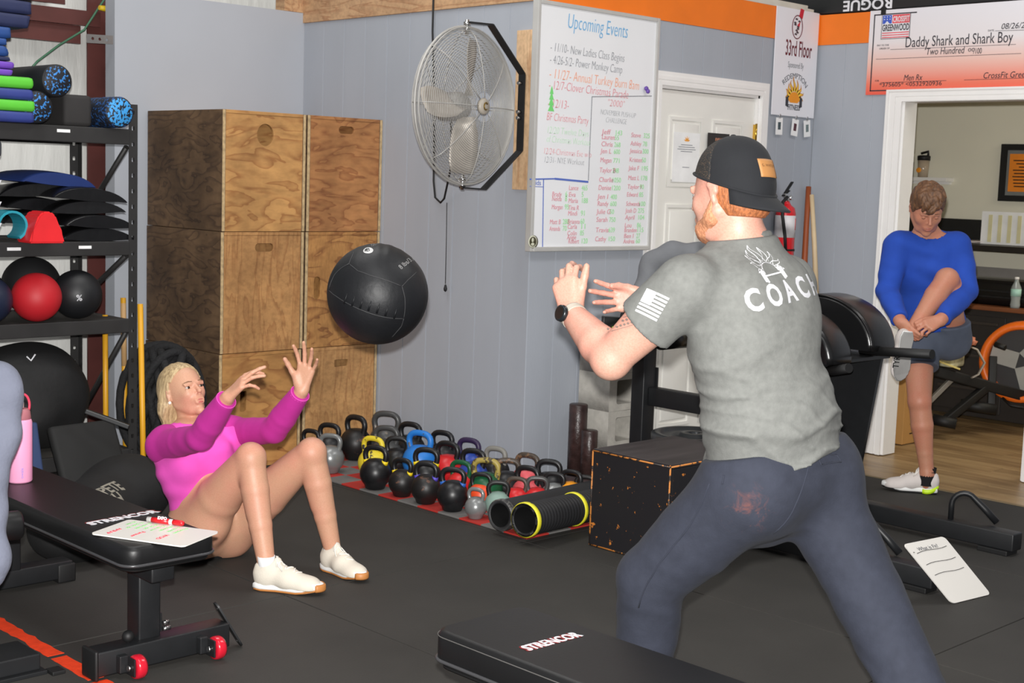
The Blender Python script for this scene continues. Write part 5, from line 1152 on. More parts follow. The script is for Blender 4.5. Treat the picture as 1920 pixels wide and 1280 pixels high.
# px of the handle top, row distance, ball, handle, collar, label, turn
KB = [((4.36,6.056,0.202), 'k', 'k', None, 'black kettlebell at the far left against the plywood boxes, half behind the knee', .0), ((4.47,5.976,0.2264), 'k', 'k', None, 'black kettlebell standing behind the silver one', .05), ((4.64,5.964,0.2559), 'kr', 'k', None, 'tall black kettlebell with rusty body in front of the right plywood boxes', -.05),
 ((4.79,5.887,0.2738), 'kg', 'kg', None, 'large graphite kettlebell with the highest handle, in the corner by the grey wall', .1), ((4.79,5.681,0.2449), 'k', 'k', None, 'black kettlebell against the grey wall, right of the tallest one', 0), ((4.79,5.419,0.2382), 'k', 'k', None, 'black kettlebell against the grey wall behind the red-bodied one', 0),
 ((4.79,5.21,0.2311), 'db', 'p', None, 'dark purple kettlebell with tan chips on the handle, against the wall', 0), ((4.79,5.009,0.2187), 'k', 'gb', None, 'kettlebell with a worn grey handle chipped blue, against the wall', 0), ((4.78,4.77,0.2264), 'pk', 'br', None, 'brown-handled kettlebell with salmon body near the wall corner', 0), ((4.78,4.622,0.2192), 'k', 'k', None, 'black kettlebell at the wall corner left of the brown rollers', .1),
 ((4.32,5.765,0.2162), 's', 's', None, 'shiny silver kettlebell beside the left knee of the woman', .1), ((4.42,5.535,0.2273), 'y', 'y', None, 'chipped yellow kettlebell near the front left of the group', 0), ((4.61,5.663,0.245), 'kg', 'kg', None, 'dark kettlebell directly behind the yellow one', .1), ((4.56,5.512,0.2164), 'k', 'k', None, 'black kettlebell between the yellow and the blue one', .15),
 ((4.61,5.389,0.261), 'b', 'b', None, 'bright blue kettlebell in the middle of the group', 0), ((4.62,5.183,0.2367), 'r', 'k', None, 'black-handled kettlebell with a red body, right of the blue one', 0), ((4.62,4.992,0.2295), 'db', 'k', None, 'black-handled kettlebell with dark blue body in the second row from the wall', .05), ((4.47,4.738,0.2434), 'g', 'yg', None, 'kettlebell with a scuffed ochre handle', .1), ((4.62,4.747,0.222), 'k', 'br', None, 'brown worn kettlebell in front of the wall corner', .2),
 ((4.275,5.331,0.2286), 'k', 'k', 'yc', 'black kettlebell with yellow collars, first in the front row', .05), ((4.28,5.129,0.1973), 'kr', 'k', 'yc', 'smaller black kettlebell with yellow collars, second in the front row', .0), ((4.45,5.15,0.2279), 'k', 'k', 'yc', 'black kettlebell with yellow collars in front of the bright blue one', .1), ((4.275,4.945,0.2107), 'kr', 'k', 'v', 'black kettlebell with violet collars, third in the front row', .05), ((4.28,4.759,0.2162), 'k', 'k', 'bc', 'black kettlebell with blue collars, fourth in the front row', .1),
 ((4.46,4.903,0.2038), 'r', 'g', None, 'green-handled kettlebell with a red body behind the front row', .0), ((4.265,4.582,0.1492), 's', 's', None, 'small silver kettlebell at the right end of the front row', .0), ((4.42,4.715,0.1814), 'or', 'k', None, 'black-handled kettlebell with an orange-red body behind the small silver one', .1), ((4.36,4.535,0.1829), 'm', 'kr', None, 'mint green kettlebell with a dark handle behind the ribbed roller', .2), ((4.58,4.567,0.2209), 'pk', 'k', None, 'black-handled kettlebell with a salmon body in the right half', 0),
 ((4.5,4.555,0.1792), 'r', 'br', None, 'red kettlebell with a worn brown handle behind the ribbed roller', .1), ((4.56,4.481,0.1873), 'r', 'kg', None, 'red kettlebell with a black and grey handle', .2), ((4.7,4.506,0.186), 's', 'k', None, 'grey-bodied kettlebell with a black handle near the brown rollers', .1), ((4.76,4.452,0.1985), 'o', 'k', None, 'orange-bodied kettlebell with a black handle beside the black box', .0), ((4.8,4.398,0.1772), 'o', 'kr', None, 'orange kettlebell with a dark handle, last one beside the black box', .1)]
for p, bm_, hm_, cm_, lab, tw in KB:
    zt = min(.285, max(.145, p[2] - .008)); s = zt / .262; R = .105 * s
    ballm, hmm, cmm, top = kb_parts(s, R); q = zt / top
    t = thing('kettlebell', lab, 'kettlebell', (p[0], p[1] if p[1] < 5.99 else 5.99, .0095), tw * 2.5 + .28, 'kettlebells on the checkered mat')
    for nm, mb, mt in (('bell', ballm, bm_), ('handle', hmm, hm_)):
        me = mb.mesh(nm); me.transform(Matrix.Scale(q, 4)); obj(nm, me, kbm[mt], t, local=True)
    if cm_:
        me = cmm.mesh('collar'); me.transform(Matrix.Scale(q, 4)); obj('collar', me, kbm[cm_], t, local=True, kind='stuff')
    else: cmm.bm.free()

# ---------------------------------------------------------------- big tubes, rollers, blocks
m_tube = M_('tube_black', srgb(34, 34, 36), .55, var=.15); m_yr = chipped('tube_yellow', srgb(222, 214, 50), srgb(60, 58, 40), .62, 30)
def bigtube(a, b, r, label, ribs, bands, mfront):
    a, b = Vector(a), Vector(b); L = (b - a).length; d = (b - a).normalized(); t = thing('ribbed_roller', label, 'roller', (a.x, a.y, 0)); prof = []
    n = 150 if ribs else 2
    for k in range(n + 1):
        z = L * k / n; prof.append((r - (.0045 * (.5 + .5 * math.cos(z * 2 * PI / .021)) if ribs else 0), z))
    prof = [(r * .80, .004), (r * .80, 0), (r, 0)] + prof + [(r, L), (r * .8, L)]
    mb = MB().lathe(prof, a, d, 36, cap=False); obj('outer_tube', mb, m_tube, t)
    obj('inner_wall', MB().lathe([(r * .80, 0), (r * .80, L)], a, d, 36, cap=False).lathe([(.001, .16), (r * .8, .16)], a, d, 36, cap=False), M_('tube_inside', srgb(16, 16, 17), .6), t)
    for z, w in bands: obj('band', MB().lathe([(r + .0005, z), (r + .005, z + .004), (r + .005, z + w - .004), (r + .0005, z + w)], a, d, 36, cap=False), mfront, t)
bigtube((4.105, 4.285, .078), (4.155, 3.99, .078), .076, 'x', 1, [], m_yr) if False else None
bigtube((4.126,4.125,0.1118), (4.966,4.23,0.08814), .072, 'black ribbed roller with yellow bands lying beside the kettlebells, nearest the camera', True, [(.0, .026), (.345, .024)], m_yr)
bigtube((4.147,4.299,0.09529), (5.047,4.403,0.07939), .066, 'plain black hollow roller lying behind the yellow-banded one', False, [(.0, .03)], chipped('tube_grey', srgb(96, 94, 92), srgb(50, 50, 50), .5, 30))
m_roll = M_('roller_brown', srgb(54, 38, 36), .35, var=.35, nscale=30, bump=.8, bscale=25, dist=.006)
for px, r, lab in (((5.208,4.84,0.4209), .048, 'tall dark brown roller standing against the grey wall by the corner'), ((5.18,4.73,0.3038), .042, 'shorter dark brown roller standing in front of the tall one')):
    obj('standing_roller', MB().lathe([(.001, 0), (r, 0), (r, px[2] - .004), (r - .004, px[2]), (.001, px[2])], (px[0], px[1], .0), n=28), m_roll, label=lab, cat='roller')
obj('fallen_roller', MB().cyl((5.00, 4.78, .045), (5.10, 4.45, .045), .043, n=24), m_roll, label='dark roller lying on the floor at the foot of the standing ones', cat='roller')
m_cmu = M_('cinder_grey', srgb(176, 172, 164), .9, var=.1, nscale=30, bump=.6, bscale=120, dist=.002)
for k, lab in enumerate(('lowest grey cinder block of the stack behind the black box', 'second grey cinder block from the floor', 'third grey cinder block from the floor, hole facing the camera', 'top grey cinder block, just under the elbow of the coach')):
    z0 = .0 + .1945 * k; t = thing('cinder_block', lab, 'block', (5.40, 4.82, z0), group='stack of cinder blocks')
    x0, x1, y0, y1 = 5.29, 5.52, 4.705, 4.92
    if True:
        mb = MB(); joinmesh(mb, plate([(0, 0), (x1 - x0, 0), (x1 - x0, .193), (0, .193)], [rrect(.125, .097, .135, .125, .014)], y1 - y0, frame((x0, (y0 + y1) / 2, z0 + .0005), (1, 0, 0), (0, 0, 1)), 0))
        obj('block_shell', mb, m_cmu, t); obj('inner_web', MB().b(x0 + .05, x1 - .035, y0 + .12, y0 + .14, z0 + .03, z0 + .16), m_cmu, t)

# black worn jump box and plates
m_bkbox = chipped('box_black_worn', srgb(30, 29, 32), srgb(190, 116, 48), .625, 26, edge=.02)
m_bktop = M_('box_top_scuffed', srgb(58, 52, 52), .5, var=.35, nscale=5, stretch=(.6, 3, 1))
t = thing('jump_box', 'worn black jump box with orange wood showing through, left of the coach', 'box', (4.6, 3.74, 0))
bx0, bx1, by0, by1, bz = 4.36, 4.90, 3.53, 3.957, .425
obj('side_panel', MB().b(bx0, bx0 + .018, by0, by1, .002, bz - .001, .003), m_bkbox, t); obj('side_panel', MB().b(bx1 - .018, bx1, by0, by1, .002, bz - .001, .003), m_bkbox, t)
obj('end_panel', MB().b(bx0 + .018, bx1 - .018, by0, by0 + .018, .002, bz - .02, .002), m_bkbox, t); obj('end_panel', MB().b(bx0 + .018, bx1 - .018, by1 - .018, by1, .002, bz - .02, .002), m_bkbox, t)
obj('top_panel', MB().b(bx0 + .0015, bx1, by0, by1, bz - .018, bz, .003), m_bktop, t)
m_edgeo = chipped('edge_orange', srgb(196, 124, 56), srgb(40, 34, 32), .5, 30)
for a, b in (((bx0, by0, bz - .009), (bx0, by1, bz - .009)), ((bx0, by0, .006), (bx0, by1, .006)), ((bx0, by0, .006), (bx0, by0, bz - .01)), ((bx0, by1, .006), (bx0, by1, bz - .01)), ((bx0, by0, bz - .009), (bx1, by0, bz - .009))):
    obj('worn_edge', MB().tube([a, b], .0038, 6), m_edgeo, t)
m_pl = M_('plate_iron', srgb(58, 60, 62), .35, .4, var=.2)
for k in range(8):
    z = .0495 * k; c = (5.17 + .006 * math.sin(k * 2), 4.06 + .006 * math.cos(k * 3), z)
    o = obj('weight_plate', MB().lathe([(.026, .006), (.05, .0), (.19, .0), (.205, .006), (.205, .041), (.19, .047), (.165, .047), (.158, .034), (.075, .034), (.066, .047), (.028, .047), (.026, .006)], c, (0, 0, 1), 44, cap=False), m_pl)
    o['label'] = ('grey iron weight plate at the top of the stack behind the black box' if k == 7 else 'iron weight plate just under the top one' if k == 6 else 'iron weight plate, %s from the top of the stack behind the black box' % ('eighth', 'seventh', 'sixth', 'fifth', 'fourth', 'third')[k]); o['category'] = 'weight plate'; o['group'] = 'weight plates stacked behind the black box'
# ---------------------------------------------------------------- glute-ham machine behind the coach
gh = thing('glute_ham_machine', 'black glute-ham machine with two domed pads behind the coach', 'exercise machine', (5.3, 3.5, 0))
m_gv = M_('ghd_vinyl', srgb(20, 20, 21), .28, var=.06, bump=.12, bscale=9, dist=.01)
def dome(x0, x1, yc, zc, ry, rz):
    prof = [(yc + ry * math.cos(PI * k / 24), zc + rz * math.sin(PI * k / 24)) for k in range(25)]
    rings = []
    for x, sc in ((x0, .93), (x0 + .01, .985), (x0 + .025, 1), (x1 - .025, 1), (x1 - .01, .985), (x1, .93)): rings.append([Vector((x, yc + (y - yc) * sc, zc + (z - zc) * sc)) for y, z in prof])
    return MB().rings(rings)
PX2, PY, PZ = (5.494,3.321,0.8608), 3.60, .85
obj('pad', dome(5.47, 5.68, 3.61, .845, .30, .235), m_gv, gh); obj('pad', dome(5.13, 5.31, 3.60, .81, .30, .225), m_gv, gh)
obj('piping', MB().tube([Vector((5.472, 3.61 + .296 * math.cos(PI * k / 24), .845 + .232 * math.sin(PI * k / 24))) for k in range(25)], .006, 8), M_('gloss_black', (0, 0, 0)), gh)
obj('pad_plate', MB().b(5.12, 5.68, 3.34, 3.88, .80, .818, .003), m_blackm, gh)
obj('upright', MB().b(5.30, 5.42, 3.50, 3.62, .10, .80, .006), m_blackm, gh); obj('side_plate', MB().b(5.18, 5.20, 3.42, 3.78, .12, .80, .003), m_blackm, gh)
obj('side_plate', plate([(3.34, .80), (3.44, .12), (3.78, .12), (3.78, .80)], [], .02, frame((5.61, 0, 0), (0, 1, 0), (0, 0, 1))), m_blackm, gh)
obj('rear_upright', MB().b(5.185, 5.275, 4.39, 4.47, .02, .93, .006), m_blackm, gh); obj('rear_plate', MB().b(5.276, 5.283, 4.38, 4.44, .48, .66, .002), m_blackm, gh)
obj('long_beam', MB().b(5.22, 5.28, 3.60, 4.39, .475, .565, .006), m_blackm, gh)
obj('handle_tube', MB().cyl((5.56, 3.42, .835), (5.501,3.033,0.8638), .021, n=20), m_dark, gh); obj('handle_tube', MB().cyl((5.24, 3.40, .76), (5.178,3.24,0.8008), .021, n=20), m_dark, gh)
mb = MB()
for z in (.515, .625): mb.cyl((5.283, 4.40, z), (5.29, 4.40, z), .011, n=6)
obj('bolt', mb, m_chrome, gh, kind='stuff'); obj('adjust_pin', MB().cyl((5.14, 4.42, .72), (5.184, 4.42, .72), .020, n=16), m_chrome, gh)
obj('ankle_roller', MB().lathe([(.03, 0), (.052, .004), (.052, .20), (.03, .204)], (5.02, 4.37, .915), (1, 0, 0), 24, cap=False), m_gv, gh); obj('ankle_roller', MB().lathe([(.03, 0), (.052, .004), (.052, .20), (.03, .204)], (5.27, 4.37, .80), (1, 0, 0), 24), m_gv, gh)
obj('stop_bar', MB().beam((4.998,4.511,0.8903), (5.167,4.415,0.8812), .035, .05, .004), m_blackm, gh)
obj('base_rail', MB().b(5.70, 5.785, 2.70, 4.50, .022, .10, .006), m_blackm, gh); obj('base_rail', MB().b(4.885, 4.965, 2.63, 3.50, .022, .10, .006), m_blackm, gh)
obj('rubber_foot', MB().b(5.69, 5.79, 2.72, 2.86, 0, .022, .004), m_dark, gh); obj('rubber_foot', MB().b(4.88, 4.97, 2.65, 2.78, 0, .022, .004), m_dark, gh); obj('rubber_foot', MB().b(5.69, 5.79, 4.36, 4.49, 0, .022, .004), m_dark, gh)
obj('cross_rail', MB().b(4.965, 5.70, 3.44, 3.52, .022, .10, .006), m_blackm, gh); obj('cross_rail', MB().b(5.19, 5.70, 4.39, 4.47, .022, .10, .006), m_blackm, gh)
def hook(c, ex):
    c = Vector(c); up = Vector((0, 0, 1)); ex = Vector(ex)
    P = [c, c + up * .07] + [c + up * .07 + ex * (.055 - .055 * math.cos(a)) + up * (.055 * math.sin(a)) for a in [.3 * k for k in range(1, 8)]]
    e = P[-1]; P += [e + ex * .06 - up * .055, e + ex * .115 - up * .11]; return MB().tube(P, [.0125] * (len(P) - 2) + [.0155, .0155], 12)
obj('hook_grip', hook((5.742, 3.02, .10), (.45, -.89, 0)), m_blackm, gh); obj('hook_grip', hook((4.925, 3.02, .10), (.30, -.95, 0)), m_blackm, gh)
# hoodie on the machine, marker-coloured clips
B = Body().chain([(5.226,4.455,1.049), (5.271,4.446,1.174), (5.364,4.39,1.224), (5.47,4.314,1.217), (5.502,4.266,1.108)], [.05, .05, .055, .055, .05], k=.04).cap((5.278,4.466,0.9933), (5.253,4.473,0.8875), .05, .03)
sdfobj('grey_hoodie', B, M_('hoodie_grey', srgb(112, 114, 118), .9, var=.1, bump=.5, bscale=50), vs=.01, noisef=wr(.005, 24), label='grey hoodie draped over the machine behind the coach\'s shoulder', cat='hoodie')
bs = thing('upper_seat', 'black seat pad showing under the grey hoodie', 'seat', (5.406,4.411,0.9934)); obj('seat_pad', MB().box((5.445,4.427,1.071), (.22, .20, .19), .03), m_gv, bs); obj('seat_post', MB().beam((5.447,4.447,1.029), (5.23, 4.50, .93), .05, .05, .004), m_blackm, bs)
cl_ = thing('coloured_clips', 'small red and lime plastic clips by the coach\'s forearm', 'clip', (5.034,4.469,0.8511))
obj('red_clip', MB().box((5.025,4.479,0.8532), (.05, .05, .016), .005), M_('patch_red', (1, 0, 0)), cl_); obj('lime_clip', MB().box((5.053,4.452,0.8596), (.05, .05, .016), .005), M_('lime2', srgb(150, 210, 50), .4), cl_); obj('tray', MB().box((5.065,4.479,0.8355), (.14, .1, .012), .003), m_blackm, cl_)

# small whiteboard leaning on the base rail
A, Bq, Cq, Dq = Vector((4.842, 2.516, .003)), Vector((5.086, 2.483, .003)), Vector((4.95,2.637,0.2203)), Vector((4.674,2.642,0.2358))
lb_ = thing('small_whiteboard', 'small whiteboard with three ruled lines leaning on the steel rail, bottom right', 'whiteboard', (A + Bq) / 2)
x = (Bq - A); y = (Dq - A); n = x.cross(y).normalized(); y2 = (y - x.normalized() * y.dot(x.normalized()))
Mw = Matrix((x.normalized(), y.normalized(), n)).transposed().to_4x4(); Mw.translation = A; wX, hY = x.length, y.length
obj('board', MB().prism(rrect(wX / 2, hY / 2, wX, hY, .02, 5), -.005, Mw), m_wbs, lb_)
def wl(u0, v0, u1, v1, w=.004): return MB().tube([Mw @ Vector((u0 + (u1 - u0) * k / 6, v0 + (v1 - v0) * k / 6 + .004 * math.sin(k), .0008)) for k in range(7)], w / 2, 5, flat=.4)
for v in (.26, .20, .145): obj('ruled_line', wl(.03, v, wX - .03, v + .008), m_dark, lb_)
lettering(lb_, 'handwriting', M_('ink_dark', (0, 0, 0)), [('What is Fit?', .026, Mw @ Matrix.Translation((.05, hY - .045, .0012)), dict(width=.12))])
obj('bullet_mark', MB().ell(Mw @ Vector((.018, .268, .001)), (.004, .004, .001)), m_dark, lb_)
# ---------------------------------------------------------------- the flying medicine ball
bc = Vector((3.066,3.833,1.14)); t = thing('medicine_ball', 'black stitched medicine ball flying between the coach and the woman', 'ball', bc)
sx = CAM_R; sy = CAM_U; sz = -CAM_W; R0 = .1775
def bump(u):
    g = 1.0; d = u.dot(Vector((sx * .1 + sy * .93 + sz * .3).normalized()));
    g += .012 * max(0, d - .6) * math.sin(30 * u.dot(sx)) ; d2 = u.dot((sx * .62 + sy * .78).normalized()); g -= .055 * max(0, d2 - .90) * 6 * (.35); return g
me_b = MB().ell(bc, R0, 72, 48, f=bump); m_ball = M_('ball_leather', srgb(22, 23, 26), .5, var=.12, nscale=5, bump=.3, bscale=14, dist=.012, spec=.4)
bo_ = obj('ball_shell', me_b, m_ball, t)
def onball(px, py, k=1.003):
    a = (px - 708.5) / 94.5; b = -(py - 551) / 94.5; rr = math.sqrt(max(0, 1 - a * a - b * b)); u = (sx * a + sy * b + sz * rr).normalized(); return bc + u * R0 * k * bump(u)
m_seam = M_('seam_thread', srgb(50, 50, 52), .6)
seams = [[(622, 545), (640, 558), (662, 571), (690, 584), (720, 594), (745, 598), (762, 598)], [(762, 598), (757, 612), (748, 622), (738, 632)], [(762, 598), (765, 580), (765, 560), (760, 540)], [(760, 540), (735, 530), (705, 521), (680, 512), (662, 498)], [(760, 540), (770, 528), (784, 512)], [(662, 498), (648, 505), (634, 517), (622, 545)], [(662, 498), (666, 485), (669, 475)]]
for sm_ in seams:
    pts = [onball(*q, 1.0015) for q in sm_]; P = []
    for i in range(len(pts) - 1):
        for k in range(4): v = pts[i].lerp(pts[i + 1], k / 4); u = (v - bc).normalized(); P.append(bc + u * R0 * 1.0015 * bump(u))
    P.append(pts[-1]); obj('seam', MB().tube(P, .0016, 6), m_seam, t)
for k in range(7):   # gathers along the lower seam
    q = 655 + 15 * k; obj('gather', MB().tube([onball(q, 571 + (q - 655) * .30, 1.0), onball(q + 3, 562 + (q - 655) * .30, 1.001), onball(q + 6, 553 + (q - 655) * .30, .999)], [.004, .003, .001], 6), m_ball, t)
obj('logo_disc_print', MB().rings([[onball(696 + (9.5 * rr_) * math.cos(a) * 1.0, 473 + 6.2 * rr_ * math.sin(a), 1.002) for a in [2 * PI * j / 20 for j in range(20)]] for rr_ in (.02, 1)], cap=False), M_('logo_grey', srgb(190, 190, 190), .5), t)
def ballprint(txt, p0, ang, size, width):
    me = textmesh(txt, 1, None, width=1); 
    ys = [v.co.y for v in me.vertices]; h = max(ys) - min(ys)
    ca, sa = math.cos(ang), math.sin(ang)
    for v in me.vertices:
        a, b = v.co.x * width, v.co.y / h * size; v.co = onball(p0[0] + a * ca - b * sa, p0[1] - a * sa - b * ca, 1.004)
    return me
obj('weight_print', ballprint('8 lbs/3.6', (758, 509), math.radians(46), 9, 32), M_('logo_grey', (1, 1, 1)), t)
obj('logo_letter_print', ballprint('B', (693, 476), math.radians(15), 7, 6), m_dark, t)
obj('brand_print', ballprint('TECH', (700, 465), math.radians(25), 6, 13), M_('logo_grey', (1, 1, 1)), t)

# ---------------------------------------------------------------- office machines seen through the doorway
m_or = M_('fan_orange', srgb(240, 112, 28), .4, var=.03)
rw = thing('rowing_erg_fan', 'orange fan wheel of an exercise machine, cut off by the right edge', 'exercise machine', (8.783,4.194,0.4351))
wc = Vector((8.793,4.191,0.4774)); ax = (CAM_P - wc); ax.z = 0; ax.normalize(); ax = (ax + Vector((.25, -.25, 0)) * -.6).normalized()
obj('fan_ring', MB().lathe([(.215, -.09), (.265, -.09), (.27, 0), (.262, .09), (.225, .10), (.215, .06), (.215, -.09)], wc, ax, 44, cap=False), m_or, rw)
obj('fan_face', MB().lathe([(.001, .0), (.215, .0)], wc, ax, 44, cap=False), M_('fan_dark', srgb(34, 32, 32), .5), rw)
mb = MB()
xx = ax.cross(Vector((0, 0, 1))).normalized(); yy_ = xx.cross(ax)
for k in range(3): a = k * 2 * PI / 3 + 2.3; d1 = xx * math.cos(a) + yy_ * math.sin(a); mb.beam(wc + d1 * .03 + ax * .03, wc + d1 * .205 + ax * .03, .11, .008, up=ax)
obj('fan_vane', mb, M_('vane_grey', srgb(150, 150, 144), .45), rw, kind='stuff')
obj('side_label', MB().lathe([(.2715, -.01), (.2725, .02)], wc, ax, 44, cap=False) if False else MB().box(wc - xx * .262 + ax * .07 + Vector((0, 0, .0)), (.02, .02, .12), .004), m_trim, rw)
obj('foot_bar', MB().cyl((8.16,4.468,0.1154), (8.224,4.333,0.09448), .035, n=18), m_dark, rw); obj('rear_foot', MB().cyl((8.433,4.426,0.1949), (8.555,4.234,0.1721), .035, n=18), m_dark, rw)
obj('frame_beam', MB().beam((8.146,4.534,0.4388), (8.81,4.137,0.2446), .09, .07, .01), m_dark, rw); obj('frame_strut', MB().beam((8.214,4.414,0.1008), (8.518,4.293,0.3187), .05, .05, .006), m_dark, rw); obj('frame_strut', MB().beam((8.178,4.533,0.1919), (8.326,4.421,0.3873), .03, .03, .003), M_('strut_grey', srgb(150, 146, 140), .4, .5), rw); obj('frame_post', MB().beam((8.577,4.282,0.1738), (8.653,4.332,0.5058), .05, .05, .006), m_dark, rw)
obj('handle_bar', MB().cyl((8.526,4.26,0.6024), (8.525,4.189,0.5859), .018, n=14), m_dark, rw)
obj('pad_edge', MB().beam((8.185,4.476,0.4915), (8.3,4.385,0.4424), .06, .012, .003), M_('pad_yellow_edge', srgb(214, 196, 120), .6), rw)
obj('cable', MB().tube([(8.684,4.259,0.2388), (8.671,4.194,0.1955), (8.698,4.097,0.1891)], .008, 8), m_dark, rw)
gb = thing('gym_bag', 'pale clear-sided bag with a curved strap on the exercise machine in the office', 'bag', (8.333,4.434,0.5077))
obj('bag_body', MB().box((8.325,4.457,0.523), (.16, .12, .15), .02), M_('bag_pale', srgb(196, 192, 160), .5, var=.3, nscale=25), gb)
obj('shoulder_strap', MB().tube([(8.237,4.471,0.5964), (8.317,4.396,0.6104), (8.393,4.314,0.5696), (8.423,4.272,0.4857), (8.389,4.292,0.4091), (8.358,4.319,0.3872)], .022, 8, flat=.3), M_('strap_pale', srgb(170, 162, 150), .7, var=.2), gb)
obj('salmon_cloth', MB().ell((8.343,4.344,0.6213), (.06, .04, .03), jit=.5), M_('salmon', srgb(222, 140, 110), .7), label='small salmon-coloured crumpled cloth on the pale bag', cat='cloth')

# ---------------------------------------------------------------- people
A_ = lambda p: np.array(tuple(p), float)
def skinmat(name, base, blush, rough=.5, fre=0.0):
    m, nt, b = NT(name); n1 = _n(nt, 'ShaderNodeTexNoise', Scale=7, Detail=3.0); nt.links.new(coords(nt), n1.inputs['Vector'])
    c1 = ramp(nt, n1.outputs[0], [(.35, base), (.68, blush)])
    n2 = _n(nt, 'ShaderNodeTexNoise', Scale=220, Detail=2.0); nt.links.new(coords(nt), n2.inputs['Vector'])
    mx = _n(nt, 'ShaderNodeMix', data_type='RGBA', blend_type='MULTIPLY'); mx.inputs[0].default_value = .25 + fre
    nt.links.new(c1, mx.inputs[6]); nt.links.new(ramp(nt, n2.outputs[0], [(.35, (.78, .66, .6)), (.6, (1, 1, 1))]), mx.inputs[7])
    nt.links.new(mx.outputs[2], b.inputs['Base Color']); b.inputs['Roughness'].default_value = rough
    b.inputs['Subsurface Weight'].default_value = .10; b.inputs['Subsurface Radius'].default_value = (.9, .35, .2); b.inputs['Subsurface Scale'].default_value = .01
    bumped(nt, b, n2.outputs[0], .08, .001); return m
def cloth(name, col, var=.06, wv=0.0, sheen=.02, bscale=90, bump=.25, nscale=14, stretch=(1, 1, 1)):
    return M_(name, col, .85, var=var, nscale=nscale, bump=bump, bscale=bscale, sheen=sheen, spec=.25, dist=.002, stretch=stretch)
def hairmat(name, lo, hi, rough=.45, stretch=(60, 60, 6)):
    m, nt, b = NT(name); n1 = _n(nt, 'ShaderNodeTexNoise', Scale=1.6, Detail=6.0, Roughness=.7); nt.links.new(coords(nt, stretch), n1.inputs['Vector'])
    nt.links.new(ramp(nt, n1.outputs[0], [(.3, lo), (.65, hi)]), b.inputs['Base Color']); b.inputs['Roughness'].default_value = rough
    bumped(nt, b, n1.outputs[0], .8, .004); return m
class Frame:
    def __init__(s, c, F, U): s.c = A_(c); s.F = unit(F); U = A_(U); s.U = unit(U - s.F * (U @ s.F)); s.L = np.cross(s.U, s.F)   # L = the person's left
    def __call__(s, f, l, u): return s.c + s.F * f + s.L * l + s.U * u
    def R(s): return np.stack([s.F, s.L, s.U], axis=1)     # columns
def head(B, fr, s=1.0, jaw=1.0, fem=False, mouth=.004):
    R = fr.R(); E = lambda f, l, u, r, k=.02, sub=False: B.ell(fr(f * s, l * s, u * s), tuple(x * s for x in r), R, k, sub)
    C = lambda a, b, ra, rb, k=.012: B.cap(fr(*[v * s for v in a]), fr(*[v * s for v in b]), ra * s, rb * s, k)
    E(-.012, 0, .030, (.098, .077, .092), .02); E(.022, 0, -.024 if fem else -.030, (.070, .0545 if fem else .064, .070 if fem else .080), .03)
    E(.040, 0, -.074 if fem else -.078, (.040, (.037 if fem else .043) * jaw, .026 if fem else .030), .025); E(.074, 0, -.100, (.019, .020 * jaw, .016), .02)
    for q in (1, -1):
        C((-.01, (.052 if fem else .056) * q * jaw, -.045), (.045, (.026 if fem else .034) * q * jaw, -.086 if fem else -.088), .012 if fem else .016, .010 if fem else .014, .02)     # jaw line
        E(.058, (.032 if fem else .036) * q, -.018 if fem else -.022, (.022, .018 if fem else .024, .018 if fem else .022), .02)                                    # cheek
        E(.098, .031 * q, .004, (.016, .0165, .0105), .010, True)                            # eye socket
        C((.0905, .018 * q, .022), (.080, .046 * q, .021), .0052 if fem else .0075, .0048 if fem else .006, .010)                # brow
        C((.0865, .0185 * q, .0135), (.083, .044 * q, .012), .0042, .004, .005)              # upper lid
        C((.0845, .021 * q, -.0045), (.081, .042 * q, -.003), .0034, .0034, .005)            # lower lid
        C((-.002, .079 * q, .018), (-.012, .077 * q, -.022), .010, .008, .006); C((-.016, .079 * q, .022), (-.020, .081 * q, .0), .008, .007, .006)   # ear
        E(.004, .084 * q, .0, (.006, .006, .012), .004, True)
        C((.094, .010 * q, -.027), (.086, .013 * q, -.028), .0055, .006, .005)               # nostril
    C((.088, 0, .014), (.108, 0, -.020), .0070, .0088, .008); E(.110, 0, -.023, (.009, .0095, .0078), .005)
    E(.078, 0, -.052, (.018, .026, .020), .015)
    C((.093, -.018, -.055), (.093, .018, -.055), .0045, .0045, .008); C((.091, -.015, -.067), (.091, .015, -.067), .005, .005, .008)
    if mouth: B.cap(fr(.100 * s, -.016 * s, -.0608 * s), fr(.100 * s, .016 * s, -.0608 * s), mouth * .8 * s, mouth * .8 * s, .003, sub=True)
def eyes(par, fr, s, iris, gaze=(0, 0)):
    gf = unit(fr.F + fr.L * gaze[0] + fr.U * gaze[1])
    for q in (1, -1):
        c = Vector(fr(.0752 * s, .031 * q * s, .0042 * s)); e = obj('eye', MB().ell(c, .0116 * s, 18, 12), M_('eye_white', srgb(196, 186, 180), .3, var=.0), par)
        g = Vector(gf); o = obj('iris', MB().lathe([(.0003, .0124 * s), (.0056 * s, .0114 * s), (.0066 * s, .0102 * s)], c, g, 16, cap=False), iris, e); o2 = obj('pupil', MB().lathe([(.0003, .0129 * s), (.0025 * s, .0126 * s)], c, g, 12, cap=False), M_('pupil', srgb(8, 8, 8), .1), e)
def brows(par, fr, s, mat, w=.0024):
    for q in (1, -1): obj('eyebrow', MB().tube([Vector(fr(.0945 * s, .015 * q * s, .0250 * s)), Vector(fr(.0925 * s, .030 * q * s, .0285 * s)), Vector(fr(.0835 * s, .047 * q * s, .0255 * s))], [w * s, w * 1.2 * s, w * .5 * s], 6, flat=.6), mat, par)
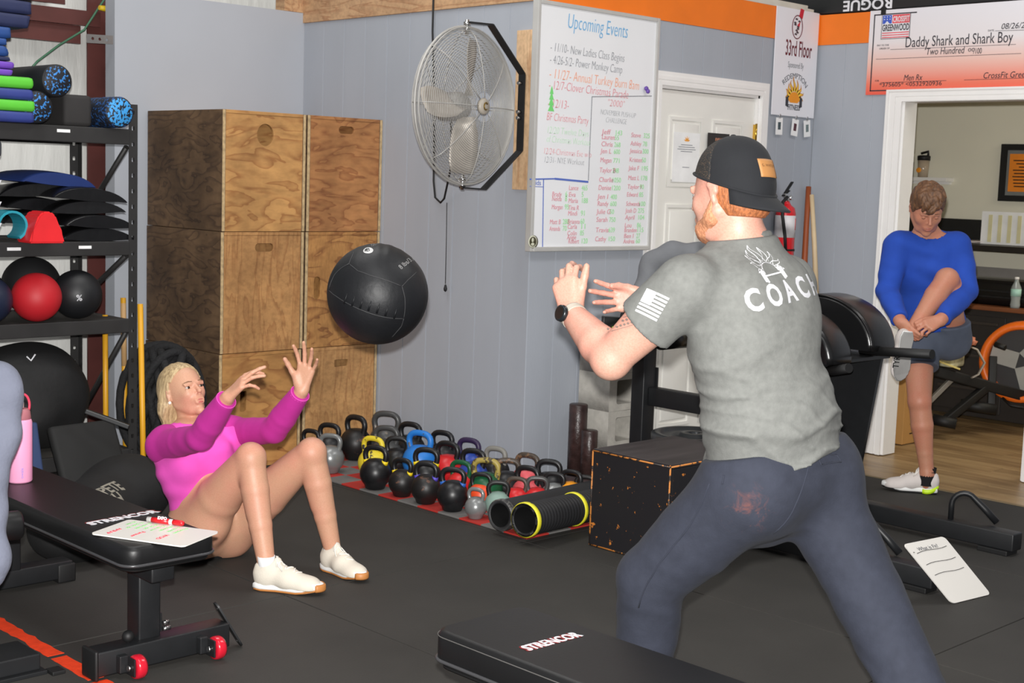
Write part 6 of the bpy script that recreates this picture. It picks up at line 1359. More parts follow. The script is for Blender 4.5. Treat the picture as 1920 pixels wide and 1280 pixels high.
def lips(par, fr, s, mat):
    mb = MB(); 
    for z, w, f, r in ((-.0555, .0200, .0960, .0030), (-.0665, .0180, .0945, .0038)): mb.tube([Vector(fr((f - .009) * s, -w * 1.15 * s, (z * .3 - .0430) * s)), Vector(fr(f * s, -w * .5 * s, z * s)), Vector(fr((f + .001) * s, 0, (z + .0008) * s)), Vector(fr(f * s, w * .5 * s, z * s)), Vector(fr((f - .009) * s, w * 1.15 * s, (z * .3 - .0430) * s))], [r * .4 * s, r * s, r * 1.1 * s, r * s, r * .4 * s], 8)
    obj('lips', mb, mat, par, kind='stuff')
def sm(me, it=3, f=.5):
    b = bmesh.new(); b.from_mesh(me)
    for _ in range(it): bmesh.ops.smooth_vert(b, verts=b.verts, factor=f, use_axis_x=True, use_axis_y=True, use_axis_z=True)
    b.to_mesh(me); b.free(); me.polygons.foreach_set('use_smooth', np.ones(len(me.polygons), bool)); return me
def shoe(par, heel, F, U, L, mu, ms, mg, ml, msock=None, accent=None, nm='shoe', toe_gum=True):
    """heel = middle of the heel on the ground, F = towards the toe"""
    fr = Frame(heel, F, U); k = L / .27; R = fr.R(); P = lambda f, l, u: fr(f * k, l * k, u * k)
    B = Body(); B.ell(P(.045, 0, .050), (.050 * k, .036 * k, .052 * k), R, .03); B.cap(P(.05, 0, .062), P(.13, 0, .050), .034 * k, .036 * k, .03, side=fr.L, fl=.92); B.cap(P(.13, 0, .044), P(.215, .004, .024), .040 * k, .030 * k, .03, side=fr.L, fl=1.15); B.ell(P(.205, .004, .026), (.052 * k, .044 * k, .030 * k), R, .03)
    B.cap(P(.06, 0, .085), P(.085, 0, .108), .029 * k, .020 * k, .02, side=fr.L, fl=.9); B.cap(P(.018, 0, .07), P(.014, 0, .088), .018 * k, .012 * k, .02)
    B.ell(P(.048, 0, .118), (.031 * k, .026 * k, .034 * k), R, .008, True)
    me = sm(B.mesh(.0035, clips=[(P(0, 0, .016), -fr.U)]), 2); o = obj(nm, me, mu, par)
    out = [(.0, -.024), (.0, .024), (.03, .034), (.09, .032), (.15, .043), (.20, .047), (.245, .034), (.268, .012), (.268, -.008), (.25, -.030), (.20, -.043), (.15, -.038), (.09, -.030), (.03, -.034)]
    M = Matrix(R.tolist()).to_4x4(); M.translation = Vector(fr.c)
    def ring(s, z): return [M @ Vector((k * (.134 + (x - .134) * s), k * y * s, k * (z + (.012 if x > .22 else .004 if x > .19 else 0)))) for x, y in [tuple(np.array(out[i]) * (1 - t) + np.array(out[(i + 1) % len(out)]) * t) for i in range(len(out)) for t in (0, .5)]]
    obj('midsole', MB().rings([ring(.97, .006), ring(1.01, .012), ring(1.0, .026), ring(.95, .030)]), ms, o)
    obj('outsole', MB().rings([ring(.95, 0), ring(.985, .003), ring(.985, .008)]), mg, o)
    if toe_gum: obj('toe_bumper', MB().rings([[M @ Vector((k * (.228 + .05 * math.cos(a) * q_), k * (.002 + .040 * math.sin(a) * q_), k * z)) for a in [-1.15 + 2.3 * j / 12 for j in range(13)]] for q_, z in ((.96, .012), (1.0, .018), (.98, .034), (.86, .040))], cap=False), mg, o).modifiers.new('s', 'SOLIDIFY').thickness = .003
    if accent: obj('heel_accent', MB().rings([[M @ Vector((k * (.052 - .056 * math.cos(a) * q_), k * (.0395 * math.sin(a) * q_), k * (z + .012 * math.cos(2 * a)))) for a in [-1.9 + 3.8 * j / 16 for j in range(17)]] for q_, z in ((1.02, .012), (1.05, .022), (1.0, .034))], cap=False), accent, o).modifiers.new('s', 'SOLIDIFY').thickness = .003
    bv = bvh_of(o); Uv = Vector(fr.U)
    for j in range(6):
        x0 = .088 + .017 * j; pts = []
        for i in range(7):
            l = -.021 + .042 * i / 6; l *= (1 - .05 * j)
            h = bv.ray_cast(Vector(P(x0 + (.008 if j % 2 else -.004) * (l / .02), l, .20)), -Uv)[0]
            if h is not None: pts.append(h + Uv * .0015)
        if len(pts) > 3: obj('lace', MB().tube(pts, .0026 * k, 6), ml, o)
    for q in (1, -1): 
        h = bv.ray_cast(Vector(P(.083, 0, .25)), -Uv)[0]
        if h is not None: obj('lace_loop', MB().tube([h + Uv * .004, Vector(P(.10, .022 * q, .100)), Vector(P(.118, .030 * q, .082)), Vector(P(.112, .016 * q, .086)), h + Uv * .004], .0024 * k, 6), ml, o)
    if msock: obj('sock', MB().tube([P(.046, 0, .06), P(.044, 0, .10), P(.043, 0, .128)], [.030 * k, .031 * k, .0335 * k], 20, cap=False), msock, o).modifiers.new('s', 'SOLIDIFY').thickness = .003
    return o
def surfline(body_bvh, pts, r, mat, name, par, off=.0005, n=6):
    """a raised seam following the garment between world points"""
    out = []
    for i in range(len(pts) - 1):
        a, b = Vector(pts[i]), Vector(pts[i + 1])
        for k in range(n):
            q = a.lerp(b, k / n); h = body_bvh.find_nearest(q)
            if h[0] is not None: out.append(h[0] + h[1] * off)
    return obj(name, MB().tube(out, r, 5), mat, par) if len(out) > 2 else None

# ======== the woman doing sit-ups
g_skin = skinmat('skin_woman', srgb(200, 154, 126), srgb(206, 148, 124))
gw = thing('person', 'blonde woman in a pink long-sleeved top sitting on the floor, arms raised for the ball', 'person', (3.05, 4.7, 0))
sR, sL = A_((2.759,4.757,0.4817)), A_((3.068,4.741,0.503)); pel = A_((2.971,4.747,0.1292)); chest = A_((2.886,4.731,0.3949)); nb = A_((2.898,4.784,0.5267))
hR, hL = A_((2.872,4.705,0.1483)), A_((3.058,4.742,0.108)); kR, kL = A_((2.912,4.383,0.4802)), A_((3.172,4.354,0.4761)); aR, aL = A_((2.911,4.265,0.08576)), A_((3.253,4.308,0.06881))
eR, eL = A_((2.733,4.445,0.567)), A_((3.061,4.447,0.5615)); wR, wL = A_((2.738,4.271,0.7402)), A_((3.065,4.275,0.7365))
Lg = unit(sL - sR); Sg = unit(nb - pel); Fg = unit(np.cross(Lg, Sg)); Lg = np.cross(Sg, Fg); RT = np.stack([Fg, Lg, Sg], axis=1)
hf = Frame((2.884,4.807,0.6746), A_(CAM_R) * .66 - A_(CAM_W) * .66 + A_((0, 0, .30)), A_((0, 0, 1)) - A_(CAM_R) * .10)
def g_torso(B):
    B.ell(pel + Sg * .01, (.112, .165, .115), RT, .05); B.cap(pel, chest, .105, .112, .05, side=Lg, fl=1.22); B.ell(chest + Sg * .03, (.098, .142, .150), RT, .05)
    B.cap(sR + (sL - sR) * .12, sL - (sL - sR) * .12, .056, .056, .04); B.cap(chest + Sg * .06, nb, .095, .06, .05, side=Lg, fl=1.15)
    for q in (1, -1): B.ell(chest + Sg * .030 + Fg * .068 + Lg * .062 * q, (.058, .062, .062), RT, .03)
def g_arm(B, s_, e_, w_, last=.026): B.cap(s_, lerp(s_, e_, .5), .054, .048, .03); B.cap(lerp(s_, e_, .5), e_, .048, .042, .005); B.cap(e_, lerp(e_, w_, .35), .042, .043, .012); B.cap(lerp(e_, w_, .35), w_, .043, last, .005)
def g_thigh(B, h_, k_): B.cap(h_, lerp(h_, k_, .45), .094, .086, .04); B.cap(lerp(h_, k_, .45), k_, .086, .056, .006)
B = Body(); g_torso(B)
for s_, e_, w_ in ((sR, eR, wR), (sL, eL, wL)): g_arm(B, s_, e_, w_)
for h_, k_, a_ in ((hR, kR, aR), (hL, kL, aL)):
    g_thigh(B, h_, k_); kn = unit(k_ - a_); out = unit(k_ - h_)
    B.ell(k_ + out * .004, .055, None, .01); B.cap(k_, lerp(k_, a_, .30), .052, .052, .015); B.cap(lerp(k_, a_, .30), lerp(k_, a_, .62), .052, .043, .006); B.cap(lerp(k_, a_, .62), a_, .043, .032, .006)
    back = unit(A_(h_) - A_(k_)); B.cap(lerp(k_, a_, .16) + back * .022, lerp(k_, a_, .48) + back * .016, .037, .033, .02)   # calf
    B.cap(a_, a_ - A_((0, 0, .06)), .032, .034, .008)
B.ell(hR + A_((0, 0, -.02)) - Fg * .02, (.11, .10, .10), RT, .05); B.ell(hL + A_((0, 0, -.02)) - Fg * .03, (.11, .10, .10), RT, .05); B.ell(lerp(hR, kR, .22) + A_((0, 0, -.045)), (.10, .08, .08), RT, .05)
B.cap(nb - Sg * .03, hf(-.026, 0, -.06), .046, .038, .010); head(B, hf, .93, .88, True)
cr, cu, cw = A_(CAM_R), A_(CAM_U), A_(CAM_W)
hand(B, wR, unit(cr * .62 + cu * .62 - cw * .2), unit(cr * .7 - cu * .55 + cw * .5), unit(cu * .8 - cr * .5), .93, (28, 12, 18, 34), (30, 14), 8)
hand(B, wL + A_((0, 0, .01)), unit(cr * .22 + cu * .95 - cw * .15), unit(-cw * .95 - cr * .2 + cu * .2), unit(-cr), .95, (14, 10, 14, 18), (42, 10), 15)
lo, hi = B.bounds(.02); lo[2] = max(lo[2], -.03)
body = sm(B.mesh(.0032, clips=[((0, 0, .004), (0, 0, -1))], lohi=(lo, hi)), 1); obj('body', body, g_skin, gw)
for q in ((.3, .2), ): eyes(gw, hf, .93, M_('iris_brown', srgb(70, 48, 36), .2), (-.05, -.06))
brows(gw, hf, .93, M_('brow_brown', srgb(128, 94, 66), .8)); lips(gw, hf, .93, M_('lip_rose', srgb(190, 104, 98), .35))
obj('earring', MB().ell(Vector(hf(.004, -.082, -.030)), .0068, 14, 10), M_('pearl', srgb(240, 232, 220), .15), gw)
# hair: pulled back off the forehead, loose to the shoulders
B = Body(); R_ = hf.R()
B.ell(hf(-.024, 0, .034), (.101, .083, .095), R_, .02)
B.chain([hf(-.085, 0, .03), hf(-.105, -.01, -.04), hf(-.098, -.02, -.11), hf(-.08, -.03, -.165)], [.055, .052, .044, .022], .03)
for q, l in ((-1, 1.0), (1, .8)): B.chain([hf(-.045, .062 * q, .01), hf(-.060, .068 * q, -.05), hf(-.052, .064 * q, -.115 * l), hf(-.040, .062 * q, -.165 * l)], [.028, .030, .026, .010], .02)
def strands(X, Y, Z):
    u = (X * R_[0, 1] + Y * R_[1, 1] + Z * R_[2, 1]) * 150 + 2 * np.sin(Z * 40); v = (X * R_[0, 0] + Y * R_[1, 0] + Z * R_[2, 0]) * 60
    return (.0008 * np.sin(1.6 * u + .8 * np.sin(v * .4)) + .0005 * np.sin(3.3 * u)).astype(np.float32)
hm_ = B.mesh(.003, clips=[(hf(.052, 0, .052), hf.F * .80 - hf.U * .42 + A_((0, 0, 0))), (hf(-.012, 0, -.01), hf.F * .85 - hf.U * .3, .055)] and [(hf(.036, 0, .062), hf.F * .80 - hf.U * .50), (hf(.004, -.08, .0), hf.F * .9 - hf.U * .2, .05), (hf(.004, .08, .0), hf.F * .9 - hf.U * .2, .05)], noisef=strands)
obj('hair', hm_, hairmat('hair_blonde', srgb(130, 104, 74), srgb(216, 190, 146), stretch=(70, 70, 8)), gw)
# clothes
m_pink = cloth('top_pink', srgb(226, 84, 184), .05, bscale=60); m_mag = cloth('sleeve_magenta', srgb(184, 46, 142), .05, bscale=60)
def fold(a, f, ph, ax): 
    ax = unit(ax)
    return lambda X, Y, Z: (a * np.sin((X * ax[0] + Y * ax[1] + Z * ax[2]) * f + 1.4 * np.sin(X * 17 + Y * 13 + Z * 9 + ph)) * (.5 + .5 * np.sin(X * 11 - Y * 15 + Z * 12 + ph))).astype(np.float32)
B = Body(); g_torso(B)
for s_, e_ in ((sR, eR), (sL, eL)): B.cap(lerp(s_, chest, .25), lerp(s_, e_, .34), .058, .048, .03)
top = sm(B.mesh(.005, grow=.006, clips=[(lerp(pel, chest, .24), -Sg + Fg * .25), (nb + Sg * .014 + Fg * .01, Sg + Fg * .25, .088)], noisef=fold(.0020, 80, 1, Sg)), 2); obj('top_body', top, m_pink, gw)
for s_, e_, w_, nm in ((sR, eR, wR, 1), (sL, eL, wL, 2)):
    B = Body(); B.cap(lerp(s_, chest, .18) + Sg * .035, s_, .058, .056, .03); g_arm(B, s_, e_, w_, .029); ax = unit(w_ - e_)
    slv = sm(B.mesh(.0045, grow=.0078, clips=[(w_ - ax * .012, ax, .09), (lerp(s_, chest, .34) + Sg * .02, unit(chest - s_ + Sg * -.1), .18)], noisef=fold(.0007, 75, nm, ax)), 2); so_ = obj('sleeve', slv, m_mag, gw)
    for d in (.014, .022): obj('cuff_seam', MB().tube([Vector(w_ - ax * d) + Vector(np.cross(ax, unit(np.cross(ax, (0, 0, 1))))) * math.cos(a) * .0375 + Vector(unit(np.cross(ax, (0, 0, 1)))) * math.sin(a) * .0375 for a in [2 * PI * j / 20 for j in range(20)]], .0016, 5, closed=True, cap=False), m_pink, so_)
m_short = cloth('shorts_black', srgb(20, 20, 22), .1)
B = Body(); B.ell(pel + Sg * .01, (.112, .165, .115), RT, .05); B.cap(pel, lerp(pel, chest, .4), .108, .11, .05, side=Lg, fl=1.22); B.ell(hR + A_((0, 0, -.02)) - Fg * .03, (.11, .10, .10), RT, .05); B.ell(hL + A_((0, 0, -.02)) - Fg * .03, (.11, .10, .10), RT, .05)
for h_, k_ in ((hR, kR), (hL, kL)): B.cap(h_, lerp(h_, k_, .24), .093, .088, .03)
obj('shorts', sm(B.mesh(.006, grow=.004, clips=[((0, 0, .004), (0, 0, -1)), (lerp(hR, kR, .17), unit(kR - hR) + A_((0, 0, -.9)), .2), (lerp(hL, kL, .17), unit(kL - hL) + A_((0, 0, -.9)), .2), (lerp(pel, chest, .38), Sg)]), 1), m_short, gw)
# shoes
m_su = cloth('shoe_cream', srgb(214, 206, 192), .04, bump=.4, bscale=260); m_sw = M_('shoe_white', srgb(232, 232, 230), .5, var=.02); m_gum = M_('gum_sole', srgb(188, 124, 66), .5); m_lace = M_('lace_white', srgb(228, 224, 216), .8); m_sock = cloth('sock_white', srgb(230, 230, 230))
shoe(gw, A_((2.88,4.295,0)) + A_((0, 0, .002)), A_((3.016,4.104,0)) - A_((2.88,4.295,0)), (0, 0, 1), .268, m_su, m_sw, m_gum, m_lace, m_sock)
shoe(gw, A_((3.241,4.354,0)) + A_((0, 0, .002)), A_((3.249,4.108,2.22e-16)) - A_((3.241,4.354,0)), (0, 0, 1), .25, m_su, m_sw, m_gum, m_lace, m_sock)

# ======== the coach
c_skin = skinmat('skin_coach', srgb(192, 148, 130), srgb(200, 140, 124), fre=.15)
co = thing('person', 'man in grey shirt, dark joggers and backward cap seen from behind, hands raised', 'person', (2.95, 2.2, 0))
J = dict(sL=(2.759,2.218,1.296), sR=(3.181,2.199,1.291), eL=(2.692,2.393,1.101), wL=(2.753,2.602,1.199), eR=(3.231,2.469,1.169), wR=(3.15,2.666,1.208), pel=(3.04,2.094,0.8284), hL=(2.917,2.119,0.764), hR=(3.162,2.079,0.7754), kL=(2.871,2.372,0.4857), aL=(2.945,2.45,0.1051), kR=(3.189,1.895,0.4922), aR=(3.16,1.611,0.1227), ch=(2.981,2.148,1.155), nb=(3.001,2.221,1.376), ws=(2.998,2.1,0.9627))
J = {k: A_(v) for k, v in J.items()}
Lc = unit(J['sL'] - J['sR']); Sc = unit(J['nb'] - J['pel']); Fc = unit(np.cross(Lc, Sc)); Lc = np.cross(Sc, Fc); RC = np.stack([Fc, Lc, Sc], axis=1)
ch_ = Frame((2.969,2.249,1.534), -cr * .70 + cw * .73 - cu * .04, A_((0, 0, 1)) + cr * .06)
def c_torso(B, g=0):
    B.ell(J['pel'], (.120, .165, .13), RC, .05); B.cap(J['pel'], J['ws'], .125, .122, .05, side=Lc, fl=1.22); B.cap(J['ws'], J['ch'], .122, .135, .05, side=Lc, fl=1.22)
    B.ell(J['ch'] + Sc * .04, (.122, .172, .17), RC, .06); B.cap(lerp(J['sR'], J['sL'], .10), lerp(J['sR'], J['sL'], .90), .070, .070, .05)
    B.cap(J['ch'] + Sc * .10, J['nb'] - Fc * .012, .105, .07, .06, side=Lc, fl=1.2)
    for q, s_ in ((1, 'sL'), (-1, 'sR')): B.ell(J['ch'] + Sc * .09 - Fc * .06 + Lc * .085 * q, (.055, .075, .10), RC, .05)       # shoulder blades
def c_arm(B, s_, e_, w_, up=1.0): B.cap(s_, lerp(s_, e_, .45), .067 * up, .063 * up, .03); B.cap(lerp(s_, e_, .45), e_, .063, .050, .006); B.cap(e_, lerp(e_, w_, .3), .050, .053, .015); B.cap(lerp(e_, w_, .3), w_, .053, .0325, .006)
B = Body(); c_torso(B); c_arm(B, J['sL'], J['eL'], J['wL']); c_arm(B, J['sR'], J['eR'], J['wR'])
B.ell(J['eL'] - unit(lerp(J['sL'], J['wL'], .5) - J['eL']) * .008, .045, None, .02)
for h_, k_, a_ in (('hL', 'kL', 'aL'), ('hR', 'kR', 'aR')): B.cap(J[h_], J[k_], .088, .058, .04); B.cap(J[k_], lerp(J[k_], J[a_], .35), .056, .056, .006); B.cap(lerp(J[k_], J[a_], .35), J[a_], .056, .036, .006)
B.cap(J['nb'] - Sc * .05, ch_(-.022, 0, -.045), .066, .060, .04); B.cap(J['nb'] - Sc * .01, lerp(J['nb'], J['sL'], .45), .055, .05, .04); B.cap(J['nb'] - Sc * .01, lerp(J['nb'], J['sR'], .45), .055, .05, .04)
head(B, ch_, 1.06, 1.12, mouth=.002)
hand(B, J['wL'], unit(cu * .96 - cr * .16 + cw * .22), unit(cr * .35 + cw * .9 + cu * .1), unit(cr * 1.0 - cw * .2), 1.0, (38, 34, 38, 44), (26, 6), 5, rp=1.08, tcurl=.1)
hand(B, J['wR'], unit(-cr * .97 + cu * .10 - cw * .12), unit(-cw * .90 + cr * .1 - cu * .1), unit(cu), .98, (10, 12, 16, 22), (16, 26), 9, rp=1.05)
lo, hi = B.bounds(.02)
obj('body', sm(B.mesh(.0045, lohi=(lo, hi)), 1), c_skin, co)
eyes(co, ch_, 1.06, M_('iris_blue', srgb(90, 120, 140), .2)); brows(co, ch_, 1.06, M_('brow_ginger', srgb(150, 90, 56), .8)); lips(co, ch_, 1.06, M_('lip_pale', srgb(186, 110, 100), .4))
m_ging = hairmat('hair_ginger', srgb(104, 58, 34), srgb(184, 112, 66), .6, (90, 90, 30))
B = Body(); Rh = ch_.R(); s6 = 1.06
B.ell(ch_(-.020, 0, .014), (.100, .084, .098), Rh, .02); B.ell(ch_(-.055, 0, -.035), (.058, .066, .045), Rh, .03)
obj('hair', B.mesh(.0035, clips=[(ch_(.028, 0, .0), ch_.F), (ch_(-.030, 0, -.062), -ch_.U + ch_.F * .15), (ch_(-.004, -.085, -.012), ch_.F * .8 - ch_.L * .1, .042), (ch_(-.004, .085, -.012), ch_.F * .8 + ch_.L * .1, .042)], noisef=lambda X, Y, Z: (.0016 * np.sin(X * 420 + 3 * np.sin(Z * 160)) * np.cos(Y * 380)).astype(np.float32)), m_ging, co)
B = Body()
B.ell(ch_(.046, 0, -.080), (.049, .053, .036), Rh, .03); B.ell(ch_(.073, 0, -.100), (.026, .029, .023), Rh, .03)
for q in (1, -1): B.cap(ch_(-.002, .070 * q, -.02), ch_(.010, .066 * q, -.065), .010, .015, .02); B.cap(ch_(.010, .062 * q, -.06), ch_(.055, .043 * q, -.09), .016, .018, .03)
obj('beard', B.mesh(.0035, clips=[(ch_(.1, 0, -.030), ch_.F * .45 + ch_.U * .9, .095), (ch_(.104, 0, -.058), ch_.F, .022)], noisef=lambda X, Y, Z: (.0014 * np.sin(X * 520 + 3 * np.sin(Z * 190)) * np.cos(Y * 480 + Z * 100))  .astype(np.float32)), hairmat('beard_ginger', srgb(150, 92, 64), srgb(206, 146, 108), .7, (120, 120, 60)), co)
# cap, worn backwards
cap = thing('baseball_cap', 'black trucker cap with a tan leather patch, worn backwards by the coach', 'cap', ch_(0, 0, .03))
m_cap = cloth('cap_black', srgb(30, 31, 34), .06, bscale=140)
def meshmat():
    m, nt, b = NT('cap_mesh'); vo = _n(nt, 'ShaderNodeTexVoronoi', Scale=260.0); nt.links.new(coords(nt), vo.inputs['Vector'])
    nt.links.new(ramp(nt, vo.outputs['Distance'], [(.25, srgb(70, 56, 44)), (.45, srgb(26, 25, 25))]), b.inputs['Base Color']); b.inputs['Roughness'].default_value = .8; bumped(nt, b, vo.outputs['Distance'], .5, .002); return m
def crown(grow, cl): 
    B = Body(); B.ell(ch_(-.016, 0, .038), (.112, .091, .100), Rh, .02); B.ell(ch_(-.018, 0, .005), (.1115, .0908, .090), Rh, .02); B.ell(ch_(-.02, 0, .085), (.085, .075, .062), Rh, .03); return B.mesh(.004, grow=grow, clips=cl)
base = (ch_(-.02, 0, .020), -ch_.U + ch_.F * .40)
obj('front_panels', crown(.0, [base, (ch_(-.008, 0, 0), ch_.F)]), m_cap, cap); obj('mesh_panels', crown(-.0012, [base, (ch_(-.0085, 0, 0), -ch_.F)]), meshmat(), cap)
ringp = [ch_(-.018 + .1125 * math.cos(a), .0915 * math.sin(a), .022 + .40 * .1125 * math.cos(a) + .001) for a in [2 * PI * j / 48 for j in range(48)]]
obj('sweatband', MB().tube([Vector(p) for p in ringp], .0035, 8, closed=True, cap=False), m_cap, cap)
obj('top_button', MB().ell(Vector(ch_(-.02, 0, .150)), (.008, .008, .005)), m_cap, cap)
for q in range(6): obj('panel_seam', MB().tube([Vector(ch_(-.018 + .113 * math.sin(t) * math.cos(q * PI / 3 + .26), .0925 * math.sin(t) * math.sin(q * PI / 3 + .26), .038 + (.1105 if 1 else 0) * math.cos(t))) for t in [.12 + .18 * j for j in range(8)]], .0010, 5), m_cap, cap) if False else None
rows = []
for i in range(9):
    r = i / 8; row = []
    for j in range(15):
        a = math.radians(-68 + 136 * j / 14); ext = .072 * r * math.cos(math.radians(-68 + 136 * j / 14)) ** .35
        f = -.018 - (.108 + ext) * math.cos(a); l = (.089 + .006 * r) * math.sin(a) * 1.0
        row.append(Vector(ch_(f + .25 * ext, l, .024 + .40 * -.108 * math.cos(a) - .62 * ext - .014 * (math.sin(a) ** 2) * r)))
    rows.append(row)
mb = MB()
for i in range(8):
    for j in range(14): mb._add([rows[i][j], rows[i][j + 1], rows[i + 1][j + 1], rows[i + 1][j]], [(0, 1, 2, 3)], True)
bmesh.ops.remove_doubles(mb.bm, verts=mb.bm.verts, dist=1e-5)
o = obj('brim', mb, m_cap, cap); o.modifiers.new('s', 'SOLIDIFY').thickness = .005
bvc = bvh_of([c for c in kids(cap) if c.name.startswith('front_panels')][0])
def patch(w, h, M, n=8): 
    mb = MB()
    for i in range(n):
        for j in range(n):
            q = lambda a, b: M @ Vector((-w / 2 + w * a / n, -h / 2 + h * b / n, 0)); mb._add([q(i, j), q(i + 1, j), q(i + 1, j + 1), q(i, j + 1)], [(0, 1, 2, 3)], True)
    bmesh.ops.remove_doubles(mb.bm, verts=mb.bm.verts, dist=1e-5); return mb.mesh('patch')
Dp = ch_.F; Mp = frame(ch_(-.25, -.0, .052), ch_.L * -1, ch_.U)
pt = drape(patch(.066, .048, Mp), bvc, Dp, .0022); obj('leather_patch', pt, M_('leather_tan', srgb(160, 112, 64), .6, var=.08), cap).modifiers.new('s', 'SOLIDIFY').thickness = .001
tx = drape(textmesh('G. WHITLEY', .0095, Mp @ Matrix.Translation((-.026, .004, 0)), width=.05, sub=.004), bvc, Dp, .0042); obj('patch_print', tx, M_('burnt_brown', srgb(84, 52, 30), .7), cap)
# shirt
m_shirt = cloth('shirt_heather', srgb(107, 108, 105), .10, bscale=240, nscale=60, bump=.3, sheen=.02)
def shirt_noise(X, Y, Z):
    h = np.clip((J['ch'][2] + .05 - Z) / .35, 0, 1); a = X * Lc[0] + Y * Lc[1]
    w = np.sin(Z * 62 + 2.6 * np.sin(a * 9) + 1.3 * np.sin(a * 23 + Z * 12)); w2 = np.sin(Z * 105 - a * 34 + 2 * np.sin(a * 15 + Z * 22))
    return (-(.011 * h * np.maximum(w, 0) ** 2 + .0065 * h * np.maximum(w2, 0) ** 3) + .0008 * np.sin(a * 60 + Z * 40)).astype(np.float32)
hem = lerp(J['pel'], J['ws'], .12)
B = Body(); c_torso(B); B.cap(J['nb'] - Sc * .06, J['nb'] + Sc * .045 - Fc * .01, .088, .066, .05); B.cap(J['nb'] - Sc * .01, lerp(J['nb'], J['sL'], .5), .058, .054, .04); B.cap(J['nb'] - Sc * .01, lerp(J['nb'], J['sR'], .5), .058, .052, .04); B.cap(J['ws'], J['pel'] + Fc * .03, .135, .140, .05, side=Lc, fl=1.25)
B.cap(J['sL'], lerp(J['sL'], J['eL'], .62), .072, .074, .04); B.cap(J['sR'], lerp(J['sR'], J['eR'], .62), .072, .074, .04)
B.cap(J['ch'] + Lc * .10 - Sc * .02, J['ws'] + Lc * .05 + Fc * .02, .085, .09, .06)      # loose cloth under the arm
uL = unit(J['eL'] - J['sL']); uR = unit(J['eR'] - J['sR'])
shirt = sm(B.mesh(.005, grow=.008, clips=[(hem, -Sc - Lc * .16), (J['nb'] + Sc * .046, Sc * .97 + (-Fc) * .12, .12), (lerp(J['sL'], J['eL'], .52), uL, .115), (lerp(J['sR'], J['eR'], .52), uR, .13)], noisef=shirt_noise), 2)
so = obj('t_shirt', shirt, m_shirt, co); bvs = bvh_of(so)
rg = [Vector(J['nb'] + Sc * .040 - Fc * .012 + (Lc * math.cos(a) * .073 + Fc * math.sin(a) * .068)) for a in [2 * PI * k / 30 for k in range(30)]]
obj('collar', MB().tube(rg, .0075, 8, closed=True, cap=False, flat=1.6), m_shirt, co)
m_prt = M_('print_white', srgb(236, 236, 240), .6, var=.02)
dY = unit(Fc * .95 - Lc * -.12)
def onshirt(p, d):     # point of the shirt under p, stepped back out along d
    h = bvs.ray_cast(CAM_P, (Vector(tuple(p)) - CAM_P).normalized())[0]; return h - Vector(d) * .05
Mt = frame(onshirt((2.611,1.909,1.268), Fc), -Lc + Sc * .06, Sc - Lc * .06)
tx = textmesh('C O A C H', .078, None, width=.285, bold=.0026, sub=.02)
tx.transform(Mt); drape(tx, bvs, Fc, .0014); obj('coach_print', tx, m_prt, co)
fl1, fl2, dsk, brr, wtt = sun_logo(onshirt((2.655,1.88,1.362), Fc), -Lc + Sc * .06, Sc, .070, True)
for nm, mb in (('sun_print', fl1), ('bar_print', brr), ('plate_print', wtt)):
    me = mb.mesh(nm); drape(me, bvs, Fc, .0012); obj(nm, me, m_prt, co)
fl2.bm.free(); dsk.bm.free()
# flag on the sleeve: canton and stripes
ax = uL; nrm = unit(-cw * .8 + cr * -.3 + cu * .35); dn = -nrm
Mf = frame(A_((2.444,2.071,1.271)), unit(cr * .87 - cu * .46), unit(cr * .60 + cu * .55)); 
fw, fh = .058, .064
mb = []
for k in range(7):
    y0 = k * fh / 6.5; x0 = 0 if k < 3 else .026
    me = MB().prism([(x0, y0), (fw, y0), (fw, y0 + .0052), (x0, y0 + .0052)], .0002, Mf).mesh('stripe'); b = bmesh.new(); b.from_mesh(me); bmesh.ops.subdivide_edges(b, edges=[e for e in b.edges if e.calc_length() > .02], cuts=6); b.to_mesh(me); b.free()
    drape(me, bvs, cw, .0012); obj('flag_stripe', me, m_prt, co)
me = patch(.025, .036, Mf @ Matrix.Translation((.0125, fh - .018, 0)), 6); drape(me, bvs, cw, .0012); obj('flag_canton', me, m_prt, co)
# watch
wt = thing('wrist_watch', 'black round smart watch with a pale strap on the coach\'s left wrist', 'watch', lerp(J['wL'], J['eL'], .10))
axw = unit(J['wL'] - J['eL']); cwp = Vector(lerp(J['wL'], J['eL'], .08)); e1 = Vector(unit(np.cross(axw, cw))); e2 = Vector(axw).cross(e1)
obj('strap', MB().rings([[cwp + Vector(axw) * h + (e1 * math.cos(a) + e2 * math.sin(a)) * (.0375 + (.0025 if abs(h) < .008 else 0)) for a in [2 * PI * j / 30 for j in range(30)]] for h in (-.011, -.008, .008, .011)], cap=False), M_('strap_pale', srgb(226, 208, 202), .6), wt).modifiers.new('s', 'SOLIDIFY').thickness = .003
dw = Vector(unit(-cw * .62 - cr * .70 + cu * .1)); dw = (dw - Vector(axw) * dw.dot(Vector(axw))).normalized(); wc0 = cwp + dw * .038
obj('watch_case', MB().lathe([(.001, -.002), (.022, -.002), (.0235, .003), (.0225, .010), (.019, .0115), (.001, .0115)], wc0, dw, 30), M_('watch_dark', srgb(36, 40, 44), .3, .4), wt); obj('watch_face', MB().lathe([(.001, .0118), (.0175, .0118)], wc0, dw, 30, cap=False), M_('watch_glass', srgb(34, 24, 20), .08), wt)
